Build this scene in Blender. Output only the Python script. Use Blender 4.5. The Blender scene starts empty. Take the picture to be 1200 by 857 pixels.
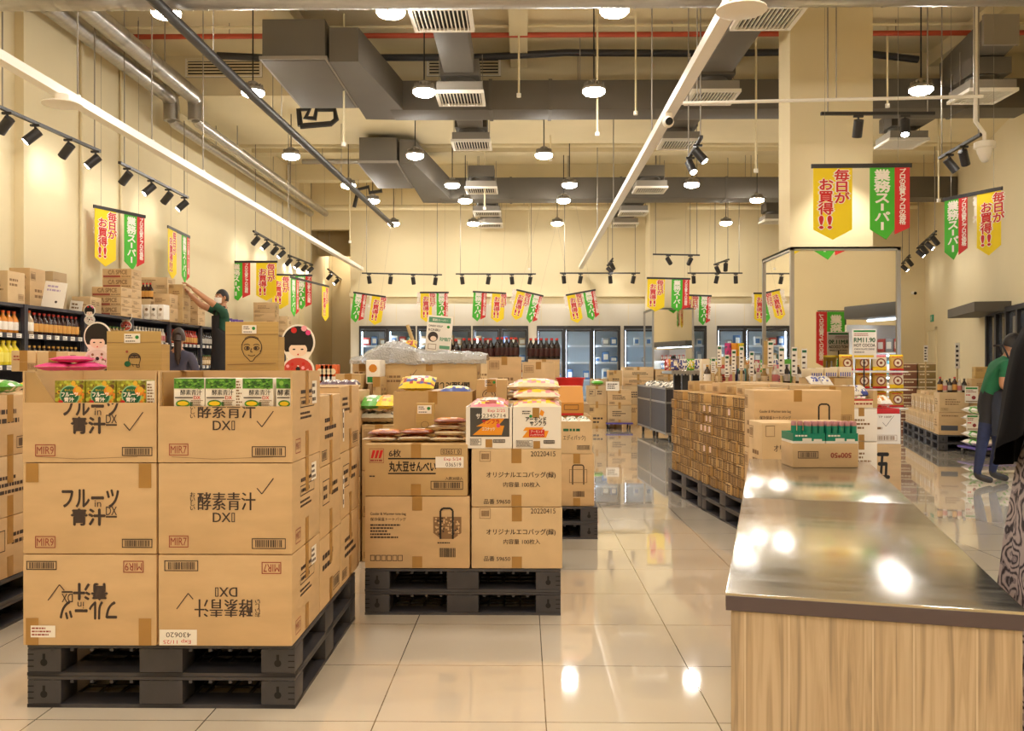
import bpy, bmesh, math, random
from mathutils import Vector, Matrix
random.seed(7)
SC = bpy.context.scene
COL = SC.collection
R = math.radians
PI = math.pi

# ------------------------------------------------------------------ camera, light, exposure
FL, EYE, YAW = 1066.0, 1.25, math.atan(14 / 1066.0)
cam_d = bpy.data.cameras.new('camera')
cam = bpy.data.objects.new('camera', cam_d)
COL.objects.link(cam)
cam.location = (0, 0, EYE)
cam.rotation_euler = (PI / 2, 0, YAW)
cam_d.sensor_width = 36
cam_d.lens = FL / 1200 * 36
cam_d.clip_start = .05
cam_d.clip_end = 100
SC.camera = cam
SC.view_settings.view_transform = 'Standard'
SC.view_settings.look = 'None'
SC.view_settings.gamma = 1
SC.view_settings.use_curve_mapping = False
SC.view_settings.exposure = 0.14
LAMP = 132.0          # radiance of a high bay lens
SPOT = 110.0          # radiance of a track head lens
w = bpy.data.worlds.new('world')
SC.world = w
w.use_nodes = True
w.node_tree.nodes['Background'].inputs[0].default_value = (1, .9, .75, 1)
w.node_tree.nodes['Background'].inputs[1].default_value = .4
SC.cycles.max_bounces = 10
SC.cycles.diffuse_bounces = 7
SC.cycles.glossy_bounces = 4
SC.cycles.transparent_max_bounces = 12
SC.cycles.sample_clamp_indirect = 6
SC.cycles.caustics_reflective = False
SC.cycles.caustics_refractive = False
SC.cycles.use_denoising = True

# ------------------------------------------------------------------ pixel -> place
_f = Vector((-math.sin(YAW), math.cos(YAW), 0)); _r = Vector((math.cos(YAW), math.sin(YAW), 0))
def _ray(px, py):
    d = _f + _r * ((px - 600) / FL)
    return Vector((d.x, d.y, (428.5 - py) / FL))
def at(px, py, Y):                     # point of that pixel on the plane y = Y
    d = _ray(px, py)
    t = Y / d.y
    return Vector((d.x * t, Y, EYE + d.z * t))
def atz(px, py, Z):                    # point of that pixel at height Z
    d = _ray(px, py)
    t = (Z - EYE) / d.z
    return Vector((d.x * t, d.y * t, Z))
def XX(px, Y): return at(px, 0, Y).x
def ZZ(py, Y): return EYE + (428.5 - py) / FL * Y
SL = .2650                             # the checkout side of the shop stands askew
_n = math.hypot(1, SL)
U2 = Vector((SL / _n, 1 / _n, 0)); W2 = Vector((1 / _n, -SL / _n, 0)); A2 = -math.atan(SL)
def wallx(Y): return 7.72 + .266 * (Y - 14.06)

# ------------------------------------------------------------------ materials
def lin(h):
    if isinstance(h, str):
        c = [int(h[i:i + 2], 16) / 255 for i in (0, 2, 4)]
        return tuple(x / 12.92 if x < .04045 else ((x + .055) / 1.055) ** 2.4 for x in c)
    return h
_M = {}
def mat(name, col='cccccc', rough=.6, metal=0.0, var=0.0, scale=6.0, stretch=(1, 1, 1), bump=0.0, emit=0.0, spec=.5, ecol=None, alpha=None):
    if name in _M: return _M[name]
    m = bpy.data.materials.new(name); _M[name] = m
    m.use_nodes = True
    nt = m.node_tree; b = nt.nodes['Principled BSDF']
    c = lin(col)
    b.inputs['Base Color'].default_value = (*c, 1)
    b.inputs['Roughness'].default_value = rough
    b.inputs['Metallic'].default_value = metal
    b.inputs['Specular IOR Level'].default_value = spec
    if emit:
        b.inputs['Emission Color'].default_value = (*lin(ecol or col), 1)
        b.inputs['Emission Strength'].default_value = emit
    if var or bump:
        tc = nt.nodes.new('ShaderNodeTexCoord'); mp = nt.nodes.new('ShaderNodeMapping')
        mp.inputs['Scale'].default_value = stretch
        nz = nt.nodes.new('ShaderNodeTexNoise'); nz.inputs['Scale'].default_value = scale; nz.inputs['Detail'].default_value = 5
        nt.links.new(tc.outputs['Object'], mp.inputs['Vector']); nt.links.new(mp.outputs[0], nz.inputs['Vector'])
        if var:
            rp = nt.nodes.new('ShaderNodeValToRGB')
            rp.color_ramp.elements[0].position = .3; rp.color_ramp.elements[1].position = .7
            rp.color_ramp.elements[0].color = (*[max(0, x * (1 - var)) for x in c], 1)
            rp.color_ramp.elements[1].color = (*[min(1, x * (1 + var)) for x in c], 1)
            nt.links.new(nz.outputs[0], rp.inputs[0]); nt.links.new(rp.outputs[0], b.inputs['Base Color'])
        if bump:
            bp = nt.nodes.new('ShaderNodeBump'); bp.inputs['Strength'].default_value = bump; bp.inputs['Distance'].default_value = .01
            nt.links.new(nz.outputs[0], bp.inputs['Height']); nt.links.new(bp.outputs[0], b.inputs['Normal'])
    return m
def N(m, t): return m.node_tree.nodes.new(t)
def L(m, a, b): m.node_tree.links.new(a, b)

CARD = mat('cardboard', 'd0b084', .72, var=.07, scale=5, stretch=(1, 1, 3), bump=.04)
CARDS = [CARD, mat('cardboard_pale', 'd5b98f', .72, var=.08, scale=6), mat('cardboard_tan', 'c4a472', .72, var=.08, scale=6),
         mat('cardboard_grey', 'bda47f', .75, var=.08, scale=6)]
KRAFT = mat('kraft_board', 'bd9d60', .8, var=.10, scale=3, stretch=(.4, .4, 30))
KIN = mat('cardboard_inside', 'ad8a55', .8, var=.06, scale=8)
TAPE = mat('packing_tape', 'ab8040', .35, var=.08, scale=9, spec=.6)
INK = mat('print_ink', '42342e', .7)
INKB = mat('print_black', '221e1c', .7)
INKR = mat('print_red', '9c4a3c', .7)
INKM = mat('print_faded', '8a6a48', .7)
RED = mat('red_print', 'cc2222', .6)
WHITE = mat('white_paper', 'f2ece2', .6)
GREENP = mat('green_print', '1f8a3c', .6)
DGREEN = mat('dark_green_print', '14603a', .6)
YELP = mat('yellow_print', 'f0c818', .6)
ORG = mat('orange_print', 'ee9a20', .5)
PINK = mat('pink_print', 'e0448c', .5)
PALLET = mat('pallet_plastic', '413f43', .45, var=.15, scale=9, bump=.05)
DARK = mat('dark_void', '161514', .8)
BLK = mat('black_metal', '2c2a2b', .45)
SHELFM = mat('shelf_black', '33313a', .45)
DUCT = mat('duct_grey', '5f594f', .65, var=.05, scale=2)
DUCTL = mat('duct_frame', '8c857a', .6)
GALV = mat('galvanised_steel', 'b4b0aa', .32, metal=.85, var=.12, scale=4, stretch=(1, 6, 1))
STEELP = mat('metal_pipe', 'a9a59d', .35, metal=.7)
WPAINT = mat('white_enamel', 'ece6da', .4)
ROD = mat('hanger_rod', '8d8579', .5)
REDP = mat('sprinkler_red', 'b0472a', .5)
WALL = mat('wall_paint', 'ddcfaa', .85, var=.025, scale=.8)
WALL_SHADE = mat('wall_paint_shaded', 'b9a67c', .85, var=.03, scale=.8)  # wall paint of the alcove, with its shade mixed into the colour
CEIL = mat('ceiling_paint', 'ddd0ac', .9, var=.04, scale=1.2)
PANEL = mat('coldroom_panel', 'd8d2c4', .5)
GLASSW = mat('shelf_white', 'dfe3e8', .4)
SKIN = mat('skin', 'c08a66', .55)
HAIR = mat('black_hair', '1c1614', .5, var=.2, scale=40)
LENS = mat('lamp_lens', 'fff6ea', .5, emit=LAMP, ecol='fff8ee')
SLENS = mat('spot_lens', 'fff1d8', .5, emit=SPOT, ecol='fff8ee')
COLD = mat('fridge_light', 'e8f2ff', .5, emit=14.0, ecol='dcebff')

def glass(name='clear_glass', tint=(.93, .96, .97), gl=.12):
    if name in _M: return _M[name]
    m = bpy.data.materials.new(name); _M[name] = m; m.use_nodes = True
    nt = m.node_tree; nt.nodes.clear()
    o = N(m, 'ShaderNodeOutputMaterial'); mx = N(m, 'ShaderNodeMixShader'); t = N(m, 'ShaderNodeBsdfTransparent'); g = N(m, 'ShaderNodeBsdfGlossy')
    lw = N(m, 'ShaderNodeLayerWeight'); lw.inputs[0].default_value = gl
    t.inputs[0].default_value = (*tint, 1); g.inputs['Roughness'].default_value = .03
    L(m, lw.outputs['Fresnel'], mx.inputs[0]); L(m, t.outputs[0], mx.inputs[1]); L(m, g.outputs[0], mx.inputs[2]); L(m, mx.outputs[0], o.inputs[0])
    return m
GLASS = glass()
def film():
    m = bpy.data.materials.new('plastic_film'); m.use_nodes = True
    nt = m.node_tree; b = nt.nodes['Principled BSDF']
    b.inputs['Base Color'].default_value = (.5, .49, .47, 1); b.inputs['Roughness'].default_value = .22; b.inputs['Metallic'].default_value = .25
    tc = N(m, 'ShaderNodeTexCoord'); nz = N(m, 'ShaderNodeTexNoise'); nz.inputs['Scale'].default_value = 45; nz.inputs['Detail'].default_value = 4; nz.inputs['Distortion'].default_value = 1.5; L(m, tc.outputs['Object'], nz.inputs['Vector'])
    bp = N(m, 'ShaderNodeBump'); bp.inputs['Strength'].default_value = 1.0; bp.inputs['Distance'].default_value = .02; L(m, nz.outputs[0], bp.inputs['Height']); L(m, bp.outputs[0], b.inputs['Normal'])
    t = N(m, 'ShaderNodeBsdfTransparent'); mx = N(m, 'ShaderNodeMixShader'); mx.inputs[0].default_value = .82
    L(m, t.outputs[0], mx.inputs[1]); L(m, b.outputs[0], mx.inputs[2]); L(m, mx.outputs[0], nt.nodes['Material Output'].inputs[0])
    return m
FILM = film()
def floor_mat():
    m = bpy.data.materials.new('polished_tile'); m.use_nodes = True
    nt = m.node_tree; b = nt.nodes['Principled BSDF']
    tc = N(m, 'ShaderNodeTexCoord'); sx = N(m, 'ShaderNodeSeparateXYZ'); L(m, tc.outputs['Object'], sx.inputs[0])
    def joint(sock, off):
        a = N(m, 'ShaderNodeMath'); a.operation = 'SUBTRACT'; L(m, sock, a.inputs[0]); a.inputs[1].default_value = off
        p = N(m, 'ShaderNodeMath'); p.operation = 'PINGPONG'; L(m, a.outputs[0], p.inputs[0]); p.inputs[1].default_value = .3
        l = N(m, 'ShaderNodeMath'); l.operation = 'LESS_THAN'; L(m, p.outputs[0], l.inputs[0]); l.inputs[1].default_value = .0022
        return l.outputs[0]
    mx = N(m, 'ShaderNodeMath'); mx.operation = 'MAXIMUM'
    L(m, joint(sx.outputs[0], .077), mx.inputs[0]); L(m, joint(sx.outputs[1], .187), mx.inputs[1])
    nz = N(m, 'ShaderNodeTexNoise'); nz.inputs['Scale'].default_value = 1.6; nz.inputs['Detail'].default_value = 6; L(m, tc.outputs['Object'], nz.inputs['Vector'])
    rp = N(m, 'ShaderNodeValToRGB'); rp.color_ramp.elements[0].color = (*lin('dccfba'), 1); rp.color_ramp.elements[1].color = (*lin('e6dcca'), 1)
    L(m, nz.outputs[0], rp.inputs[0])
    c = N(m, 'ShaderNodeMix'); c.data_type = 'RGBA'; L(m, mx.outputs[0], c.inputs[0]); L(m, rp.outputs[0], c.inputs[6]); c.inputs[7].default_value = (*lin('6f6454'), 1)
    L(m, c.outputs[2], b.inputs['Base Color'])
    b.inputs['Roughness'].default_value = .05; b.inputs['Specular IOR Level'].default_value = .9
    b.inputs['Coat Weight'].default_value = .8; b.inputs['Coat Roughness'].default_value = .02; b.inputs['Coat IOR'].default_value = 1.7
    return m
def steel_mat():
    m = bpy.data.materials.new('brushed_steel'); m.use_nodes = True
    b = m.node_tree.nodes['Principled BSDF']; b.inputs['Metallic'].default_value = 1
    b.inputs['Base Color'].default_value = (.86, .85, .80, 1)
    tc = N(m, 'ShaderNodeTexCoord'); mp = N(m, 'ShaderNodeMapping'); mp.inputs['Scale'].default_value = (1, 10, 1)
    nz = N(m, 'ShaderNodeTexNoise'); nz.inputs['Scale'].default_value = 3; nz.inputs['Detail'].default_value = 8
    L(m, tc.outputs['Object'], mp.inputs[0]); L(m, mp.outputs[0], nz.inputs['Vector'])
    rr = N(m, 'ShaderNodeMapRange'); rr.inputs[3].default_value = .09; rr.inputs[4].default_value = .27
    L(m, nz.outputs[0], rr.inputs[0]); L(m, rr.outputs[0], b.inputs['Roughness'])
    n2 = N(m, 'ShaderNodeTexNoise'); n2.inputs['Scale'].default_value = 2.2; n2.inputs['Detail'].default_value = 2; L(m, tc.outputs['Object'], n2.inputs['Vector'])
    bp = N(m, 'ShaderNodeBump'); bp.inputs['Strength'].default_value = .07; bp.inputs['Distance'].default_value = .02
    L(m, n2.outputs[0], bp.inputs['Height']); L(m, bp.outputs[0], b.inputs['Normal'])
    return m
def wood_mat():
    m = bpy.data.materials.new('pale_oak_laminate'); m.use_nodes = True
    b = m.node_tree.nodes['Principled BSDF']; b.inputs['Roughness'].default_value = .5
    tc = N(m, 'ShaderNodeTexCoord'); mp = N(m, 'ShaderNodeMapping'); mp.inputs['Scale'].default_value = (22, 22, .9)
    nz = N(m, 'ShaderNodeTexNoise'); nz.inputs['Scale'].default_value = 2.5; nz.inputs['Detail'].default_value = 8; nz.inputs['Distortion'].default_value = 1.2
    L(m, tc.outputs['Object'], mp.inputs[0]); L(m, mp.outputs[0], nz.inputs['Vector'])
    rp = N(m, 'ShaderNodeValToRGB'); e = rp.color_ramp.elements
    e[0].position = .32; e[1].position = .62; e[0].color = (*lin('a5927a'), 1); e[1].color = (*lin('cfbb9e'), 1)
    x = e.new(.45); x.color = (*lin('c0a98a'), 1)
    L(m, nz.outputs[0], rp.inputs[0]); L(m, rp.outputs[0], b.inputs['Base Color'])
    return m
FLOORM, STEEL, WOOD = floor_mat(), steel_mat(), wood_mat()
WOODL = mat('oak_seam', 'd8c6aa', .5)
MIRROR = mat('mirror_glass', 'e8e4da', .015, metal=1)

# ------------------------------------------------------------------ mesh builder
_T = {}
def text_mesh(s, bold=0.0, align='CENTER', spacing=1.0):
    k = (s, bold, align, spacing)
    if k not in _T:
        c = bpy.data.curves.new('lettering', 'FONT'); c.body = s; c.align_x = align; c.space_line = spacing; c.resolution_u = 3
        o = bpy.data.objects.new('lettering', c); COL.objects.link(o)
        dg = bpy.context.evaluated_depsgraph_get(); dg.update()
        m = bpy.data.meshes.new_from_object(o.evaluated_get(dg))
        vs = [(v.co.x, v.co.y) for v in m.vertices]; fs = [tuple(p.vertices) for p in m.polygons]
        if not vs: vs, fs = [(0, 0), (1, 0), (1, 1)], [(0, 1, 2)]
        bb = (min(v[0] for v in vs), min(v[1] for v in vs), max(v[0] for v in vs), max(v[1] for v in vs))
        bpy.data.objects.remove(o); bpy.data.curves.remove(c); bpy.data.meshes.remove(m)
        _T[k] = (vs, fs, bb)
    return _T[k]

class B:
    def __init__(s): s.v = []; s.f = []; s.m = []; s.mats = []
    def mi(s, m):
        if m not in s.mats: s.mats.append(m)
        return s.mats.index(m)
    def add(s, vs, fs, m):
        n = len(s.v); s.v += [tuple(v) for v in vs]; i = s.mi(m)
        for f in fs: s.f.append(tuple(n + k for k in f)); s.m.append(i)
        return s
    def quad(s, a, b, c, d, m): return s.add([a, b, c, d], [(0, 1, 2, 3)], m)
    def box(s, x0, y0, z0, x1, y1, z1, m, bev=0.0, mx=None):
        if x1 < x0: x0, x1 = x1, x0
        if y1 < y0: y0, y1 = y1, y0
        if z1 < z0: z0, z1 = z1, z0
        if bev <= 0:
            vs = [(x0, y0, z0), (x1, y0, z0), (x1, y1, z0), (x0, y1, z0), (x0, y0, z1), (x1, y0, z1), (x1, y1, z1), (x0, y1, z1)]
            fs = [(0, 3, 2, 1), (4, 5, 6, 7), (0, 1, 5, 4), (1, 2, 6, 5), (2, 3, 7, 6), (3, 0, 4, 7)]
        else:
            bm = bmesh.new(); bmesh.ops.create_cube(bm, size=1)
            for v in bm.verts: v.co = Vector((x0 if v.co.x < 0 else x1, y0 if v.co.y < 0 else y1, z0 if v.co.z < 0 else z1))
            bmesh.ops.bevel(bm, geom=list(bm.edges), offset=bev, segments=2, affect='EDGES', profile=.6)
            bm.verts.index_update()
            vs = [v.co.copy() for v in bm.verts]; fs = [tuple(v.index for v in f.verts) for f in bm.faces]; bm.free()
        if mx is not None: vs = [mx @ Vector(v) for v in vs]
        return s.add(vs, fs, m)
    def prism(s, poly, z0, z1, m):
        n = len(poly)
        vs = [(x, y, z0) for x, y in poly] + [(x, y, z1) for x, y in poly]
        return s.add(vs, [tuple(range(n))[::-1], tuple(range(n, 2 * n))] + [(i, (i + 1) % n, n + (i + 1) % n, n + i) for i in range(n)], m)
    def cyl(s, p0, p1, r0, m, r1=None, n=12, caps=True, m2=None):
        p0, p1 = Vector(p0), Vector(p1); r1 = r0 if r1 is None else r1
        d = (p1 - p0).normalized(); a = d.orthogonal().normalized(); b = d.cross(a)
        ring = lambda p, r: [p + a * (r * math.cos(2 * PI * i / n)) + b * (r * math.sin(2 * PI * i / n)) for i in range(n)]
        s.add(ring(p0, r0) + ring(p1, r1), [(i, (i + 1) % n, n + (i + 1) % n, n + i) for i in range(n)], m)
        if caps:
            s.add(ring(p0, r0), [tuple(range(n))[::-1]], m); s.add(ring(p1, r1), [tuple(range(n))], m2 or m)
        return s
    def tube(s, pts, r, m, n=8):
        pts = [Vector(p) for p in pts]
        rings = []
        up = None
        for i, p in enumerate(pts):
            d = ((pts[min(i + 1, len(pts) - 1)] - pts[max(i - 1, 0)])).normalized()
            if up is None or abs(up.dot(d)) > .99: up = d.orthogonal().normalized()
            a = (up - d * up.dot(d)).normalized(); b = d.cross(a); up = a
            rings.append([p + a * (r * math.cos(2 * PI * k / n)) + b * (r * math.sin(2 * PI * k / n)) for k in range(n)])
        vs = [v for q in rings for v in q]
        fs = [(i * n + k, i * n + (k + 1) % n, (i + 1) * n + (k + 1) % n, (i + 1) * n + k) for i in range(len(pts) - 1) for k in range(n)]
        fs += [tuple(range(n))[::-1], tuple((len(pts) - 1) * n + k for k in range(n))]
        return s.add(vs, fs, m)
    def lathe(s, prof, c, m, n=14, sx=1.0, sy=1.0):
        vs = [(c[0] + r * sx * math.cos(2 * PI * i / n), c[1] + r * sy * math.sin(2 * PI * i / n), c[2] + z) for r, z in prof for i in range(n)]
        k = len(prof)
        fs = [(j * n + i, j * n + (i + 1) % n, (j + 1) * n + (i + 1) % n, (j + 1) * n + i) for j in range(k - 1) for i in range(n)]
        fs += [tuple(range(n))[::-1], tuple((k - 1) * n + i for i in range(n))]
        return s.add(vs, fs, m)
    def ball(s, c, rx, ry, rz, m, n=12, k=8):
        return s.lathe([(math.sin(PI * (j + .02) / (k + .04)), -math.cos(PI * (j + .02) / (k + .04)) * rz) for j in range(k + 1)], c, m, n, rx, ry)
    def mesh(s, name):
        me = bpy.data.meshes.new(name); me.from_pydata(s.v, [], s.f)
        for m in s.mats: me.materials.append(m)
        me.polygons.foreach_set('material_index', s.m)
        me.polygons.foreach_set('use_smooth', [True] * len(s.f))
        me.update(); me.set_sharp_from_angle(angle=R(38))
        return me
    def face(s, o, u, v, eps=.0012): return Face(s, o, u, v, eps)

class Face:
    """a printed side: metres from its lower left corner"""
    def __init__(s, b, o, u, v, eps):
        s.b = b; s.u = Vector(u).normalized(); s.v = Vector(v).normalized(); s.n = s.u.cross(s.v); s.e = eps; s.o = Vector(o) + s.n * eps
        s.k = 0; s.c = 0
    def flip(s, w, h):                 # print upside down on a face w x h
        s.o = s.o + s.u * w + s.v * h; s.u = -s.u; s.v = -s.v; return s
    def p(s, x, y): return s.o + s.u * x + s.v * y + s.n * (s.k * .0002 + s.c * 1.5e-5)
    def lift(s): s.k += 1; return s
    def _rect(s, x0, y0, x1, y1, m): s.b.quad(s.p(x0, y0), s.p(x1, y0), s.p(x1, y1), s.p(x0, y1), m)
    def rect(s, x0, y0, x1, y1, m): s.c += 1; s._rect(x0, y0, x1, y1, m); return s
    def poly(s, pts, m): s.c += 1; s.b.add([s.p(*q) for q in pts], [tuple(range(len(pts)))], m); return s
    def disc(s, x, y, r, m, n=16, ry=None):
        ry = ry or r
        return s.poly([(x + r * math.cos(2 * PI * i / n), y + ry * math.sin(2 * PI * i / n)) for i in range(n)], m)
    def frame(s, x0, y0, x1, y1, t, m):
        s.c += 1
        s._rect(x0, y0, x1, y0 + t, m); s._rect(x0, y1 - t, x1, y1, m); s._rect(x0, y0 + t, x0 + t, y1 - t, m); s._rect(x1 - t, y0 + t, x1, y1 - t, m); return s
    def line(s, pts, t, m):
        for (ax, ay), (bx, by) in zip(pts, pts[1:]):
            l = math.hypot(bx - ax, by - ay) or 1e-6; nx, ny = -(by - ay) / l * t / 2, (bx - ax) / l * t / 2
            s.poly([(ax - nx, ay - ny), (bx - nx, by - ny), (bx + nx, by + ny), (ax + nx, ay + ny)], m)
        return s
    def bars(s, x0, y0, x1, y1, m, t=.0022, frame=True):
        rnd = random.Random(int(x0 * 9999)); s.c += 1
        if frame: s.frame(x0, y0, x1, y1, t * 1.4, m)
        w = x1 - x0; x = x0 + w * .1
        while x < x1 - w * .1:
            q = w * rnd.uniform(.012, .04); s._rect(x, y0 + (y1 - y0) * .16, min(x + q, x1 - w * .08), y1 - (y1 - y0) * .16, m); x += q + w * rnd.uniform(.014, .035)
        return s
    def text(s, t, x0, y0, x1, y1, m, bold=.012, clip=None, keep=False, spacing=1.0, align='CENTER'):
        vs, fs, bb = text_mesh(t, 0, align, spacing)
        sx = (x1 - x0) / max(bb[2] - bb[0], 1e-6); sy = (y1 - y0) / max(bb[3] - bb[1], 1e-6)
        if keep: sx = sy = min(sx, sy)
        cx, cy = (x0 + x1) / 2, (y0 + y1) / 2; mx, my = (bb[0] + bb[2]) / 2, (bb[1] + bb[3]) / 2
        pts = [(cx + (a - mx) * sx, cy + (b - my) * sy) for a, b in vs]
        if clip is not None:           # cut the print off above a height
            pts = [(a, min(b, clip)) for a, b in pts]
        q = bold * min(sx, sy)          # heavier strokes: the same outline laid over itself a little aside
        for dx, dy in (((-q, 0), (q, 0), (0, q), (0, -q)) if bold > .02 else ((-q, 0), (q, 0)) if bold > .004 else ((0, 0),)):
            s.c += 4
            s.b.add([s.p(a + dx, min(c + dy, clip) if clip is not None else c + dy) for a, c in pts], fs, m)
        return s
    def lines(s, x0, y0, x1, y1, n, m, seed=1):   # small print, line by line
        rnd = random.Random(seed); h = (y1 - y0) / n; s.c += 1
        for i in range(n):
            y = y1 - (i + .75) * h; x = x0
            end = x0 + (x1 - x0) * rnd.uniform(.55, 1)
            while x < end:
                q = h * rnd.uniform(.4, 1.1); s._rect(x, y, min(x + q, end), y + h * .5, m); x += q + h * .18
        return s

def link(name, b, parent=None, loc=(0, 0, 0), rz=0.0, m=None):
    me = b.mesh(name) if isinstance(b, B) else b
    o = bpy.data.objects.new(name, me); COL.objects.link(o)
    o.location = loc; o.rotation_euler = (0, 0, rz)
    if parent: o.parent = parent
    return o
def tag(o, label, cat, group=None, kind=None):
    o['label'] = label; o['category'] = cat
    if group: o['group'] = group
    if kind: o['kind'] = kind
    return o
def thing(name, b, label, cat, loc=(0, 0, 0), rz=0.0, group=None):
    return tag(link(name, b, None, loc, rz), label, cat, group)
def empty(name, label, cat, loc=(0, 0, 0), rz=0.0, group=None):
    o = bpy.data.objects.new(name, None); COL.objects.link(o); o.location = loc; o.rotation_euler = (0, 0, rz); o.empty_display_size = .1
    return tag(o, label, cat, group)
def part(name, b, parent, label=None, loc=(0, 0, 0), rz=0.0):
    o = link(name, b, parent, loc, rz)
    if label: o['label'] = label
    return o
def rods(o, pairs, r=.006, m=None, n=6, name='hanger'):
    for p, q in pairs: part(name, B().cyl(p, q, r, m or ROD, n=n), o)
def struct(name, b, loc=(0, 0, 0), rz=0.0):
    o = link(name, b, None, loc, rz); o['kind'] = 'structure'; return o
_KIDS = {}
def dup(o, loc, rz=None, label=None, group=None):
    c = o.copy(); COL.objects.link(c); c.location = loc
    if rz is not None: c.rotation_euler = (0, 0, rz)
    if label: c['label'] = label
    if group: c['group'] = group
    if o.name not in _KIDS: _KIDS[o.name] = [(k, list(k.children)) for k in o.children]
    for k, gs in _KIDS[o.name]:
        d = k.copy(); COL.objects.link(d); d.parent = c
        for g in gs:
            e = g.copy(); COL.objects.link(e); e.parent = d
    return c
NTH = 'first second third fourth fifth sixth seventh eighth ninth tenth eleventh twelfth thirteenth fourteenth fifteenth sixteenth seventeenth eighteenth nineteenth twentieth'.split()
NTH += ['twenty-' + x for x in NTH[:9]] + ['thirtieth']
class Maker:
    """first call places the original, later calls place copies"""
    def __init__(s, build): s.build = build; s.o = None
    def __call__(s, loc, label, rz=0.0, group=None):
        if s.o is None:
            s.o = s.build(); s.o.location = loc; s.o.rotation_euler = (0, 0, rz); s.o['label'] = label
            if group: s.o['group'] = group
            return s.o
        return dup(s.o, loc, rz, label, group)

# ================================================================== THE SETTING
CZ = 5.9                                # ceiling slab
def ceil_z(y): return 5.3 if 13.55 < y < 16.65 else 4.88 if 12.85 < y < 13.5 else 4.74 if 18.95 < y < 19.6 else 4.49 if 7.9 < y < 8.48 else 5.55 if 18.25 < y < 18.7 or 20.95 < y < 21.4 else CZ
YB = 23.0
struct('floor', B().box(-7, -9, -.2, 12.5, 27, 0, FLOORM))
struct('ceiling', B().box(-7, -9, CZ, 12.5, 27, CZ + .2, CEIL))
struct('ceiling_soffit', B().box(-5.5, 13.6, 5.3, 10, 16.6, CZ, CEIL))
b = B().box(-5.7, -9, 0, -5.5, YB, CZ, WALL); b.box(-5.5, 9.75, 0, -5.40, 11.1, CZ, WALL); b.box(-5.5, 22.2, 0, -5.38, YB, CZ, WALL)
struct('wall_left', b)
b = B().box(-4.4, YB, 0, 10.6, YB + .2, CZ, WALL); b.box(-5.7, YB, 4.7, -4.4, YB + .2, CZ, WALL)
b.box(-4.4, YB - .14, 2.98, 6.4, YB, 3.08, CEIL)
struct('wall_back', b)
b = B().box(-5.7, YB + .2, 0, -5.5, 26.2, CZ, WALL_SHADE); b.box(-4.4, YB + .2, 0, -4.2, 26.2, CZ, WALL_SHADE); b.box(-5.7, 26, 0, -4.2, 26.2, CZ, WALL_SHADE); b.box(-5.5, 24.2, 4.2, -4.4, 24.5, CZ, WALL_SHADE)
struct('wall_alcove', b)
WX0 = wallx(0)
b = B().box(0, -9.5, 0, .2, YB * _n + .3, CZ, WALL)
struct("wall_right", b, (WX0, 0, 0), A2)
struct('wall_front', B().box(-5.7, -9, 0, 6, -8.8, CZ, WALL))
def rw(t, out, z): return Vector((WX0, 0, 0)) + U2 * t - W2 * out + Vector((0, 0, z))     # a place on the right wall: along, out from it, up
# beams and ledges under the slab behind the soffit
b = B()
for yy in (18.3, 21.0): b.box(-5.5, yy, 5.55, 10, yy + .35, CZ, CEIL)
struct('ceiling_beam', b)
b = B()
for xx in (-3.2, -.2, 2.9, 6.0): b.box(xx, 8.2, 5.7, xx + .25, 13.6, CZ, CEIL)
struct('ceiling_joist', b)
# columns, each clad with mirrors up to 2.55 m
struct('column', B().box(3.0, 10.3, 0, 3.93, 10.75, CZ, WALL))
struct('column_far', B().box(2.93, 21.2, 0, 3.80, 22.0, CZ, WALL))
def mirror_box(X0, X1, Y0, Y1, h, label):
    o = thing('mirror_cladding', B().box(X0 + .02, Y0 + .02, 0, X1 - .02, Y1 - .02, h - .02, MIRROR), label, 'mirror')
    f = B()
    for x in (X0, X1 - .04):
        for y in (Y0, Y1 - .04): f.box(x, y, 0, x + .04, y + .04, h, STEELP)
    f.box(X0, Y0, h - .04, X1, Y0 + .03, h, STEELP); f.box(X0, Y0, h - .04, X0 + .03, Y1, h, STEELP); f.box(X1 - .03, Y0, h - .04, X1, Y1, h, STEELP); f.box(X0, Y0, h - .02, X1, Y1, h, STEELP)
    part('corner_trim', f, o, 'dull metal corner trim')
    return o
def mclad(X0, X1, Y0, Y1, h, core, label): return mirror_box(X0, X1, Y0, Y1, h, label)
mclad(2.92, 4.12, 10.0, 11.2, 2.55, None, 'large mirror cladding around the foot of the near square column')
mclad(2.90, 3.84, 20.6, 22.1, 2.55, None, 'mirror cladding around the foot of the far square column by the freezers')

# cold room wall with its banks of glass doors
YF = 22.25
banks = [(421, 487, 2), (489, 552, 2), (554, 619, 2), (629, 727, 3), (731, 828, 3), (840, 940, 3)]
b = B(); b.box(XX(411, YF), YF, 2.22, XX(1000, YF), YB - .14, 2.76, PANEL)
edge = [411] + [e for q in banks for e in q[:2]] + [1000]
for i in range(0, len(edge), 2): b.box(XX(edge[i], YF), YF, 0, XX(edge[i + 1], YF), YB, 2.22, PANEL)
for px in range(430, 1000, 34): b.box(XX(px, YF), YF - .004, 2.24, XX(px, YF) + .012, YF, 2.74, CEIL)
struct('wall_panel', b)
BANKL = ['two door black framed glass freezer at the left end of the far wall', 'two door glass freezer behind the dried kelp price card',
         'two door glass freezer between the kelp card freezer and the three empty doors', 'three door glass freezer of grey shelves behind the red bucket',
         'three door glass freezer partly behind the far mirror column', 'three door glass freezer right of the far mirror column']
PRODM = [mat('pack_white', 'e4e2dc', .5), mat('pack_blue', '5a7fb0', .5), mat('pack_red', 'b8473c', .5), mat('pack_tan', 'b79a72', .5), mat('pack_teal', '5f9a98', .5), mat('pack_grey', '96989a', .5)]
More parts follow.
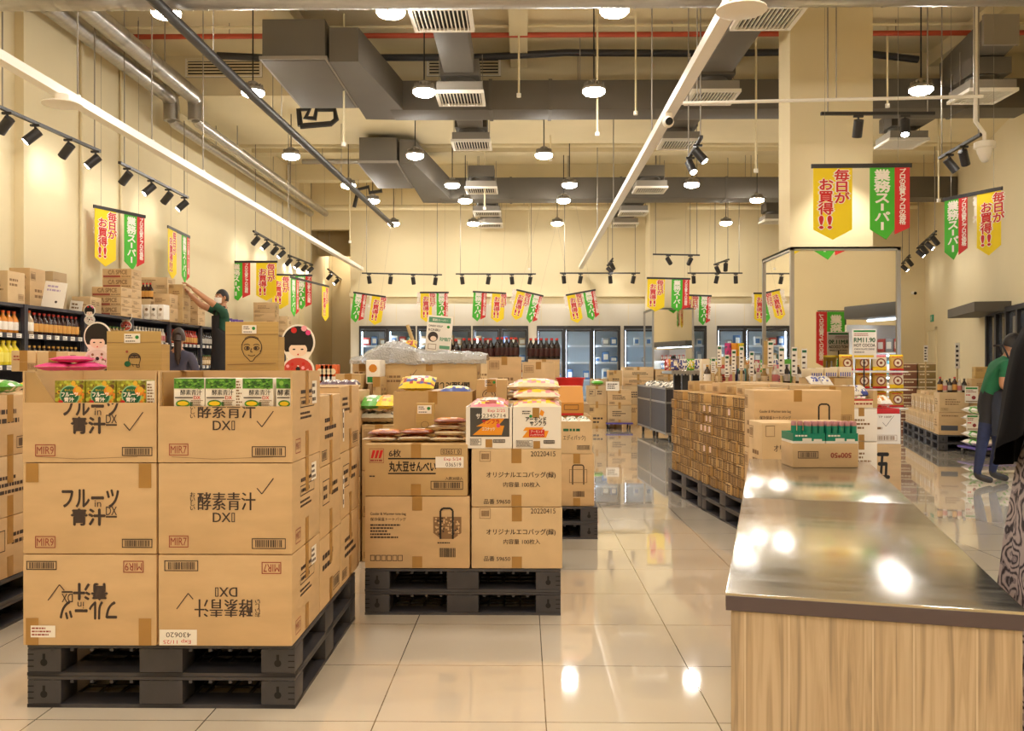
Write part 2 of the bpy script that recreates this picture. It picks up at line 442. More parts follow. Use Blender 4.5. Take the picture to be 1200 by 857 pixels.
fm = mat('freezer_lining', 'c4ccd0', .5)
packp = []
for k, m_ in enumerate(PRODM):
    bb = B().box(-.085, 0, 0, .085, .2, .2, m_, .02); bb.face((-.085, 0, 0), (1, 0, 0), (0, 0, 1), .002).rect(.03, .05, .14, .15, WHITE if k else PRODM[1])
    packp.append(bb.mesh('frozen_pack'))
DOORN = ['left door', 'middle door', 'right door']
for gi, (pa, pb, nd) in enumerate(banks):
    xa, xb = XX(pa, YF), XX(pb, YF); wd = (xb - xa) / nd
    f = B(); t = .05
    f.box(xa, YF - .02, 2.14, xb, YF + .06, 2.22, BLK); f.box(xa, YF - .02, 0, xb, YF + .06, .12, BLK)
    for i in range(nd + 1):
        c = xa + i * wd; f.box(max(xa, c - .035), YF - .02, .12, min(xb, c + .035), YF + .06, 2.14, BLK)
    o = thing('glass_door_freezer', f, BANKL[gi], 'freezer')
    part('back_panel', B().box(xa, YB - .03, .02, xb, YB - .005, 2.2, fm), o)
    for i, z in enumerate((.45, .88, 1.31, 1.72)): part('shelf', B().box(xa + .01, YF + .12, z, xb - .01, YB - .04, z + .02, GLASSW).box(xa + .01, YF + .115, z - .015, xb - .01, YF + .12, z + .03, GLASSW), o)
    for i in range(nd):
        c = xa + i * wd
        part('light_strip', B().box(c + .04, YF + .07, .2, c + .065, YF + .09, 2.1, COLD), o)
        d = B()
        for (u0, u1, v0, v1) in ((.04, wd - .04, 2.08, 2.13), (.04, wd - .04, .13, .18), (.04, .07, .18, 2.08), (wd - .07, wd - .04, .18, 2.08)): d.box(c + u0, YF - .035, v0, c + u1, YF - .021, v1, BLK)
        dd = part('door', d, o)
        part('pane', B().box(c + .07, YF - .032, .18, c + wd - .07, YF - .026, 2.08, GLASS), dd)
        part('handle', B().box(c + wd - .085, YF - .075, .95, c + wd - .065, YF - .035, 1.35, STEELP), dd)
    # frozen packs on the two upper shelves
    rnd = random.Random(gi)
    for i in range(nd):
        for si, z in enumerate((1.33, 1.74, .9)):
            if gi == 3 and si != 2 and i != 2: continue
            for k in range(3):
                if rnd.random() < (.12 if gi < 3 else .3): continue
                m_ = packp[rnd.choice([0, 1, 2, 3, 4, 0, 1]) if gi < 3 else rnd.choice([0, 5, 5, 1])]
                q = bpy.data.objects.new('frozen_pack', m_); COL.objects.link(q); q.location = (xa + i * wd + wd * (k + .72) / 3.45, YF + .16, z + .002); q.scale = (rnd.uniform(.7, 1.08), 1, rnd.uniform(.6, 1.35)); q.rotation_euler = (0, 0, rnd.uniform(-.1, .1))
                tag(q, f"{NTH[k]} frozen pack on the {['middle', 'upper', 'lower'][si]} shelf, {DOORN[i if nd == 3 or i == 0 else 2]}, {NTH[gi]} freezer from the left", 'pack', 'frozen packs behind the glass doors')
# dark glazed bank and canopy in the right wall
f = B(); t0, t1 = 12.2 * _n, 16.2 * _n
f.box(0, t0, 2.12, .1, t1, 2.2, BLK); f.box(0, t0, 0, .1, t1, .1, BLK)
for i in range(7):
    t = t0 + (t1 - t0) * i / 6; f.box(0, t - .05, .1, .1, t + .05, 2.12, BLK)
DG = mat('dim_glass', '4a5058', .04, spec=.9)
f.box(.05, t0, .1, .06, t1, 2.12, DG)
struct('window_1', f, rw(0, .101, 0), A2)
struct('trim_1', B().box(0, 14.9 * _n, 2.14, .55, 17.1 * _n, 2.30, DUCT), rw(0, .55, 0), A2)
f = B(); t0, t1 = 21.4 * _n, 22.3 * _n
f.box(0, t0 - .08, 0, .05, t0, 2.16, WALL); f.box(0, t1, 0, .05, t1 + .08, 2.16, WALL); f.box(0, t0 - .08, 2.08, .05, t1 + .08, 2.16, WALL); f.box(.02, t0, 0, .04, t1, 2.08, CEIL)
struct('door_1', f, rw(0, .051, 0), A2)
b = B().box(0, -.15, 0, .03, .15, .16, mat('exit_green', '2f9a78', .5)); b.face((0, .15, 0), (0, -1, 0), (0, 0, 1)).text('EXIT', .05, .04, .25, .12, WHITE)
thing('exit_sign', b, 'small green exit sign above the door at the far end of the right wall', 'sign', rw(21.9 * _n, .032, 2.3), A2)
b = B(); b.box(-.03, 0, -.03, .03, .02, .03, WPAINT); b.cyl((0, 0, 0), (0, -.16, -.02), .04, WPAINT, m2=DARK)
thing('wall_camera', b, 'white bullet camera on the far wall right of the near mirror column', 'camera', (XX(1069, YB) , YB - .022, ZZ(344, YB)))

# ================================================================== UNDER THE CEILING
# spiral duct across the top of the picture
b = B(); b.cyl((-5.4, 8.2, 4.745), (5.6, 8.2, 4.745), .26, GALV, n=28)
for i in range(74): b.cyl((-5.3 + i * .15, 8.2, 4.745), (-5.285 + i * .15, 8.2, 4.745), .265, GALV, n=28, caps=False)
o = thing('spiral_duct', b, 'long round galvanised spiral duct across the top of the shop', 'duct')
for x in (-4, -1.6, 1.7, 4.2): part('strap', B().cyl((x, 8.2, 5.0), (x, 8.2, CZ), .006, ROD, n=6), o)
# main grey ducts with their plenum boxes
def main_duct(y0, y1, z0, z1, xl, xr, label, plen, slope, seams):
    b = B().box(xl, y0, z0, xr, y1, z1, DUCT, .01)
    for x in seams: b.box(x, y0 - .012, z0 - .012, x + .05, y1 + .012, z1 + .012, DUCT)
    o = thing('air_duct', b, label, 'duct')
    part('elbow', B().prism(slope, z0 + .005, z1 - .005, DUCT), o)
    p = B().box(*plen[:3], *plen[3:], DUCT, .006); 
    A0, B0, A1, B1, Q0, Q1 = plen[0] - .03, plen[1] - .03, plen[3] + .03, plen[4] + .03, plen[2] + .01, plen[2] + .05
    for q in ((A0, B0, A1, B0 + .028), (A0, B1 - .028, A1, B1), (A0, B0 + .028, A0 + .028, B1 - .028), (A1 - .028, B0 + .028, A1, B1 - .028)): p.box(q[0], q[1], Q0, q[2], q[3], Q1, DUCTL)
    part('plenum_box', p, o, 'large flanged plenum box')
    x = xl + .8
    while x < xr:
        rods(o, [((x, y, z1), (x, y, CZ)) for y in (y0 + .03, y1 - .03)])
        x += 1.9
    return o
Y1, Y2 = 12.9, 19.0
main_duct(Y1, Y1 + .55, 4.88, 5.30, XX(457, Y1), 7.2, 'near grey rectangular air duct crossing the shop with a big plenum at its left', (-3.12, 10.8, 4.88, -2.37, 12.8, 5.38),
          [(-2.33, 10.85), (-1.98, 10.85), (XX(472, Y1), Y1), (XX(472, Y1), Y1 + .55), (-2.33, Y1 + .5)], (-.5, .35, 2.2, 4.4, 6.2))
main_duct(Y2, Y2 + .55, 4.74, 5.18, XX(515, Y2), 9.0, 'far grey rectangular air duct crossing the shop in front of the freezers', (-2.85, 15.7, 4.74, -2.2, 17.9, 5.2),
          [(-2.16, 15.75), (-1.9, 15.75), (XX(527, Y2), Y2), (XX(527, Y2), Y2 + .55), (-2.16, Y2 + .5)], (-.3, 2.0, 4.2, 6.4))
b = B().prism([(5.62, 11.2), (6.0, 11.2), (6.35, 12.88), (5.85, 12.88)], 5.17, 5.5, DUCT); b.box(5.6, 11.15, 5.16, 6.03, 11.2, 5.53, DUCTL)
thing('branch_duct', b, 'grey branch duct slanting forward from the near duct beside the right wall', 'duct')
# square ceiling diffusers on necks
def mk_diff():
    o = empty('ceiling_diffuser', '', 'diffuser')
    b = B(); b.box(-.29, -.29, .04, .29, .29, .15, DUCTL); part('box', b, o)
    f = B()
    for (a0, c0, a1, c1) in ((-.31, -.31, .31, -.27), (-.31, .27, .31, .31), (-.31, -.27, -.27, .27), (.27, -.27, .31, .27)): f.box(a0, c0, 0, a1, c1, .04, WPAINT)
    f.box(-.27, -.27, .03, .27, .27, .04, DARK); part('frame', f, o, 'white frame')
    g = B()
    for i in range(13): x = -.25 + i * .0417; g.box(x - .006, -.27, .004, x + .006, .27, .03, WPAINT)
    part('grille', g, o)
    n = B(); n.cyl((0, 0, .15), (0, 0, .24), .2, DUCT, n=18); n.box(-.25, -.25, .24, .25, .25, .45, DUCT); part('neck', n, o)
    rods(o, [((x, 0, .14), (x, 0, .59)) for x in (-.28, .28)], .005)
    return o
DIFF = Maker(mk_diff)
rowsY = [9.1, 11.8, 14.3, 17.6, 20.3, 22.0]
for ci, (cx, ys) in enumerate(((-.82, rowsY), (2.43, rowsY), (5.9, (11.8, 14.3, 21.5)))):
    for i, y in enumerate(ys):
        zz = 4.70 if y < 17 else 4.62
        DIFF((cx, y, zz), f"{NTH[i]} square air diffuser from the front in the {['left', 'middle', 'right'][ci]} column under the ducts", 0, 'square air diffusers')
b = B()
def branch(x, ya, yb, z0, z1, label, w_=.19):
    thing('branch_duct', B().box(x - w_, ya, z0, x + w_, yb, z1, DUCT, .006).box(x - w_ - .01, ya + .02, z0 - .01, x + w_ + .01, ya + .05, z1 + .01, DUCTL), label, 'duct')
branch(-.82, 9.45, 11.45, 4.94, 5.2, 'grey branch duct to the front diffuser of the left column')
branch(-.82, 12.15, 12.88, 4.94, 5.2, 'short grey stub duct behind the second diffuser of the left column')
branch(2.43, 9.45, 11.45, 4.94, 5.2, 'grey branch duct to the front diffuser of the middle column')
branch(2.43, 12.15, 12.88, 4.94, 5.2, 'short grey stub duct behind the second diffuser of the middle column')
branch(-.82, 13.452, 13.95, 4.9, 5.15, 'grey stub duct reaching the third diffuser of the left column')
branch(2.43, 13.452, 13.95, 4.9, 5.15, 'grey stub duct reaching the third diffuser of the middle column')
branch(5.9, 13.452, 13.95, 4.9, 5.15, 'grey stub duct reaching the second diffuser of the right column')
branch(-.82, 19.552, 19.95, 4.8, 5.05, 'grey stub duct behind the far duct, left column')
branch(2.43, 19.552, 19.95, 4.8, 5.05, 'grey stub duct behind the far duct, middle column')
# louvred grilles in the soffit face
for i, (pa, pb, lab) in enumerate(((217, 307, 'louvred air grille high on the left behind the big plenum'), (500, 587, 'louvred air grille above the near duct by the left diffusers'))):
    xa, xb = XX(pa, 13.58), XX(pb, 13.58); za, zb = ZZ(89, 13.58), ZZ(67, 13.58)
    b = B(); b.face((xa, 13.58, za), (1, 0, 0), (0, 0, 1), 0).frame(0, 0, xb - xa, zb - za, .04, WPAINT)
    b.box(xa, 13.585, za, xb, 13.598, zb, DARK)
    for k in range(6): z = za + .03 + (zb - za - .05) * k / 5; b.box(xa + .03, 13.565, z - .012, xb - .03, 13.585, z + .008, CEIL)
    thing('air_grille', b, lab, 'grille')
# pipes under the slab
def pipe(name, pts, r, m, label, cat='pipe', rods=(), rt=None, n=10):
    o = thing(name, B().tube(pts, r, m, n), label, cat)
    if rods:
        globals()['rods'](o, [(p, (p[0], p[1], ceil_z(p[1]))) for p in rods])
    return o
pipe('sprinkler_pipe', [(-5.4, 12.3, 5.72), (8, 12.3, 5.72)], .035, REDP, 'thin red sprinkler pipe across the shop above the near duct', rods=[(x, 12.3, 5.75) for x in (-4, -1, 2, 5)])
pipe('conduit_pipe', [(-5.4, 12.25, 5.82), (8, 12.25, 5.82)], .02, CEIL, 'thin cream conduit just above the red sprinkler pipe', rods=[(0, 12.25, 5.83)])
pipe('cable_run', [(-4.4, 13.0, 5.70), (-3.6, 13.0, 5.66), (-.6, 13.0, 5.66), (.6, 13.0, 5.72), (2.4, 13.0, 5.70), (4.6, 13.0, 5.72), (5.6, 13.0, 5.6)], .05, BLK, 'sagging black cable run above the near duct', rods=[(-3.6, 13, 5.7), (2.4, 13, 5.72)])
pipe('water_pipe', [(-5.4, 22.3, 5.13), (9.6, 22.3, 5.13)], .07, CEIL, 'cream pipe along the top of the far wall', rods=[(x, 22.3, 5.15) for x in (-3, 0, 5)])
pipe('water_pipe', [(-5.4, 17.2, 5.42), (9, 17.2, 5.42)], .05, CEIL, 'cream pipe just behind the wide soffit', rods=[(x, 17.2, 5.45) for x in (-3, 0, 5)])
pipe('water_pipe', [(-4.4, 18.0, 5.3), (-2.4, 18.0, 5.3), (-2.4, 18.0, 5.8)], .05, STEELP, 'bare metal pipe with an upturned end beside the far plenum', rods=[(-4, 18.0, 5.33)])
pipe('sprinkler_main', [atz(170, -10, 4.36), atz(296, 112, 4.36), atz(460, 264, 4.36)], .05, BLK, 'black sprinkler main running away along the left of the ceiling', rods=[tuple(atz(q, p, 4.40)) for q, p in ((250, 68), (330, 146), (400, 208))])
b = B().tube([at(352, 148, 13.9), at(350, 129, 13.9), at(363, 128, 13.9), at(358, 138, 13.9), at(369, 139, 13.9), at(371, 128, 13.9), at(392, 128, 13.9), at(394, 140, 13.9), at(388, 145, 13.9), at(352, 148, 13.9)], .045, BLK)
o = thing('pipe_loop', b, 'looped black pipe fitting hanging below the big plenum', 'pipe')
p = at(352, 148, 13.9); rods(o, [(p, (p.x, p.y, 5.3))])
b = B().tube([at(415, 243, 21), at(420, 222, 21), at(432, 219, 21), at(433, 226, 21), at(447, 224, 21), at(446, 217, 21), at(462, 216, 21)], .045, BLK)
o = thing('pipe_loop', b, 'small looped black pipe fitting above the far left corner', 'pipe')
p = at(420, 222, 21); rods(o, [(p, (p.x, p.y, 5.55))])
# insulated pipes along the left wall
def lwp(x, label):
    b = B().tube([(x, 9.0, 5.2), (x, 13.2, 5.2), (x, 13.32, 5.17), (x, 13.36, 5.08), (x, 13.36, 4.86)], .115, GALV, 16)
    b.tube([(x, 13.36, 4.90), (x, 13.5, 4.86), (x, 22.1, 4.96)], .08, GALV, 14)
    for y in (9.8, 10.8, 11.8, 12.8): b.cyl((x, y, 5.2), (x, y + .06, 5.2), .122, STEELP, n=16, caps=False)
    o = thing('insulated_pipe', b, label, 'pipe')
    rods(o, [((x, y, 5.3), (x, y, CZ)) for y in (10.4, 12.2)] + [((x, y, 4.98), (x, y, ceil_z(y))) for y in (15.3, 18.8)], .008)
lwp(-5.2, 'silver insulated pipe closest to the left wall')
lwp(-4.84, 'silver insulated pipe beside its twin along the left wall')
# straight conduits hanging between slab and lights
def lrail(p0, p1, z, label, px):
    a, c = atz(*p0, z), atz(*p1, z); c.y = min(c.y, 22.7)
    d = (c - a); q = B(); n_ = d.normalized(); s_ = n_.cross(Vector((0, 0, 1)))
    for (u0, u1, v0, v1) in ((-.05, .05, 0, .012), (-.05, -.04, .012, .07), (.04, .05, .012, .07), (-.05, .05, .07, .08)):
        P = [a + s_ * u0 + Vector((0, 0, v0)), a + s_ * u1 + Vector((0, 0, v0)), a + s_ * u1 + Vector((0, 0, v1)), a + s_ * u0 + Vector((0, 0, v1))]
        q.add(P + [x + d for x in P], [(0, 1, 2, 3), (7, 6, 5, 4), (0, 4, 5, 1), (1, 5, 6, 2), (2, 6, 7, 3), (3, 7, 4, 0)], WPAINT)
    o = thing('cable_trunking', q, label, 'trunking')
    for x, y in px:
        w_ = atz(x, y, z + .08); h = B().cyl(w_, (w_.x, w_.y, ceil_z(w_.y)), .008, ROD, n=6)
        h.box(w_.x - .02, w_.y - .02, w_.z, w_.x + .02, w_.y + .02, w_.z + .03, WPAINT); part('hanger', h, o)
    return a, n_
lrail((-12, 66), (425, 318), 3.62, 'long white cable trunking running away along the left side', [(91, 115), (178, 167), (238, 202), (338, 262)])
lrail((866, -4), (680, 316), 3.66, 'long white cable trunking running away above the main aisle', [(764, 160), (719, 245), (700, 278)])
def disc_speaker(p, label):
    b = B().lathe([(.03, .1), (.06, .095), (.06, .03), (.16, .02), (.165, .008), (.14, 0), (.001, -.004)], (0, 0, 0), WPAINT, 24)
    o = thing('access_point', b, label, 'access point', p); return o
disc_speaker(atz(73, 124, 3.5), 'round white ceiling access point under the left trunking')
disc_speaker(atz(869, 14, 3.54), 'round white ceiling access point at the near end of the aisle trunking')
b = B().ball((0, 0, 0), .055, .07, .055, WPAINT); b.cyl((0, -.05, -.01), (0, -.08, -.012), .035, DARK, n=14); b.box(-.03, -.03, .04, .03, .03, .085, WPAINT)
thing('security_camera', b, 'white security camera clamped to the aisle trunking', 'camera', atz(783, 143, 3.57))
b = B().lathe([(.09, .13), (.11, .12), (.11, .06), (.085, .05), (.08, .02), (.05, -.06), (.03, -.09), (.001, -.1)], (0, 0, 0), WPAINT, 20)
q = atz(1154, 180, 3.55)
o = thing('dome_camera', b, 'white dome camera on a pole at the upper right', 'camera', q)
part('pole', B().tube([(0, 0, .12), (-.005, 0, .22), (-.1, .0, .35), (-.1, 0, CZ - q.z)], .022, WPAINT), o)
# thin conduits and cross bar near the column
p0 = atz(795, 121, 3.95); p1 = atz(1152, 113, 3.95)
pipe('conduit_bar', [p0, p1], .018, WPAINT, 'thin white conduit bar crossing in front of the near column', rods=[tuple(atz(817, 121, 3.95)), tuple(atz(980, 117, 3.95)), tuple(atz(1142, 113, 3.95))])
RND = random.Random(3)
HP = [(20, 12.4, 3.9), (112, 12, 4.4), (216, 15, 4.3), (403, 12, 4.2), (608, 12.2, 4.9), (700, 11.9, 4.3), (645, 16, 4.9), (745, 12, 4.6), (886, 12.3, 3.9), (620, 21, 3.5), (568, 17.5, 4.3), (1040, 12.4, 4.8), (1100, 14, 3.8), (410, 20, 4.0)]
for k, (px, y, z) in enumerate(sorted(HP)):
    x = XX(px, y)
    thing('conduit_drop', B().cyl((x, y, z), (x, y, ceil_z(y)), .014, CEIL, n=7).cyl((x, y, z), (x, y, z - .05), .03, WPAINT, n=10), f"thin cream conduit drop from the ceiling, {NTH[k]} from the left of them", 'conduit', group='thin conduit drops from the ceiling')

for k, (y, z0) in enumerate(((10.98, 1.9), (12.3, 1.9))): thing('wall_conduit', B().cyl((-5.375 if k == 0 else -5.48, y, z0), (-5.375 if k == 0 else -5.48, y, CZ - .01), .02, CEIL, n=8), ['thin conduit running up the pilaster on the left wall', 'thin conduit running up the left wall behind the spice cartons'][k], 'conduit')
# high bay lamps
def mk_lamp():
    o = empty('high_bay_lamp', '', 'lamp')
    h = B().lathe([(.14, .035), (.145, .06), (.13, .075), (.07, .1), (.06, .15), (.02, .17)], (0, 0, 0), DUCTL, 24)
    for i in range(16): a = 2 * PI * i / 16; h.box(.06, -.003, .07, .125, .003, .12, DUCTL, mx=Matrix.Rotation(a, 4, 'Z'))
    part('housing', h, o)
    part('lens', B().lathe([(.001, -.034), (.07, -.03), (.115, -.013), (.137, .01), (.134, .036)], (0, 0, 0), LENS, 24), o, 'bright white lens')
    return o
_cab = {}
LAMPM = Maker(mk_lamp)
LX = [(8.65, (-3.42, -1.27, .86)), (11.2, (-3.35, -1.23, .86, 4.86)), (14.6, (-3.75, -1.75, .32, 4.9)), (17.0, (-3.29, -1.34, .85, 3.13)), (18.6, (-3.1, -1.2, .81, 4.75)), (21.6, (-3.1, -1.2, .79, 4.78)),
      (5.6, (-3.4, -1.2, 1.0, 3.2)), (2.6, (-3.4, -1.2, 1.0, 3.2)), (-.6, (-3.4, -1.2, 1.0)), (-4, (-3.4, -1.2, 1.0)), (25.3, (-4.95,))]  # last row: one added lamp, hidden behind the beam to brighten the alcove
ROWN = ['front', 'second', 'third', 'fourth', 'fifth', 'farthest', 'overhead', 'rear', 'rearmost but one', 'rearmost', 'added unseen alcove']
for ri, (y, xs) in enumerate(LX):
    for k, x in enumerate(xs):
        lz = 4.5 if y > 23 else 4.6
        q = LAMPM((x, y, lz), f"glowing round high bay lamp, {NTH[k]} from the left in the {ROWN[ri]} row", 0, 'round high bay lamps')
        ln = ceil_z(y) - lz - .004
        if ln > .3:
            if ln not in _cab: _cab[ln] = B().cyl((0, 0, .17), (0, 0, ln), .009, BLK, n=6).mesh('cable')
            part('cable', _cab[ln], q)

# track lights
def mk_head(yawd, tilt, glow=SLENS):
    """a black cylinder head on a short stem; built pointing down and forward"""
    b = B(); b.box(-.05, -.016, -.022, .05, .016, 0, BLK); b.cyl((0, 0, -.022), (0, 0, -.09), .012, BLK, n=8)
    d = Vector((math.sin(yawd) * math.sin(tilt), -math.cos(yawd) * math.sin(tilt), -math.cos(tilt)))
    c = Vector((0, 0, -.1)); b.cyl(c - d * .05, c + d * .13, .05, BLK, n=16)
    b.cyl(c + d * .1301, c + d * .1302, .038, glow, n=14)
    return b
tn = [0]
def track(p0, p1, z, heads, label, yawd=2.4, tilt=.6, z2=None, rods=(.06, .94), yaws=None, power=0):
    a = atz(*p0, z) if not isinstance(p0, Vector) else p0; c = atz(*p1, z) if not isinstance(p1, Vector) else p1
    d = c - a; n_ = d.normalized(); s_ = n_.cross(Vector((0, 0, 1))) * .018
    q = B(); P = [a - s_, a + s_, a + s_ + Vector((0, 0, .032)), a - s_ + Vector((0, 0, .032))]
    q.add(P + [x + d for x in P], [(0, 1, 2, 3), (7, 6, 5, 4), (0, 4, 5, 1), (1, 5, 6, 2), (2, 6, 7, 3), (3, 7, 4, 0)], BLK)
    o = thing('track_light', q, label, 'track light')
    for r_ in rods:
        w_ = a + d * r_; part('hanger', B().cyl((w_.x, w_.y, w_.z + .03), (w_.x, w_.y, ceil_z(w_.y)), .008, ROD, n=6), o)
    rz = math.atan2(n_.y, n_.x)
    for i, t in enumerate(heads):
        w_ = a + d * t; yd = yaws[i] if yaws else yawd + (.5 if i % 2 else -.3)
        part('spot_head', mk_head(yd, tilt), o, None, (w_.x, w_.y, w_.z - .001))
        if power:
            ld = bpy.data.lights.new('spot_beam', 'SPOT'); ld.energy = power; ld.spot_size = R(75); ld.spot_blend = .8; ld.shadow_soft_size = .05; ld.color = (1, .94, .82)
            lo = bpy.data.objects.new('spot_beam', ld); COL.objects.link(lo); lo.parent = o
            dv = Vector((math.sin(yd) * math.sin(tilt), -math.cos(yd) * math.sin(tilt), -math.cos(tilt)))
            lo.location = Vector((w_.x, w_.y, w_.z - .101)) + dv * .16; lo.rotation_euler = dv.to_track_quat('-Z', 'Y').to_euler()
    return o
LEFT = PI / 2 * 3
track((-6, 125), (117, 179), 3.75, (.1, .34, .66, .95), 'black track of four spotlights nearest on the left wall', LEFT, .8)
track((140, 192), (220, 233), 3.75, (.1, .42, .68, .94), 'second black track of four spotlights along the left wall', LEFT, .8)
track((297, 272), (333, 292), 3.75, (.1, .4, .7, .95), 'third black track of four spotlights along the left wall', LEFT, .8)
track((338, 300), (366, 311), 3.75, (.05, .4, .7, .95), 'fourth short black track of spotlights on the left before the alcove', LEFT, .8)
track((384, 316), (412, 338), 3.7, (.1, .35, .6, .85), 'short black track of spotlights in front of the dim alcove', LEFT, .8)
yb = 21.9
def bt(px, py): return at(px, py, yb)
track(bt(424, 321), bt(518, 323), 0, (.09, .36, .64, .92), 'black track of four spotlights at the left end of the far wall', PI, .35)
track(bt(534, 322), bt(628, 322), 0, (.08, .41, .7, .93), 'second black track of spotlights along the far wall', PI, .35)
track(bt(656, 321), bt(750, 321), 0, (.05, .26, .63, .92), 'third black track of spotlights along the far wall', PI, .35)
track(bt(805, 321), bt(870, 321), 0, (.12, .54, .88), 'black track of three spotlights right of the far column', PI, .35)
track(at(765, 299, 20.2), at(820, 300, 20.2), 0, (.33, .8), 'short black track of two spotlights on the far square column', PI * .9, 1.0)
track((837, 311), (854, 305), 3.6, (.2, .8), 'tilted short black track right of the far column', PI * .8, .6)
track((806, 189), (822, 162), 3.75, (.2, .75), 'short black track of two spotlights beside the aisle trunking', .6, .7)
track((962, 135), (1095, 135), 3.88, (.33, .74), 'long black track with two spotlights in front of the near column', PI, .45, yaws=(PI * .97, -.35), power=90)
track((1101, 187), (1150, 159), 3.75, (.25, .6), 'black track of two spotlights at the upper right', 1.9, .7)
track((1075, 292), (1097, 272), 3.75, (.1, .35, .6, .9), 'black track of four spotlights deep on the right wall', 1.4, .8)
track((1057, 310), (1066, 300), 3.75, (.2, .9), 'farthest black track of two spotlights on the right wall', 1.4, .8)
track((712, 312), (718, 304), 3.75, (.2, .8), 'tiny black track of two spotlights in the middle of the shop', 2.0, .8)

# hanging banners
BY = mat('banner_yellow', 'f2d511', .6); BG = mat('banner_green', '46b52c', .6); BR = mat('banner_red', 'cf2a2c', .6)
def banner_parts(o, u, y0, g0, wy=.385, h=.74, gr=True, ye=True, only=None):
    """o: parent whose local x runs along the bar; banners hang below z = 0, printed on both sides"""
    wg = wy * 1.02
    def shape(x0, w_, m, tip):
        q = B(); pts = [(x0, 0), (x0, -h * .86), (x0 + w_ * tip, -h), (x0 + w_, -h * .86), (x0 + w_, 0)]
        vs = [(x, -.003, z) for x, z in pts] + [(x, .003, z) for x, z in pts]; n = 5
        q.add(vs, [tuple(range(n)), tuple(range(2 * n - 1, n - 1, -1))] + [(i, n + i, n + (i + 1) % n, (i + 1) % n) for i in range(n)], m)
        return q
    if ye:
        q = shape(y0, wy, BY, .5)
        for f, s_ in ((q.face((y0, -.003, -h), (1, 0, 0), (0, 0, 1)), 1), (q.face((y0 + wy, .003, -h), (-1, 0, 0), (0, 0, 1)), 1)):
            for m_, bo, k in ((WHITE, .085, 0), (RED, .03, 1)):
                f.k = k
                f.text('毎\n日\nが', .21 - .01 * (1 - k), .375 - .004, .355 + .01 * (1 - k), .70 + .004, m_, bo, spacing=.95)
                f.text('お\n買\n得', .05 - .01 * (1 - k), .255, .195 + .01 * (1 - k), .61, m_, bo, spacing=.95)
                f.text('!!', .06, .115, .18, .24, m_, bo)
            f.k = 0
        part('yellow_banner', q, o)
    if gr:
        q = shape(g0, wg * .62, BG, .66); part_g = q
        x1 = g0 + wg * .62
        f1 = q.face((g0, -.003, -h), (1, 0, 0), (0, 0, 1)); f2 = q.face((x1, .003, -h), (-1, 0, 0), (0, 0, 1))
        for f in (f1, f2):
            f.text('業\n務\nス', .045, .37, .2, .70, WHITE, .045, spacing=.95)
            f.rect(.108, .29, .136, .36, WHITE); f.text('パ', .05, .19, .195, .275, WHITE, .045); f.rect(.108, .095, .136, .175, WHITE)
        part('green_banner', q, o)
        q = B(); w_ = wg * .38; pts = [(x1 + .001, 0), (x1 + .001, -h * .93), (x1 + w_, -h * .84), (x1 + w_, 0)]
        vs = [(x, -.003, z) for x, z in pts] + [(x, .003, z) for x, z in pts]
        q.add(vs, [(0, 1, 2, 3), (7, 6, 5, 4)] + [(i, 4 + i, 4 + (i + 1) % 4, (i + 1) % 4) for i in range(4)], BR)
        for f in (q.face((x1, -.003, -h), (1, 0, 0), (0, 0, 1)), q.face((x1 + w_, .003, -h), (-1, 0, 0), (0, 0, 1))):
            f.text('プ\nロ\nの\n品\n質\nと\nプ\nロ\nの\n価\n格', .045, .15, .11, .71, WHITE, .03, spacing=.85)
        part('red_banner', q, o)
def banners(p0, p1, z, label, order='YG', ye=True, gr=True, h=.74, gap=None):
    a = atz(*p0, z) if not isinstance(p0, Vector) else p0; c = atz(*p1, z) if not isinstance(p1, Vector) else p1
    d = c - a; ln = d.length
    o = empty('hanging_banner', label, 'banner', a, math.atan2(d.y, d.x), 'green, red and yellow shop banners')
    o.rotation_euler.y = -math.asin(d.z / ln)
    wy = .385 if ln > .86 else ln * .41
    part('bar', B().box(-.02, -.008, -.02, ln + .02, .008, .022, BLK), o)
    globals()['rods'](o, [((ln * t, 0, .02), (ln * t, 0, ceil_z(a.y) - a.z)) for t in (.12, .88)], .002, n=4, name='wire')
    wg = wy * 1.02
    if order == 'YG': banner_parts(o, d, 0, ln - wg, wy, h, gr, ye)
    else: banner_parts(o, d, ln - wy, 0, wy, h, gr, ye)
    return o
banners((953, 195), (1066, 194), 3.25, 'large yellow banner and green and red banner in front of the near column')
banners((1107, 234), (1173, 221), 3.25, 'green and red banner then yellow banner on a tilted bar near the right wall', 'GY')
banners((111, 242), (169, 254), 3.25, 'yellow then green banner nearest on the left wall above the stacked cartons')
banners((197, 266), (222, 278), 3.25, 'narrow edge-on yellow and green banners second along the left wall')
banners((269, 307), (324, 307), 3.22, 'green and red banner then yellow banner above the man reaching up', 'GY')
banners((319, 322), (365, 323), 3.2, 'yellow banner overlapped by the one before, then green, near the alcove')
banners((341, 325), (385, 336), 2.92, 'last green and yellow banner pair on the left by the dim alcove', 'GY')
def bk(px, py): return at(px, py, 21.6)
banners(bk(415, 343), bk(451, 348), 0, 'green then yellow banner at the left end of the far wall', 'GY', h=.70)
banners(bk(493, 343), bk(525, 343), 0, 'yellow then green banner above the dried kelp price card', h=.70)
banners(bk(555, 342), bk(592, 344), 0, 'green then yellow banner between the second and third freezers', 'GY', h=.70)
banners(bk(606, 340), bk(636, 347), 0, 'tilted yellow then green banner in the middle of the far wall', h=.70)
banners(bk(664, 346), bk(697, 340), 0, 'yellow then green banner rising to the right above the grey freezer', h=.70)
banners(at(759, 326, 20.3), at(808, 327, 20.3), 0, 'yellow then green banner hanging in front of the far column')
banners(bk(801, 346), bk(833, 347), 0, 'banner pair behind the far column with its green half showing', h=.70)
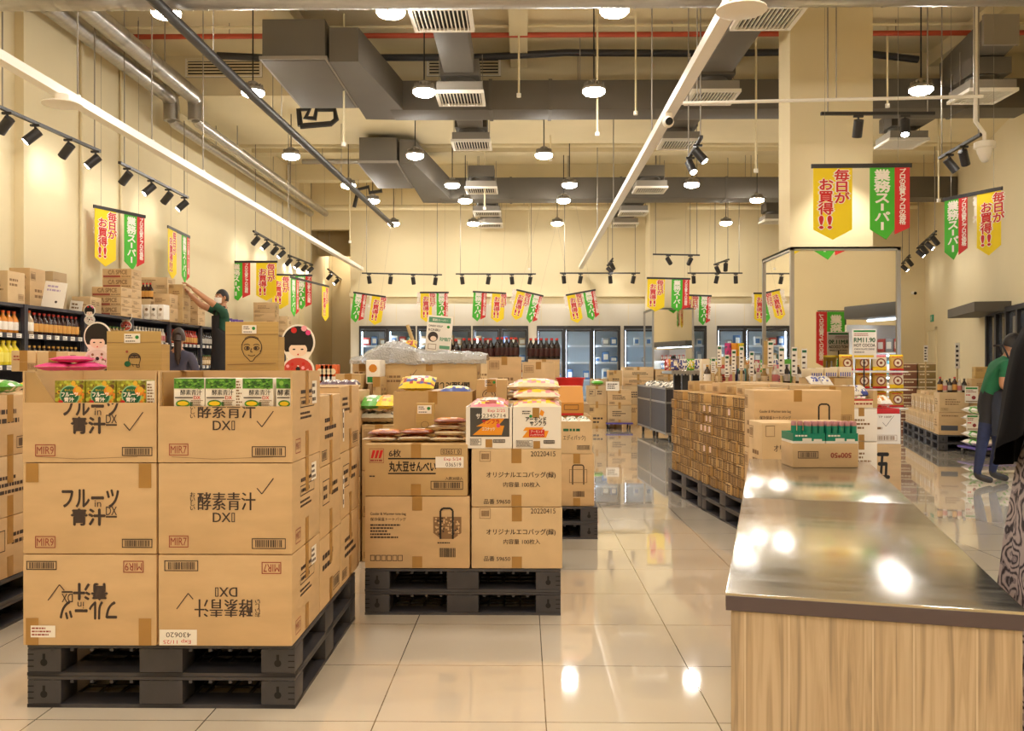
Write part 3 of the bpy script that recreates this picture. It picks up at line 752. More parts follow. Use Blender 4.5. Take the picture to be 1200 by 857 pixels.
banners(bk(884, 344), bk(920, 344), 0, 'banner pair at the far wall beside the edge of the near mirror', h=.70)
o = empty('banner_flag', 'tall green and red banner on a pole facing the near mirror', 'banner', (4.84, 5.6, 2.10), PI, 'green, red and yellow shop banners')
banner_parts(o, None, 0, -.2, .385, .74, True, False)
for k_ in o.children: k_.scale = (1.15, 1, 1.3)
part('pole', B().cyl((-.24, 0, -2.119), (-.24, 0, .03), .012, BLK, n=8).cyl((-.24, 0, .012), (.2, 0, .012), .008, BLK, n=8).cyl((-.24, 0, -2.119), (-.24, 0, -2.09), .14, BLK, n=20), o)

# ================================================================== PALLETS
def mk_pallet():
    W_, D_, H_ = .982, 1.18, .115
    x, y = W_ / 2, D_ / 2
    b = B().box(-x, -y, H_ - .014, x, y, H_, PALLET, .004)
    for k in range(14): q = -x + .02 + k * (W_ - .04) / 13; b.box(q - .006, -y, H_ - .024, q + .006, y, H_ - .014, PALLET)
    o = tag(link('pallet', b), '', 'pallet')
    f = B()
    for q in (-x, -.08, x - .125): f.box(q, -y, 0, q + (.16 if q == -.08 else .125), y, .013, PALLET)
    for q in (-y, -.08, y - .125): f.box(-x, q, 0, x, q + (.16 if q == -.08 else .125), .0125, PALLET)
    for k in range(12): q = -x + .04 + k * (W_ - .08) / 11; f.box(q - .005, -y + .01, .002, q + .005, y - .01, .011, PALLET)
    for k in range(14): q = -y + .04 + k * (D_ - .08) / 13; f.box(-x + .01, q - .005, .002, x - .01, q + .005, .011, PALLET)
    part('bottom_frame', f, o)
    for (xa, xb) in ((-x, -x + .125), (-.08, .08), (x - .125, x)):
        for (ya, yb_) in ((-y, -y + .125), (-.08, .08), (y - .125, y)):
            c = B().box(xa, ya, .013, xb, yb_, H_ - .014, PALLET, .006)
            if xa != -.08 and ya != -.08:
                sx = -1 if xa < 0 else 1
                for F in (c.face((xa, ya, .013), (1, 0, 0), (0, 0, 1)) if ya < 0 else c.face((xb, yb_, .013), (-1, 0, 0), (0, 0, 1)),):
                    F.disc(.062, .036, .013, DARK); F.rect(.057, .04, .067, .068, DARK)
                    for k in range(3): F.rect(.1 if sx > 0 else .002, .02 + k * .022, .123 if sx > 0 else .025, .024 + k * .022, DARK)
            part('block', c, o)
    return o
PAL = Maker(mk_pallet)
PH = .116
def pallets(x, y, label, rz=0.0, n=2, who=('lower', 'upper')):
    """two stacked pallets with their front edge centre at x, y"""
    c = Vector((x, y, 0)) + Matrix.Rotation(rz, 3, 'Z') @ Vector((0, .59, 0))
    for k in range(n): PAL((c.x, c.y, k * PH), f"{who[k]} black plastic pallet {label}", rz, 'black plastic pallets')
pallets(-1.324, 3.30, 'under the front left stack of printed cartons')
pallets(-.307, 4.55, 'under the middle stack with the rice cracker carton')
pallets(.04, 6.55, 'behind the middle stack beside the aisle')
pallets(-2.96, 4.05, 'at the left edge beside the front stack')
RZF = .0867
FU = Vector((-math.sin(RZF), math.cos(RZF), 0)); FV = Vector((math.cos(RZF), math.sin(RZF), 0))
F0 = Vector((1.628, 6.87, 0)) - FU * .14                       # near corner of the long aisle block
def fpos(along, across, z=0): return F0 + FU * along + FV * across + Vector((0, 0, z))
for i in range(2):
    c = fpos(.592 + i * 1.19, .495)
    for k in range(2): PAL((c.x, c.y, k * PH), f"{['lower', 'upper'][k]} black pallet, {['nearer', 'farther'][i]} of two under the block of small boxes", RZF, 'black plastic pallets')

# ================================================================== CARTONS
def faces(b, w, d):
    return (b.face((-w / 2, -d / 2, 0), (1, 0, 0), (0, 0, 1)), b.face((w / 2, -d / 2, 0), (0, 1, 0), (0, 0, 1)), b.face((-w / 2, d / 2, 0), (0, -1, 0), (0, 0, 1)))
def tape_part(o, w, d, h, side='F', low=True, m=TAPE, wid=.05):
    """one strip folded over the top, and two short ones at the bottom edges"""
    e = .0016; L_ = (d if side in 'FB' else w) / 2; dn = .07 if side in 'FB' else .13
    P = lambda a, c, z: (c, a, z) if side in 'FB' else (a, c, z)
    t = B(); vs = []
    for c in (-wid / 2, wid / 2):
        for a, z in ((-L_ - e, h - dn), (-L_ - e, h + e), (L_ + e, h + e), (L_ + e, h - dn), (L_ + e * .4, h - dn), (L_ + e * .4, h + e * .4), (-L_ - e * .4, h + e * .4), (-L_ - e * .4, h - dn)): vs.append(P(a, c, z))
    t.add(vs, [(i, (i + 1) % 8, 8 + (i + 1) % 8, 8 + i) for i in range(8)] + [(0, 1, 6, 7), (1, 2, 5, 6), (2, 3, 4, 5), (15, 14, 9, 8), (14, 13, 10, 9), (13, 12, 11, 10)], m)
    p = part('tape', t, o)
    if low:
        t = B(); lo = .06 if side in 'FB' else .1
        if side in 'FB': t.box(-wid / 2, -d / 2 - e, .004, wid / 2, -d / 2 - e * .4, lo, m)
        else: t.box(w / 2 + e * .4, -wid / 2, .004, w / 2 + e, wid / 2, lo, m)
        part('tape', t, o)
    return p
def price_card(F, x, y, w=.09, h=.055):
    F.lift().rect(x, y, x + w, y + h, WHITE).lift().lines(x + .006, y + h * .45, x + w * .62, y + h * .9, 2, INK, 3).disc(x + w * .8, y + h * .62, h * .2, GREENP).lines(x + .006, y + .004, x + w * .8, y + h * .3, 1, INK, 5)
    F.k = 0
def generic(F, w, h, seed, m=INK):
    r = random.Random(seed); k = r.randrange(5)
    if k == 0: F.bars(w * .62, h * .08, w * .93, h * .25, m).lines(w * .08, h * .6, w * .5, h * .85, 3, m, seed)
    elif k == 1: F.lines(w * .2, h * .35, w * .8, h * .7, 3, m, seed).bars(w * .06, h * .08, w * .3, h * .22, m)
    elif k == 2: F.frame(w * .1, h * .45, w * .42, h * .8, .004, m).lines(w * .14, h * .5, w * .38, h * .75, 2, m, seed).lines(w * .52, h * .5, w * .9, h * .75, 2, m, seed + 1)
    elif k == 3: F.lines(w * .1, h * .5, w * .75, h * .8, 2, m, seed).bars(w * .6, h * .1, w * .92, h * .3, m)
    else: F.bars(w * .06, h * .68, w * .35, h * .9, m).lines(w * .3, h * .2, w * .85, h * .5, 2, m, seed)
def gcarton(w, d, h, loc, label, rz=0.0, seed=0, m=None, group='plain brown cartons', side='F', tape=True, front=True, right=True, left=False, ink=INKM):
    m = m or CARDS[seed % 4]
    b = B().box(-w / 2, -d / 2, 0, w / 2, d / 2, h, m, .005)
    F, Rt, Lf = faces(b, w, d)
    if front: generic(F, w, h, seed, ink)
    if right: generic(Rt, d, h, seed + 7, ink)
    if left: generic(Lf, d, h, seed + 3, ink)
    F.line([(.01, h - .004), (w - .01, h - .004)], .0025, INKM)
    o = thing('carton', b, label, 'carton', loc, rz, group)
    if tape: tape_part(o, w, d, h, side)
    return o
GAP = .0025
# ---- front left stack: 2 wide, 3 high, 3 deep
S1 = 325.0
cw, cd, ch = .488, .445, .3305
YA = 3.28
XL, XR = -1.576, -1.082
def q1(px, py, x0, yb_): return ((px - x0) / S1, (yb_ - py) / S1)
def mir9(F, clip=None):
    Q = lambda a, c, e, g: (*q1(a, g, 22, 648), *q1(e, c, 22, 648))
    F.text('フルーツ', *Q(69, 572, 136, 593), INK, .035, clip=clip); F.text('in', *Q(107, 584, 116, 593), CARD, .05)
    F.lift().text('in', *Q(107.6, 584.6, 115.4, 592.4), INK, 0); F.k = 0
    F.text('青汁', *Q(80, 595, 120, 614), INK, .04); F.text('DX', *Q(121, 592, 134, 602), INK, .01); F.rect(*Q(121, 603, 134, 605), INK)
    F.frame(*Q(37, 627, 61, 641), .003, INKR); F.text('MIR9', *Q(39, 629.5, 59, 638.5), INKR, .004); F.bars(*Q(140, 630, 176, 640.5), INK)
def mir7(F, clip=None):
    Q = lambda a, c, e, g: (*q1(a, g, 184, 648), *q1(e, c, 184, 648))
    F.text('お\nい\nし\nい', *Q(222, 575, 228, 596), INK, .02, clip=clip, spacing=.8)
    F.text('酵素青汁', *Q(231, 575, 299, 596), INK, .02, clip=clip); F.text('DX', *Q(249, 599, 270, 610), INK, .015)
    F.frame(*Q(271, 599, 275, 610), .003, INK); F.frame(*Q(197, 626, 220, 640), .003, INKR); F.text('MIR7', *Q(199, 628.5, 218, 637.5), INKR, .004); F.bars(*Q(295, 629, 335, 641.5), INK)
def tick(F, x, y, s=.06): F.line([(x, y), (x + s * .3, y - s * .35), (x + s, y + s * .6)], .0035, INK)
def mirside(F, w, h):
    F.frame(w * .26, h * .58, w * .76, h * .70, .0035, INK); F.lines(w * .3, h * .60, w * .74, h * .68, 1, INK, 4); F.lines(w * .28, h * .72, w * .76, h * .8, 1, INK, 6)
    F.lines(w * .26, h * .44, w * .78, h * .54, 2, INK, 8); F.frame(w * .10, h * .08, w * .27, h * .24, .003, INKR); F.text('MIR7', w * .12, h * .12, w * .25, h * .2, INKR, .004)
def paper(o, F_, x0, y0, x1, y1, lab='white paper label', w=None, ink=INK, seed=1, big=None):
    """a stuck-on label as a part of its carton"""
    t = B(); G = t.face(F_.o - F_.n * F_.e, F_.u, F_.v, .002)
    G.rect(x0, y0, x1, y1, WHITE).lift()
    if big: big(G)
    else: G.lines(x0 + .004, y0 + .004, x1 - .004, y1 - .004, 3, ink, seed)
    return part('label', t, o, lab)
rowz = [.233, .233 + ch + GAP, .233 + 2 * (ch + GAP)]
ROWW = ['bottom', 'middle', 'top']
for k in (0, 1):
    # fruit juice column
    b = B().box(-cw / 2, -cd / 2, 0, cw / 2, cd / 2, ch, CARD, .006); F, Rt, Lf = faces(b, cw, cd)
    if k == 0: F.flip(cw, ch)
    mir9(F); generic(Lf, cd, ch, 3)
    if k == 0: tick(F, .335, .13)
    o = thing('carton', b, ['upside down carton printed MIR9 on the front left pallet', 'middle carton printed MIR9 with two tape corners, front left stack'][k], 'carton', (XL, YA + cd / 2, rowz[k]), 0, 'printed drink powder cartons')
    yy = (.26, ch - .002) if k else (.002, .10)
    for xa_ in (.012, cw - .064): t = B(); t.face((-cw / 2, -cd / 2, 0), (1, 0, 0), (0, 0, 1), .0016).rect(xa_, yy[0] - (.02 if k and xa_ > .1 else 0), xa_ + .046, yy[1], TAPE); part('tape', t, o)
    if k == 0: paper(o, faces(b, cw, cd)[0], .03, .03, .12, .073, ink=INKR)
    # enzyme column
    b = B().box(-cw / 2, -cd / 2, 0, cw / 2, cd / 2, ch, CARD, .006); F, Rt, Lf = faces(b, cw, cd)
    if k == 0: F.flip(cw, ch)
    mir7(F); mirside(Rt, cd, ch); tick(F, .36, .16 if k == 0 else .24)
    o = thing('carton', b, ['upside down carton printed MIR7 with a handwritten label, front stack', 'middle carton printed MIR7 in the front stack'][k], 'carton', (XR, YA + cd / 2, rowz[k]), 0, 'printed drink powder cartons')
    tape_part(o, cw, cd, ch, 'S')
    paper(o, Rt, .29, ch - .1, .37, ch - .03)
    if k == 0:
        FF = faces(b, cw, cd)[0]
        def hand(G): G.o = G.o + G.u * .15 + G.v * .062; G.u = -G.u; G.v = -G.v; G.text('430620', .03, .012, .12, .03, INK, .0); G.text('Exp 11/25', .03, .036, .13, .053, RED, .0)
        paper(o, FF, .006, .004, .142, .06, 'white label with upside down handwriting', big=hand)
# opened top cartons with a cut front
def opened(w, d, h, cut, floor_h, m=CARD):
    t = .006; b = B()
    b.box(-w / 2, d / 2 - t, 0, w / 2, d / 2, h, m); b.box(-w / 2, -d / 2, 0, -w / 2 + t, d / 2 - t, h, m); b.box(w / 2 - t, -d / 2, 0, w / 2, d / 2 - t, h, m)
    b.box(-w / 2 + t, -d / 2, 0, w / 2 - t, -d / 2 + t, cut, m); b.box(-w / 2 + t, -d / 2 + t, 0, w / 2 - t, d / 2 - t, floor_h, KIN)
    return b
for col in (0, 1):
    cut = .216 if col == 0 else .203
    b = opened(cw, cd, ch, cut, .19); F, Rt, Lf = faces(b, cw, cd)
    (mir9 if col == 0 else mir7)(F, clip=cut - .002)
    if col: mirside(Rt, cd, ch)
    tick(F, .37, .14, .07) if col == 0 else tick(F, .36, .15)
    F.line([(.05, .02), (.2, .012), (.42, .02)], .0015, INKM)
    o = thing('carton', b, ['open top carton printed MIR9 holding fruit drink boxes', 'open top carton printed MIR7 holding green leaf drink boxes'][col], 'carton', ((XL, XR)[col], YA + cd / 2, rowz[2]), 0, 'printed drink powder cartons')
    fl = B()
    fl.add([(-cw / 2 + .007, -cd / 2 + .0065, cut), (-cw / 2 + .115, -cd / 2 + .0065, cut - .002), (-cw / 2 + .012, -cd / 2 + .06, ch - .004), (-cw / 2 + .007, -cd / 2 + .0065, ch - .004),
            (-cw / 2 + .007, -cd / 2 + .0105, cut), (-cw / 2 + .115, -cd / 2 + .0105, cut - .002), (-cw / 2 + .012, -cd / 2 + .064, ch - .004), (-cw / 2 + .007, -cd / 2 + .0105, ch - .004)], [(0, 1, 2, 3), (7, 6, 5, 4), (0, 4, 5, 1), (1, 5, 6, 2), (2, 6, 7, 3)], KIN) if col == 0 else fl.box(-cw / 2 + .007, -cd / 2 + .02, .19, -cw / 2 + .011, cd / 2 - .01, ch - .004, KIN)
    part('flap', fl, o)
    if col:
        tape_part(o, cw, cd, ch, 'S'); paper(o, Rt, .30, ch - .13, .38, ch - .04)
LEAF1 = mat('fruit_olive', '8d8a1e', .5, var=.5, scale=60); FR1 = mat('fruit_yellow', 'e0b030', .5); FR2 = mat('fruit_lime', 'b7c040', .5); FR3 = mat('fruit_brown', '6d4a24', .5); FR4 = mat('fruit_orange', 'e58a28', .5)
LEAFG = mat('leaf_green', '4d8a2a', .5, var=.6, scale=70); LEAFD = mat('leaf_dark', '28531c', .5); LEAFL = mat('leaf_light', '86bd4a', .5)
def mk_juice():
    w, d, h = .109, .06, .104
    b = B().box(-w / 2, -d / 2, 0, w / 2, d / 2, h, LEAF1, .001); F, Rt, Lf = faces(b, w, d); r = random.Random(4)
    for i in range(90):
        q = r.uniform(.003, .009); F.disc(r.uniform(q, w - q), r.uniform(q, h - q), q, r.choice([FR1, FR2, FR3, FR1, FR2, FR4]), 8)
        if i % 30 == 0: F.lift()
    F.k = 4; F.disc(.056, .05, .037, mat('print_pale_green', '8fbf90', .5), 24).lift().disc(.056, .05, .033, DGREEN, 24).lift().disc(.085, .066, .017, FR4, 16).disc(.088, .071, .011, FR1, 14).lift()
    F.text('おいしい', .038, .066, .07, .073, YELP, .02).text('フルーツ', .026, .046, .086, .061, WHITE, .05).text('青汁', .036, .027, .072, .043, WHITE, .05).disc(.024, .024, .009, RED, 10)
    return tag(link('drink_box', b), '', 'box')
def mk_enzyme():
    w, d, h = .112, .06, .113
    b = B().box(-w / 2, -d / 2, 0, w / 2, d / 2, h, WHITE, .001); F, Rt, Lf = faces(b, w, d); r = random.Random(9)
    F.rect(.001, .075, w - .001, h - .001, LEAFG).lift()
    for i in range(46):
        x, y = r.uniform(.01, w - .01), r.uniform(.074, h - .008); a = r.uniform(0, 6); q = .008
        F.poly([(x - q * math.cos(a), y - q * math.sin(a) * .7), (x + q * .4 * math.sin(a), y - q * .4 * math.cos(a)), (x + q * math.cos(a), y + q * math.sin(a) * .7), (x - q * .4 * math.sin(a), y + q * .4 * math.cos(a))], r.choice([LEAFD, LEAFL, LEAFG, LEAFL]))
    F.lift().text('酵素青汁', .024, .05, .104, .072, WHITE, .08).lift().text('酵素青汁', .025, .051, .103, .071, INKB, .02)
    F.rect(.005, .040, .07, .044, INK).text('DX', .074, .036, .098, .048, RED, .02).disc(.034, .02, .026, LEAFG, 18, .014).lift().disc(.034, .021, .020, YELP, 14, .008).rect(.06, .012, .07, .027, DGREEN).lines(.064, .008, .108, .034, 5, INKM, 2)
    return tag(link('drink_box', b), '', 'box')
JB, EB = Maker(mk_juice), Maker(mk_enzyme)
for i in range(3):
    x = XL - cw / 2 + (57 + 36.8 * (i + .5) - 22) / S1
    JB((x, YA + .045, rowz[2] + .192), f"fruit drink powder box with green roundel, {NTH[i]} from the left in its carton", 0, 'fruit drink boxes')
    for r_ in (1, 2): JB((x, YA + .045 + r_ * .063, rowz[2] + .192), f"fruit drink powder box, {NTH[i]} from the left and {NTH[r_]} row behind the front one", 0, 'fruit drink boxes')
b = B().box(-.016, -.03, 0, .016, .03, .102, WHITE, .001); b.face((-.016, -.03, 0), (1, 0, 0), (0, 0, 1)).lines(.003, .01, .028, .095, 8, INKM)
thing('drink_box', b, 'drink powder box turned edge on at the right of the fruit drink row', 'box', (XL - cw / 2 + (172 - 22) / S1, YA + .045, rowz[2] + .192), 0, 'fruit drink boxes')
for i, px in enumerate((219, 256.5, 300.5)):
    x = XR - cw / 2 + (px - 184) / S1
    for r_ in range(2): EB((x, YA + .045 + r_ * .063, rowz[2] + .192), f"white and leaf green drink powder box, {NTH[i]} from the left, {NTH[r_]} row", 0, 'green leaf drink boxes')
x = XR + cw / 2 - .006 - .0575
b = B().box(-.014, -.03, 0, .014, .03, .112, WHITE, .001); b.face((-.014, -.03, 0), (1, 0, 0), (0, 0, 1)).lines(.003, .01, .025, .105, 9, INKM)
thing('drink_box', b, 'drink powder box turned edge on between the green leaf boxes', 'box', (XR - cw / 2 + (278.5 - 184) / S1, YA + .045, rowz[2] + .192), 0, 'green leaf drink boxes')
b = B().box(-.027, -.03, 0, .027, .03, .113, WHITE, .001); F = b.face((-.027, -.03, 0), (1, 0, 0), (0, 0, 1)); F.rect(.001, .075, .053, .112, LEAFG).lift(); F.disc(.02, .095, .009, LEAFL, 8).disc(.04, .085, .008, LEAFD, 8).text('酵素', .006, .05, .05, .072, INKB, .02).rect(.004, .04, .05, .044, INK).disc(.03, .02, .022, LEAFG, 16, .013).disc(.03, .02, .016, YELP, 12, .008)
thing('drink_box', b, 'half hidden white and leaf green drink powder box at the right end of its carton', 'box', (XR + cw / 2 - .036, YA + .045, rowz[2] + .192), 0, 'green leaf drink boxes')
# rows behind on the same pallet
d2, h2 = .415, .295
for r_, (y0, dd, hh) in enumerate(((YA + cd + .006, .415, .295), (YA + cd + .006 + .42, .46, .305))):
    for c_, x in enumerate((XL, XR)):
        for k in range(3):
            o = gcarton(cw, dd, hh, (x, y0 + dd / 2, .233 + k * (hh + GAP)), f"brown carton, {ROWW[k]} of the {['middle', 'rear'][r_]} {['left', 'right'][c_]} column of the front stack", seed=r_ * 7 + c_ * 3 + k * 5 + 1, m=CARD, group='plain brown cartons', side='S', ink=INK)
            if c_ and k and r_: paper(o, faces(B(), cw, dd)[1], .04, .05, .07, .2, 'white vertical label')
ZTOP2, ZTOP3 = .233 + 3 * (.295 + GAP), .233 + 3 * (.305 + GAP)
# kraft display boards standing on the rear cartons
def kraft(pa, pb, ptop, Y, zb, label, draw, card_px):
    xa, xb = XX(pa, Y), XX(pb, Y); w_ = xb - xa; h_ = ZZ(ptop, Y) - zb
    b = B().box(-w_ / 2, 0, 0, w_ / 2, .012, h_, KRAFT, .002); b.box(-w_ / 2, .012, 0, w_ / 2, .12, .01, KRAFT); b.box(-w_ / 2, .012, .01, -w_ / 2 + .01, .1, h_ * .8, KRAFT); b.box(w_ / 2 - .01, .012, .01, w_ / 2, .1, h_ * .8, KRAFT)
    F = b.face((-w_ / 2, 0, 0), (1, 0, 0), (0, 0, 1)); s = FL / Y
    F.line([(.0, h_ * .82), (w_, h_ * .83)], .002, INKM)
    o_ = F.o.copy(); draw(F, w_, h_); F.o = o_
    o = thing('display_board', b, label, 'display board', ((xa + xb) / 2, Y, zb))
    t = B(); G = t.face((-w_ / 2, 0, 0), (1, 0, 0), (0, 0, 1), .002); price_card(G, (card_px[0] - pa) / s, h_ - (card_px[3] - ptop) / s, (card_px[2] - card_px[0]) / s, (card_px[3] - card_px[1]) / s)
    part('price_card', t, o, 'white price card with a green dot')
def arc(cx, cy, rx, ry, a0, a1, n=14): return [(cx + rx * math.cos(R(a0 + (a1 - a0) * i / n)), cy + ry * math.sin(R(a0 + (a1 - a0) * i / n))) for i in range(n + 1)]
def doodle1(F, w, h):
    F.o = F.o + F.v * (h * .36); h *= .64
    F.line(arc(w * .52, h * .33, w * .11, h * .13, 200, -20), .004, INK).line([(w * .42, h * .3), (w * .41, h * .2), (w * .6, h * .17), (w * .63, h * .3)], .003, INK)
    F.poly(arc(w * .52, h * .34, w * .1, h * .1, 0, 180), INK); F.lift().line(arc(w * .48, h * .36, w * .03, h * .02, 0, 180, 6), .002, KRAFT).line(arc(w * .56, h * .36, w * .03, h * .02, 0, 180, 6), .002, KRAFT); F.k = 0
    F.disc(w * .39, h * .2, w * .06, DGREEN, 14, h * .07).line([(w * .48, h * .2), (w * .5, h * .13)], .003, INK).line([(w * .56, h * .2), (w * .56, h * .12), (w * .61, h * .12), (w * .61, h * .19)], .003, INK).disc(w * .38, h * .5, .006, INKR, 6)
def doodle2(F, w, h):
    F.o = F.o + F.v * (h * .30); h *= .68
    F.line(arc(w * .5, h * .52, w * .19, h * .2, 200, -30, 18), .0035, INK).line([(w * .32, h * .46), (w * .36, h * .36), (w * .42, h * .3), (w * .47, h * .24), (w * .52, h * .24), (w * .57, h * .32), (w * .66, h * .4), (w * .67, h * .46)], .003, INK)
    for s_ in (-1, 1): F.line(arc(w * (.5 + s_ * .09), h * .5, w * .05, h * .035, 0, 360, 12), .003, INK).line(arc(w * (.5 + s_ * .09), h * .55, w * .06, h * .03, 20, 160, 6), .003, INK).disc(w * (.5 + s_ * .08), h * .5, .006, INK, 8)
    F.line([(w * .5, h * .5), (w * .48, h * .43), (w * .52, h * .42)], .003, INK).line(arc(w * .5, h * .38, w * .07, h * .035, 200, 340, 8), .003, INK).line(arc(w * .5, h * .66, w * .14, h * .08, 20, 160, 8), .0025, INK)
    F.line([(w * .04, h * .17), (w * .96, h * .2)], .0025, INKM)
kraft(125, 188, 388, 3.80, ZTOP2, 'plain kraft display board with a small doodle holding a green cup', doodle1, (146, 391, 165, 402))
kraft(264, 326, 377, 3.80, ZTOP2, 'kraft display board with a line drawing of a face, taller one', doodle2, (284, 381, 301, 391))
# doll shaped paper standees
KP = mat('kimono_red', 'c84438', .6); FACEP = mat('paper_face', 'f4dcc8', .6); BLUSH = mat('blossom_pink', 'f0a8b8', .6)
def standee(loc, h, label, body=KP, rz=0.0, ornament=True):
    w_ = h * .56; b = B()
    pts = arc(0, h * .70, w_ * .5, h * .30, -38, 218, 22) + arc(0, h * .24, w_ * .48, h * .24, 128, 412, 22)
    n = len(pts); vs = [(x, -.003, z) for x, z in pts] + [(x, .003, z) for x, z in pts]
    b.add(vs, [tuple(range(n)), tuple(range(2 * n - 1, n - 1, -1))] + [(i, n + i, n + (i + 1) % n, (i + 1) % n) for i in range(n)], WHITE)
    F = b.face((0, -.003, 0), (1, 0, 0), (0, 0, 1))
    F.poly(arc(0, h * .70, w_ * .45, h * .27, -35, 215, 22), HAIR); F.lift().poly(arc(0, h * .58, w_ * .27, h * .115, 140, 400, 18), FACEP)
    F.disc(-w_ * .12, h * .585, w_ * .045, INKB, 10, w_ * .022).disc(w_ * .12, h * .585, w_ * .045, INKB, 10, w_ * .022).disc(0, h * .50, w_ * .025, RED, 8)
    F.disc(0, h * .24, w_ * .43, body, 22, h * .205); F.lift()
    r = random.Random(2)
    for i in range(30): a = r.uniform(0, 6.28); q = r.uniform(.06, .38); F.disc(w_ * q * math.cos(a), h * .24 + w_ * q * math.sin(a) * .75, w_ * .05, r.choice([WHITE, BLUSH, body, RED if body is KP else INKM]), 8)
    F.disc(0, h * .26, w_ * .07, INKB, 8)
    if ornament: F.disc(-w_ * .12, h * .90, w_ * .09, RED, 8).disc(w_ * .18, h * .93, w_ * .09, BLUSH, 8).disc(w_ * .3, h * .86, w_ * .08, PINK, 8)
    b.box(-w_ * .2, .003, 0, w_ * .2, .05, .004, WHITE)
    return thing('standee', b, label, 'standee', loc, rz)
Y = 4.45
standee((XX(349.5, Y), Y, ZTOP3), ZZ(380, Y) - ZTOP3, 'paper standee of a black haired doll in red kimono on the front stack')

# ---- middle stack
Y = 4.55; S2 = FL / Y
def put(pa, pb, ya, yb_, Y, d, name, label, printer, m, group, side='F', tape=True, zb=None):
    """one carton seen front on between pixel columns pa..pb, rows ya..yb at depth Y"""
    s = FL / Y; x0, x1 = XX(pa, Y), XX(pb, Y); z0 = ZZ(yb_, Y) if zb is None else zb; z1 = ZZ(ya, Y); w_, h_ = x1 - x0, z1 - z0
    b = B().box(-w_ / 2, -d / 2, 0, w_ / 2, d / 2, h_, m, .006); F, Rt, Lf = faces(b, w_, d)
    Q = lambda a, c, e, g: ((a - pa) / s, h_ - (g - ya) / s, (e - pa) / s, h_ - (c - ya) / s)
    if printer: printer(F, Q, w_, h_)
    generic(Rt, d, h_, int(pa), INKM); generic(Lf, d, h_, int(pb), INKM)
    o = thing(name, b, label, 'carton', ((x0 + x1) / 2, Y + d / 2, z0), 0, group)
    if tape: tape_part(o, w_, d, h_, side)
    return o, Q, b
def pr_cooler(F, Q, w, h):
    F.text('Cooler & Warmer tote bag', *Q(434, 601, 476, 605), INK, .01).text('保冷保温トートバッグ', *Q(434, 607, 476, 611), INK, .01).lines(*Q(434, 614, 470, 632), 5, INK, 2)
    q = Q(508, 606, 541, 632); F.poly([(q[0], q[3]), (q[0], q[1] + .03), (q[0] + .04, q[1]), (q[2] - .04, q[1]), (q[2], q[1] + .03), (q[2], q[3])], INKM)
    r = random.Random(5); F.lift()
    for i in range(60): F.disc(r.uniform(q[0] + .01, q[2] - .01), r.uniform(q[1] + .02, q[3] - .004), .005, r.choice([CARD, CARD, INK]), 6)
    F.lift(); q = Q(516.5, 596, 531, 632); F.line([(q[0], q[1]), (q[0], q[3] - .012), (q[0] + .012, q[3]), (q[2] - .012, q[3]), (q[2], q[3] - .012), (q[2], q[1])], .009, INKB)
    F.k = 0; F.bars(*Q(513, 640, 536, 656), INKB, frame=False).lines(*Q(513, 635, 536, 638), 1, INK, 3)
    q = Q(434, 651, 473, 658)
    for i in range(6): x = q[0] + (q[2] - q[0]) * i / 6; F.frame(x, q[1], x + .024, q[3], .003, INK)
pallet_top = .2335
put(427.5, 550.5, 582.3, 665, Y, .44, 'carton', 'carton with a tote bag drawing and long handles, middle pallet', pr_cooler, CARDS[0], 'plain brown cartons', zb=pallet_top)
def pr_senbei(F, Q, w, h):
    F.frame(*Q(433, 526, 450, 543), .002, INKR)
    for i in range(3): q = Q(434.5 + i * 4.5, 528, 439.5 + i * 4.5, 537.5); F.poly([(q[0], q[1]), (q[0] + .012, q[1]), (q[2] + .003, q[3]), (q[0] + .01, q[3])], RED)
    F.lines(*Q(434, 538, 449, 542), 1, INKR, 2)
    F.text('6枚', *Q(456, 527, 470, 536), INK, .02).text('丸大豆せんべい', *Q(456, 541, 511, 553), INKB, .035).rect(*Q(455, 537, 511, 538.6), INKB).rect(*Q(455, 554.5, 511, 556), INKB)
    F.frame(*Q(517, 526, 541, 533), .002, INK).text('03651 0', *Q(519, 527.3, 539, 531.8), INK, .0).text('入数30袋入', *Q(522, 559, 543, 563), INK, .01).bars(*Q(505, 564, 543, 574), INK).lines(*Q(433, 557, 444, 560), 1, INK, 1)
o, Q, b = put(427, 548, 521, 582, Y, .44, 'carton', 'rice cracker carton with a red leaf mark and 6 printed, middle stack', pr_senbei, CARDS[2], 'plain brown cartons', zb=ZZ(582.3, Y) + GAP)
def hand(G): G.text('Exp 5/24', *[v for v in Q(521, 536.5, 541, 541)], RED, 0).text('036519', *[v for v in Q(523, 542.5, 541, 547)], INK, 0)
paper(o, faces(b, *(lambda d: (d.x, d.y))(o.dimensions))[0], *Q(511, 535.5, 544, 548.5), 'white label with handwritten numbers', big=hand)
ZSEN = ZZ(521, Y) + GAP
def pr_eco(dy):
    def f(F, Q, w, h):
        q = lambda a, c, e, g: Q(a, c + dy, e, g + dy)
        F.text('20220415', *q(622, 529, 651, 535), INK, .0).text('オリジナルエコバッグ(緑)', *q(570, 553, 651, 561), INK, .015).text('内容量 100枚入', *q(590, 565, 633, 571), INK, .005).text('品番 59650', *q(567, 585, 598, 591), INK, .005).frame(*q(562, 529, 575, 541), .002, INKM).bars(*q(563, 530, 574, 540), INKM, frame=False)
    return f
put(552.5, 659, 594.8, 665, Y, .44, 'carton', 'lower carton dated 20220415 on the middle pallet', pr_eco(67), CARDS[1], 'plain brown cartons', zb=pallet_top)
o, Q, b = put(552.5, 658, 526.5, 594.3, Y, .44, 'carton', 'upper carton dated 20220415 on the middle pallet', pr_eco(0), CARDS[1], 'plain brown cartons', zb=ZZ(594.8, Y) + GAP)
ZECO = ZZ(526.5, Y) + GAP
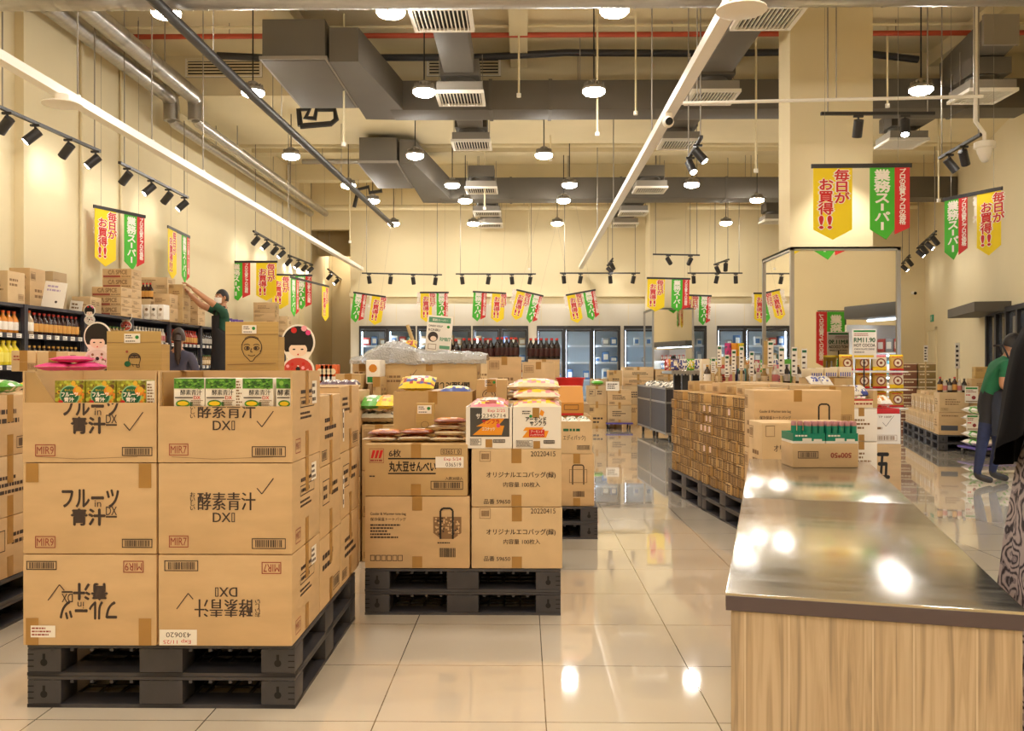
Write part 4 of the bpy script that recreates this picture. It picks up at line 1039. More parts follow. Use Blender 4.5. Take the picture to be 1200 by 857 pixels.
# open white cartons with bags on top
GREYP = mat('print_grey', '4a4742', .6)
def bag_mesh(w, h, t, fn, nx=10, ny=8, seed=0, wob=.12):
    """a filled pouch lying flat: local x by y, thickness t, colours by cell"""
    r = random.Random(seed); b = B(); P = {}
    for sgn in (1, -1):
        for i in range(nx + 1):
            for j in range(ny + 1):
                u, v = 2 * i / nx - 1, 2 * j / ny - 1
                z = max(0, (1 - abs(u) ** 3.0) * (1 - abs(v) ** 3.0)) ** .7 * t / 2 * (1 + r.uniform(-wob, wob))
                P[sgn, i, j] = (u * w / 2, v * h / 2, t / 2 + sgn * (z + .0012))
    for sgn in (1, -1):
        for i in range(nx):
            for j in range(ny):
                q = [P[sgn, i, j], P[sgn, i + 1, j], P[sgn, i + 1, j + 1], P[sgn, i, j + 1]]
                b.add(q if sgn > 0 else q[::-1], [(0, 1, 2, 3)], fn(i / nx, j / ny, r))
    return b
def bagcol(main, second, third, lab=WHITE, edge=None):
    def f(u, v, r):
        if v < .09 or v > .86 or (edge and (u < .08 or u > .88)): return edge or main
        if .25 < u < .7 and .35 < v < .7: return r.choice([lab, lab, second])
        if v < .35: return r.choice([second, third, main])
        return r.choice([main, main, second, third])
    return f
SNK = mat('pack_orange', 'd88a2c', .35); SNB = mat('pack_brown', '8a4520', .35); SNC = mat('pack_cream', 'e8d8b8', .35); SNR = mat('pack_crimson', 'a83a30', .35)
SNY = mat('pack_yellow', 'eccb2a', .35); SNP = mat('pack_rose', 'e08a98', .35); SNG = mat('pack_green', '5fae3c', .35); SNV = mat('pack_violet', '5a4a70', .35); SNBL = mat('pack_navy', '3c4f98', .35); CLR = mat('pack_clear', 'cfc6b4', .2)
def bagobj(loc, w, h, t, cols, label, rz=0.0, seed=0, tilt=0.0, group='snack bags', name='snack_bag', tilty=0.0):
    loc = Vector(loc); loc.z += h / 2 * math.sin(tilt)
    o = thing(name, bag_mesh(w, h, t, bagcol(*cols), seed=seed), label, 'snack bag', loc, rz, group)
    o.rotation_euler = (tilt, tilty, rz); return o
def opentop(pa, pb, ya, yb_, Y, d, zb, label, m, printer=None, floor_drop=.035, group='open cartons', cut=None, inner=KIN):
    s = FL / Y; x0, x1 = XX(pa, Y), XX(pb, Y); z1 = ZZ(ya, Y); w_, h_ = x1 - x0, z1 - zb
    b = opened(w_, d, h_, cut or h_, h_ - floor_drop, m); F, Rt, Lf = faces(b, w_, d)
    Q = lambda a, c, e, g: ((a - pa) / s, h_ - (g - ya) / s, (e - pa) / s, h_ - (c - ya) / s)
    if printer: printer(F, Q, w_, h_)
    generic(Rt, d, h_, int(pb), INKM)
    o = thing('carton', b, label, 'carton', ((x0 + x1) / 2, Y + d / 2, zb), 0, group)
    return o, z1 - floor_drop, Q
Y = 4.56
def pr_sc(F, Q, w, h):
    F.rect(*Q(551, 478, 597, 512), GREYP); F.lift()
    pts = [(577, 477.5), (594, 477.5), (588, 487), (593, 487), (580, 497), (594, 497), (591, 510), (553, 510), (572, 492), (560, 492)]
    F.poly([Q(x, y, x, y)[:2] for x, y in [(577, 490), (592, 490), (584, 499), (591, 499), (588, 510), (554, 510), (566, 500), (558, 500)]], ORG)
    F.lift().text('サンフラワー', *Q(558, 485, 590, 491), WHITE, .03).text('サンフラ', *Q(565, 492, 585, 497), RED, .04).text('ココナッツ', *Q(565, 501, 580, 505), WHITE, .03).disc(*Q(584, 499, 584, 499)[:2], .01, PINK)
    F.k = 0; F.frame(*Q(551, 514, 564, 522), .002, INK).lines(*Q(552, 515, 563, 521), 3, INK, 5).bars(*Q(578, 515, 592, 519), INK).rect(*Q(569, 515, 577, 524.5), TAPE)
o, zf, Q = opentop(546, 600, 477, 526.5, Y, .40, ZECO, 'white and dark grey carton with a yellow flash, open top of bags', WHITE, pr_sc)
t = B(); G = t.face((-o.dimensions.x / 2, -.2, 0), (1, 0, 0), (0, 0, 1), .0045); G.rect(*Q(565, 478, 596, 490.5), WHITE).lift().text('Exp 2/25', *Q(572, 479.5, 592, 484), RED, 0).text('2345714', *Q(566, 485, 593, 489.5), INK, 0); part('label', t, o, 'white label with handwritten numbers')
for k in range(3): bagobj((XX(573, Y) - .002, Y + .1 + k * .1, zf + .004 + k * .002), .19, .16, .05, (SNP, SNR, SNY), f"pink and white sweet bag, {NTH[k]} from the front in the dark grey carton", seed=k, group='sweet bags', tilt=.12)
def pr_ru(F, Q, w, h):
    F.poly([Q(x, y, x, y)[:2] for x, y in [(616, 501), (637, 501), (634, 505), (643, 505), (640, 513), (612, 513), (618, 505), (613, 505)]], ORG)
    F.poly([Q(x, y, x, y)[:2] for x, y in [(634, 480), (638, 483), (636, 488), (632, 486)]], ORG); F.rect(*Q(624, 478, 632, 490), TAPE); F.disc(*Q(622, 488, 622, 488)[:2], .008, GREENP); F.lines(*Q(612, 481, 622, 486), 2, INK, 2)
    F.lift().text('アーモンド', *Q(616, 489, 640, 494), INKB, .04).text('サンフラ', *Q(621, 494, 640, 499), INKB, .04).rect(*Q(620, 503.5, 638, 512), RED).lift().text('アーモンド', *Q(622, 504.5, 636, 507.5), WHITE, .01).text('ハッサクナッツ', *Q(621.5, 508.5, 637, 511.3), WHITE, .01)
    F.k = 0; F.frame(*Q(605, 516, 624, 524), .002, INK).lines(*Q(606, 517, 623, 523), 3, INK, 5).bars(*Q(637, 516, 650, 520), INK).rect(*Q(625, 517, 633, 525.5), TAPE)
o, zf, Q = opentop(601, 657.5, 477, 526.5, Y, .40, ZECO, 'cream white carton with a red sticker, open top of bags', WHITE, pr_ru)
for k in range(3): bagobj((XX(629, Y), Y + .11 + k * .06, zf + .004 + k * .05), .235, .17, .055, (SNC, SNY, SNP), f"yellow and pink sweet bag, {NTH[k]} from the front in the cream carton", seed=10 + k, group='sweet bags', tilt=.14)
# rice cracker bags on the cracker carton
Y = 4.62; s = FL / Y
cr = (SNK, SNC, SNR, WHITE, SNC)
for k, (px, n_, seed) in enumerate(((450, 2, 1), (488, 2, 2), (526, 4, 3))):
    for i in range(n_):
        bagobj((XX(px + (i % 2) * 4 - 2, Y + .1), Y + .10 + .008 * (i % 3), ZSEN + i * .031 + (.004 if k == 1 else 0)), .172, .165, .028, cr if i < n_ - 1 else (SNK, SNK, SNR, WHITE, SNB), f"orange and brown rice cracker bag, {NTH[i]} from the bottom of the {['left', 'middle', 'right'][k]} pile", rz=(-.12, .1, .06, -.05)[(i + k) % 4], seed=seed * 5 + i, group='rice cracker bags')
# kraft stand in front of the plain open carton behind
YK = 4.86; x = XX(498, YK); hk = ZZ(473, YK) - ZSEN
b = B().box(-.048, 0, 0, .048, .07, hk, KRAFT, .002); F = b.face((-.048, 0, 0), (1, 0, 0), (0, 0, 1)); F.line(arc(.048, .075, .02, .018, 0, 360, 14), .002, INK).line(arc(.048, .035, .013, .012, 0, 360, 10), .002, INK).line([(.03, .06), (.025, .03)], .002, INK)
o = thing('display_board', b, 'narrow kraft stand with price card in front of the cracker bags', 'display board', (x, YK, ZSEN))
t = B(); price_card(t.face((-.048, 0, 0), (1, 0, 0), (0, 0, 1), .002), .008, hk - .055, .075, .045); part('price_card', t, o, 'white price card with a green dot')
# row behind on the middle pallet
Y = 5.02
o, zf, Q = opentop(461, 553.5, 459, 600, Y, .5, pallet_top, 'tall plain open carton behind the rice cracker carton', CARDS[2])
tape_part(o, o.dimensions.x, .5, ZZ(459, Y) - pallet_top, 'F', low=False)
bagobj((XX(490, Y + .2), Y + .2, zf + .02), .2, .2, .06, (SNY, SNR, SNBL), 'yellow red and blue snack bag poking out of the tall plain carton', seed=4, tilt=.3)
bagobj((XX(535, Y + .2), Y + .2, zf + .0), .18, .2, .06, (SNBL, SNC, SNY), 'blue and cream snack bag in the tall plain carton', seed=5)
def pr_face(F, Q, w, h):
    price_card(F, *Q(568, 446, 568, 453.5)[:2], .065, .04)
    q = Q(573, 463, 573, 463); F.line(arc(q[0], q[1], .035, .03, 0, 360, 14), .004, INK).line(arc(q[0], q[1], .02, .02, 0, 180, 10), .004, INK)
o, Q, b = put(558, 594, 445, 590, Y, .4, 'carton', 'tall carton with a price card and a round stamp behind the white cartons', pr_face, CARDS[2], 'plain brown cartons', zb=pallet_top)
b = B().cyl((0, 0, 0), (0, 0, .1), .012, BLK, n=10); b.cyl((0, -.012, .14), (0, .0, .14), .045, BLK, n=18); b.cyl((0, -.013, .14), (0, -.0125, .14), .03, CARD, n=16)
put(554.7, 557.7, 470, 590, Y, .4, 'carton', 'edge of a thin flattened carton between the tall open carton and the stamped one', None, CARDS[3], 'plain brown cartons', zb=pallet_top, tape=False)
o, Q, b = put(596, 658, 470, 590, Y, .45, 'carton', 'tall carton directly behind the two white cartons', None, CARDS[1], 'plain brown cartons', zb=pallet_top)
ZB_ = ZZ(470, Y) + GAP
for k in range(6): bagobj((XX(627 + (k % 2) * 22 - 14, Y + .22), Y + .13 + (k // 4) * .16, ZB_ + .004 + (k // 2 % 2) * .045), .2, .17, .045, (SNC, SNK, SNR), f"cream and orange nut bag, {NTH[k]} in the heap behind the white cartons", seed=20 + k, group='nut bags')
# stack beside the aisle behind
Y = 6.57
def pr_tote(F, Q, w, h):
    q = Q(671, 545, 684, 568); F.line([(q[0], q[1]), (q[0], q[3] - .01), (q[0] + .01, q[3]), (q[2] - .01, q[3]), (q[2], q[3] - .01), (q[2], q[1])], .008, INKB); F.bars(*Q(670, 574, 686, 584), INK, frame=False)
    q = Q(667, 550, 688, 566); F.frame(*q, .004, INKM)
ph2 = .2335
o, Q, b = put(655, 696.5, 532, 592, Y, .45, 'carton', 'carton with tote handles drawn on it, lower one beside the aisle', pr_tote, CARDS[0], 'plain brown cartons', zb=ph2)
zt = ZZ(532, Y) + GAP
def pr_edi(F, Q, w, h): F.text('エディパック)', *Q(660, 510, 686, 517), INK, .02).lines(*Q(660, 501, 680, 507), 1, DGREEN, 2).bars(*Q(676, 522, 691, 527), INK)
o, zf, Q = opentop(649, 694, 494, 532, Y, .45, zt, 'open carton of white packs beside the aisle, green print', CARDS[1], pr_edi)
for i in range(3):
    for j in range(2): bagobj((XX(657 + i * 14, Y + .1), Y + .12 + j * .2, zf + .003), .085, .17, .05, (WHITE, SNC, DGREEN), f"white pack, {NTH[i]} from the left, {['front', 'rear'][j]} row of the open aisle carton", seed=i + j * 3, group='white packs')
for i, (pa, pb, yt) in enumerate(((560, 606, 500), (607, 653, 505))):
    s0 = gcarton(XX(pb, Y) - XX(pa, Y) - .004, .45, (ZZ(yt, Y) - ph2) / 2 - GAP, ((XX(pa, Y) + XX(pb, Y)) / 2, Y + .225, ph2), f"lower hidden carton, {NTH[i]} from the left on the pallet behind the middle stack", seed=i)
    dup(s0, (s0.location.x, s0.location.y, ph2 + (ZZ(yt, Y) - ph2) / 2), 0, f"upper carton, {NTH[i]} from the left on the pallet behind the middle stack")
# orange display carton and red bucket further back
Y = 7.06
for k in range(3): gcarton(.98 / 2 - .01, .5, .2065, (.28, Y + .26, .2335 + k * (.2065 + GAP)), f"brown carton, {NTH[k]} from the bottom of the pile under the orange display box", seed=k + 4)
zt = .2335 + 3 * (.2065 + GAP)
oc = mat('display_orange', 'c88a38', .6)
x0, x1 = XX(655, Y), XX(684, Y); w_, h_ = x1 - x0, ZZ(454, Y) - ZZ(488, Y)
b = B(); pr_ = [(-.2, 0), (.2, 0), (.2, h_), (-.05, h_), (-.2, h_ * .45)]
vs = [(-w_ / 2, y, z) for y, z in pr_] + [(w_ / 2, y, z) for y, z in pr_]
b.add(vs, [(0, 1, 2, 3, 4)[::-1], (5, 6, 7, 8, 9)] + [(i, (i + 1) % 5, 5 + (i + 1) % 5, 5 + i) for i in range(5)][::1], oc)
b.face((-w_ / 2, -.2, 0), (1, 0, 0), (0, 0, 1)).rect(.004, .004, w_ - .004, .02, RED).frame(w_ * .2, h_ * .2, w_ * .8, h_ * .38, .004, INK)
thing('display_box', b, 'orange cardboard display box with a sloped front by the red bucket', 'display box', ((x0 + x1) / 2, Y + .2, zt), 0)
BK = mat('bucket_red', 'd0252a', .35)
b = B().lathe([(.085, 0), (.09, .004), (.118, .20), (.128, .2), (.128, .215), (.112, .215), (.085, .03), (.001, .028)], (0, 0, 0), BK, 28)
F = b.face((-.03, -.112, .06), (1, 0, 0), (0, .09, 1), .004); F.text('RM', .0, .02, .06, .06, WHITE, .02)
for k in range(3): gcarton(.45, .5, .31 - .004, (.33, 7.95, k * .31), f"brown carton, {NTH[k]} from the bottom of the pile under the red bucket", seed=k + 9)
o = thing('bucket', b, 'red plastic bucket standing on cartons behind the orange box', 'bucket', (XX(668, 7.95), 7.9, .931))

# ================================================================== LEFT SHELVING
BX0, BSTEP, NB = 7.66, 1.215, 10
SHZ = (1.85, 1.56, 1.25, .93, .6, .25)
TAGV = mat('tag_violet', '6a5a9a', .5)
def mk_bay():
    w_ = BSTEP - .004; o = empty('shelving_unit', '', 'shelving unit')
    b = B().box(-.484, .0, 0, -.479, w_, 1.845, SHELFM); part('back_panel', b, o)
    for z in SHZ:
        s_ = B().box(-.47, .03, z - .03, 0, w_ - .03, z, SHELFM)
        if z < 1.8:
            G = s_.face((.004, .03, z - .045), (0, 1, 0), (0, 0, 1), .002); s_.box(-.004, .03, z - .045, .004, w_ - .03, z + .004, SHELFM)
            for i in range(7): G.rect(.03 + i * .165, .004, .12 + i * .165, .045, WHITE).lines(.035 + i * .165, .01, .11 + i * .165, .04, 2, INK, i)
        part('shelf', s_, o)
    for y in (0, w_ - .03):
        u = B().box(-.03, y, 0, .012, y + .03, 1.851, SHELFM); u.box(-.478, y, 0, -.44, y + .03, 1.851, SHELFM)
        if y == 0:
            G = u.face((.012, 0, 1.28), (0, 1, 0), (0, 0, 1)); G = u.face((-.05, 0, 1.28), (1, 0, 0), (0, 0, 1)); G.rect(0, 0, .05, .26, WHITE).lift()
            for i in range(5): G.rect(.006, .012 + i * .05, .044, .045 + i * .05, TAGV if i == 4 else INKM if i % 2 else INK)
        part('upright', u, o)
    return o
BAY = Maker(mk_bay)
SX = -4.9
for i in range(NB): BAY((SX, BX0 + i * BSTEP, 0), f"black shelving unit against the left wall, {NTH[i]} from the near end", 0, 'black wall shelving units')
def mk_bottle(h, r, body, cap, label, neck=.3, name='bottle'):
    def f():
        b = B().lathe([(r * .9, 0), (r, .006), (r, h * .58), (r * .8, h * .68), (r * .36, h * .82), (r * .34, h * .9), (r * .3, h * .9)], (0, 0, 0), body, 12)
        o = tag(link(name, b), '', 'bottle')
        part('cap', B().cyl((0, 0, h * .9 + .0005), (0, 0, h), r * .42, cap, n=10), o)
        part('label', B().lathe([(r * 1.02, h * .14), (r * 1.03, h * .15), (r * 1.03, h * .5), (r * 1.02, h * .51)], (0, 0, 0), label, 12), o)
        return o
    return Maker(f)
LIQ = lambda n, c: mat('liquid_' + n, c, .15, spec=.6)
KINDS = {
    'orange juice bottle with a white label': mk_bottle(.215, .04, LIQ('orange', 'd98a2a'), mat('cap_orange', 'e8641e', .4), WHITE),
    'plump yellow lemon bottle': mk_bottle(.24, .052, LIQ('lemon', 'e2cf2c'), mat('cap_yellow', 'f0d428', .4), mat('label_lemon', 'e8dc60', .5)),
    'clear tea bottle with an orange cap': mk_bottle(.24, .042, LIQ('tea', 'b9a080'), mat('cap_orange', 'e8641e', .4), WHITE),
    'dark red capped soy sauce bottle': mk_bottle(.225, .038, LIQ('soy', '3a1e16'), mat('cap_red', 'c8362a', .4), mat('label_soy', 'd8a050', .5)),
    'gold capped white label bottle': mk_bottle(.2, .036, LIQ('dark', '4a3a2e'), mat('cap_gold', 'cfa04a', .4), WHITE),
    'small tan jar with a green lid': mk_bottle(.16, .036, LIQ('jar', 'a08050'), mat('cap_green', '4f7a3c', .4), mat('label_tan', 'd8c09a', .5)),
    'white seasoning bottle with a pink label': mk_bottle(.19, .036, LIQ('milk', 'ded4c4'), mat('cap_white', 'e8e2d8', .4), mat('label_pink', 'c87878', .5)),
    'red sauce pouch bottle': mk_bottle(.2, .04, LIQ('chili', 'b83a24'), mat('cap_red', 'c8362a', .4), mat('label_soy', 'd8a050', .5)),
    'dark vinegar bottle with a black cap': mk_bottle(.2, .036, LIQ('vinegar', '2c2422'), mat('cap_black', '282626', .4), mat('label_grey', 'b8b2a8', .5)),
}
KN = list(KINDS)
PLAN = {0: (0, 1), 1: (3, 4), 2: (5, 6), 3: (6, 4), 4: (7, 8), 5: (8, 5), 6: (7, 4)}
for bi, (ka, kb) in PLAN.items():
    for si, k in enumerate((ka, kb)):
        nb_ = 12
        for j in range(nb_):
            kk = KN[2] if (bi == 1 and si == 0 and j < 2) else KN[k]
            y = BX0 + bi * BSTEP + .085 + j * .0945
            KINDS[kk]((SX - .062, y, SHZ[1 + si] + .001), f"{kk}, {NTH[j]} in the {['upper', 'lower'][si]} row of the {NTH[bi]} unit", 0, 'bottles on the wall shelving')
# cartons and packs on top of the shelving
def shp(pa, pb, ya, yb_, Y, d, label, style=None, m=None, seed=0, zb=None, side='S'):
    return put(pa, pb, ya, yb_, Y, d, 'carton', label, style or (lambda F, Q, w, h: generic(F, w, h, seed, INKM)), m or CARDS[seed % 3], 'cartons on top of the wall shelving', side, False, zb)
def pr_spice(F, Q, w, h):
    F.text('CΛ SPICE', w * .2, h * .42, w * .85, h * .86, INKM, .03).rect(w * .03, h * .1, w * .62, h * .3, INKR).lines(w * .66, h * .1, w * .97, h * .3, 1, INKM, 2)
def pr_hana(F, Q, w, h):
    for q in (.25, .5, .72): F.line(arc(w * q, h * .72, w * .09, h * .08, 0, 300, 8), .006, INKM).line([(w * q, h * .6), (w * (q + .06), h * .45)], .005, INKM)
    F.lines(w * .2, h * .3, w * .8, h * .42, 1, INKM, 3).line([(w * .2, h * .22), (w * .8, h * .2)], .004, INKM)
ZS = 1.852
shp(-12, 9, 316, 353, 8.6, .3, 'carton at the very left edge on top of the shelving', seed=1, zb=ZS)
shp(10.5, 35, 313, 353, 9.15, .3, 'carton with looping brush print on top of the shelving', pr_hana, CARDS[0], zb=ZS)
shp(36, 62, 317, 354, 9.75, .3, 'plain carton behind the white sheet on top of the shelving', seed=2, m=CARDS[3], zb=ZS)
b = B().box(-.11, -.004, 0, .11, .004, .27, WHITE); F = b.face((-.11, -.004, 0), (1, 0, 0), (0, 0, 1)); F.disc(.14, .06, .014, INK, 8).lines(.03, .16, .19, .24, 2, mat('print_violet_pale', 'b8a8c8', .6), 3)
o = thing('sign_sheet', b, 'white sheet sign leaning back on top of the near shelving', 'sign', (XX(55, 9.25), 9.35, ZS), 0); o.rotation_euler = (-.15, .12, .1)
b = B().box(-.07, -.004, 0, .07, .004, .13, WHITE); b.face((-.07, -.004, 0), (1, 0, 0), (0, 0, 1)).lines(.02, .03, .12, .11, 2, INKM, 3)
o = thing('sign_sheet', b, 'small white card on top of the shelving left of the spice cartons', 'sign', (XX(88, 10.2), 10.2, ZS), 0); o.rotation_euler = (-.15, .1, 0)
shp(84, 106, 347, 370, 10.55, .28, 'low carton left of the spice cartons on top of the shelving', seed=4, zb=ZS)
zz = ZS; hh = .1245
for k in range(3): shp(107.5, 142, 300, 350, 10.95, .3, f"spice carton with a brown band, {NTH[k]} from the bottom of the front pile", pr_spice, CARDS[0], zb=ZS + k * hh) if False else None
def stackq(pa, pb, Y, d, n, h, label, style, m, seed=0, zb=ZS):
    x0, x1 = XX(pa, Y), XX(pb, Y); w_ = x1 - x0
    for k in range(n):
        b = B().box(-w_ / 2, -d / 2, 0, w_ / 2, d / 2, h - .002, m, .004); F, Rt, Lf = faces(b, w_, d)
        style(F, None, w_, h) if style else generic(F, w_, h, seed + k, INKM)
        generic(Rt, d, h, seed + k, INKM)
        thing('carton', b, label.format(NTH[k]), 'carton', ((x0 + x1) / 2, Y + d / 2, zb + k * h), 0, 'cartons on top of the wall shelving')
stackq(107.5, 142, 10.95, .3, 3, .118, 'spice carton with a brown band, {} from the bottom of the lower front pile', pr_spice, CARDS[0])
stackq(120, 154, 11.3, .3, 5, .122, 'spice carton with a brown band, {} from the bottom of the taller pile behind', pr_spice, CARDS[0])
for k in range(5):
    b = B().box(-.04, -.1, 0, .04, .1, .195, WHITE, .01); F = b.face((-.04, -.1, 0), (1, 0, 0), (0, 0, 1)); F.disc(.04, .13, .02, [LEAFD, INKM, INKM, GREYP, INKM][k], 10).lines(.012, .04, .07, .08, 2, INKM, k)
    thing('milk_pack', b, f"white drink pack on top of the shelving, {NTH[k]} from the left of the white row", 'pack', (XX(159 + k * 8.2, 11.9) , 11.9 , ZS), 0, 'white drink packs on the shelving')
stackq(156, 176, 12.2, .3, 1, .30, 'carton under the red capped sauce bottles on top of the shelving, {} one', None, CARDS[1], 5)
for k in range(5): KINDS[KN[3]]((XX(158 + k * 4.1, 12.3), 12.35, ZS + .301), f"red capped sauce bottle on a carton above the shelving, {NTH[k]} from the left", 0, 'bottles above the wall shelving')
stackq(177.5, 199, 12.35, .3, 2, .19, 'plain carton, {} from the bottom of the pile right of the white drink packs', None, CARDS[0], 2)
stackq(163, 196, 12.95, .3, 4, .166, 'flat carton, {} from the bottom of the tall pile under the second banners', None, CARDS[1], 6)
stackq(197.5, 214, 12.7, .3, 3, .18, 'small carton, {} from the bottom of the pile beside the reaching man', None, CARDS[2], 3)
stackq(216, 232, 13.5, .3, 3, .16, 'carton, {} from the bottom of the pile the man reaches for', None, CARDS[0], 8)
PUR = mat('pack_purple', '5a3a8a', .5)
for k in range(3):
    b = B().box(-.11, -.12, 0, .11, .12, .2, PUR, .01); F = b.face((-.11, -.12, 0), (1, 0, 0), (0, 0, 1)); F.disc(.11, .1, .05, WHITE, 8).lift().disc(.11, .1, .02, PUR, 8); [F.disc(.03 + .05 * j, .03 + .12 * (j % 2), .012, WHITE, 6) for j in range(4)]
    thing('snack_box', b, f"purple flowered snack box on the shelving behind the man, {NTH[k]} from the near end", 'box', (SX - .2, 15.5 + k * .3, ZS), .3, 'purple snack boxes')
stackq(297, 322, 17.2, .3, 3, .2, 'brown carton, {} from the bottom of the pile beyond the man', None, CARDS[0], 1)
stackq(322, 337, 18.3, .3, 2, .2, 'brown carton, {} from the bottom of the farthest pile on the shelving', None, CARDS[1], 4)
standee((XX(147.5, 11.25), 11.2565, 1.68), .27, 'small doll standee fixed to the shelf upright below the spice cartons', mat('kimono_rose', 'd05a48', .6), 0)
standee((XX(105, 9.98), 9.98, 1.70), .22, 'small pale doll standee fixed to the upright beside the near shelves', mat('kimono_white', 'e4dcd0', .6), 0)

# ================================================================== STACKS BEHIND THE FRONT LEFT ONES
for r_ in range(2):
    for k in range(3):
        gcarton(.47, .55, .29, (-2.71, 4.35 + r_ * .57, .233 + k * .2925), f"brown carton, {ROWW[k]} in the {['near', 'rear'][r_]} pile at the left edge", seed=r_ * 3 + k, right=True, side='S', ink=INK, group='cartons at the left edge', m=CARDS[k % 2])
bagobj((-2.62, 4.5, 1.115), .2, .16, .06, (SNG, WHITE, SNG), 'green and white snack bag on the pile at the left edge', seed=3)
bagobj((-2.68, 5.0, 1.115), .2, .16, .05, (SNY, WHITE, SNC), 'yellow snack bag on the pile at the left edge', seed=5)
for c_ in range(3):
    for k in range(4):
        gcarton(.34, .5, .30, (-2.93 + c_ * .36, 5.95, k * .3025), f"brown carton, {NTH[k]} from the floor, {NTH[c_]} column behind the left stacks", seed=c_ + k, group='cartons behind the left stacks')
ZP = 1.2125
Y = 5.72
x_ = put(13, 42, 411, 430, Y, .3, 'carton', 'low carton with print and barcode lying behind the left stack', lambda F, Q, w, h: F.bars(w * .62, h * .1, w * .98, h * .4, INKM).lines(w * .1, h * .5, w * .6, h * .8, 2, INKR, 3), CARDS[1], 'cartons behind the left stacks', 'F', True, ZP)
put(43, 80, 412, 430, Y, .3, 'carton', 'low plain carton beside the pink bags behind the left stack', lambda F, Q, w, h: F.lines(w * .4, h * .5, w * .8, h * .8, 1, INKR, 3), CARDS[1], 'cartons behind the left stacks', 'F', True, ZP)
for k in range(3): bagobj((XX(70 + k * 14, 5.5), 5.48 + .02 * k, ZP + .004), .20, .2, .05, (PINK, PINK, mat('pack_magenta', 'c0246e', .35), PINK), f"hot pink snack bag behind the left stack, {NTH[k]} from the left", seed=k, group='pink snack bags') if k != 1 else bagobj((XX(85, 5.5), 5.5, ZP + .055), .2, .2, .04, (PINK, PINK, PINK, PINK), 'hot pink snack bag lying across two others behind the left stack', seed=9, group='pink snack bags')
standee((XX(114.5, 5.62), 5.62, ZP), ZZ(377, 5.62) - ZP, 'larger paper standee of a black haired doll in white beside the kraft board', mat('kimono_white', 'e4dcd0', .6), 0, False)
# between front stack and middle stack
def fstack(pa, pb, ytop, Y, d, n, label, m=None, seed=0, printer=None):
    x0, x1 = XX(pa, Y), XX(pb, Y); H_ = ZZ(ytop, Y); h = H_ / n
    for k in range(n):
        if printer and k == n - 1:
            b = B().box(-(x1 - x0) / 2, -d / 2, 0, (x1 - x0) / 2, d / 2, h - GAP, m or CARDS[seed % 4], .006); F, Rt, Lf = faces(b, x1 - x0, d); printer(F, None, x1 - x0, h); generic(Rt, d, h, seed, INKM)
            thing('carton', b, label.format(NTH[k]), 'carton', ((x0 + x1) / 2, Y + d / 2, k * h), 0, 'brown cartons in the rear piles')
        else: gcarton(x1 - x0, d, h - GAP, ((x0 + x1) / 2, Y + d / 2, k * h), label.format(NTH[k]), seed=seed + k, m=m, group='brown cartons in the rear piles', ink=INKM)
    return H_
PW = mat('pack_plum', '5b4252', .35)
z = fstack(374, 421, 458, 5.75, .4, 4, 'brown carton, {} from the floor, under the plum coloured packs', seed=1)
for k in range(4): bagobj((XX(384 + 10 * k, 5.9), 5.9, z + .004), .07, .2, .06, (PW, WHITE, PW), f"plum and white pack behind the front stack, {NTH[k]} from the left", seed=k, group='plum packs')
z = fstack(424, 464, 498, 5.78, .4, 3, 'brown carton, {} from the floor, under the green and orange bags', CARDS[2], 3)
for k in range(2): bagobj((XX(436 + 16 * k, 5.95), 5.97, z + .003), .15, .3, .075, (CLR, GREYP, CLR), f"clear snack bag lying flat under the green and orange bags, {NTH[k]} from the left", seed=k, group='clear snack bags')
bagobj((XX(436, 5.95), 5.95, z + .083), .16, .28, .07, (SNG, WHITE, SNG, WHITE), 'bright green and white snack bag on the clear ones', seed=1, tilt=.15)
bagobj((XX(453, 5.95), 5.95, z + .083), .14, .28, .07, (SNY, SNK, SNY, SNK), 'yellow and orange snack bag beside the green one', seed=2, tilt=.15)
z = fstack(371, 392, 449, 6.4, .35, 4, 'brown carton, {} from the floor, under the orange drink packs', seed=2)
for k in range(4):
    b = B().box(-.032, -.05, 0, .032, .05, .13, mat('pack_tangerine', 'd8642c', .4), .006); b.face((-.032, -.05, 0), (1, 0, 0), (0, 0, 1)).disc(.032, .08, .022, SNC, 10).rect(.01, .015, .054, .045, WHITE)
    thing('drink_pack', b, f"orange drink pack with a round picture, {NTH[k]} from the left behind the front stack", 'pack', (XX(373.5 + k * 5, 6.5) + .02, 6.5, z), 0, 'orange drink packs')
z = fstack(393, 423, 438, 6.35, .3, 4, 'darker brown carton, {} from the floor, behind the plum packs', CARDS[2], 5)
z = fstack(413, 436, 424, 6.9, .35, 4, 'plain carton, {} from the floor, left of the film covered carton', seed=6)
for k in range(2):
    b = B().box(-.05, -.06, 0, .05, .06, .17, WHITE, .008); F = b.face((-.05, -.06, 0), (1, 0, 0), (0, 0, 1)); F.rect(.01, .01, .09, .05, GREENP).disc(.05, .11, .03, RED if k else SNK, 10)
    thing('drink_pack', b, ['white pack with a red spot and green foot left of the film covered carton', 'white pack with an orange spot and green foot left of the film covered carton'][1 - k], 'pack', (XX(440, 6.55) - .1 * (1 - k) * 0 , 6.5 + k * .13, 1.12), 0)
fstack(436.5, 446, 441.5, 6.42, .3, 4, 'narrow carton, {} from the floor, under the white and green packs', seed=3)
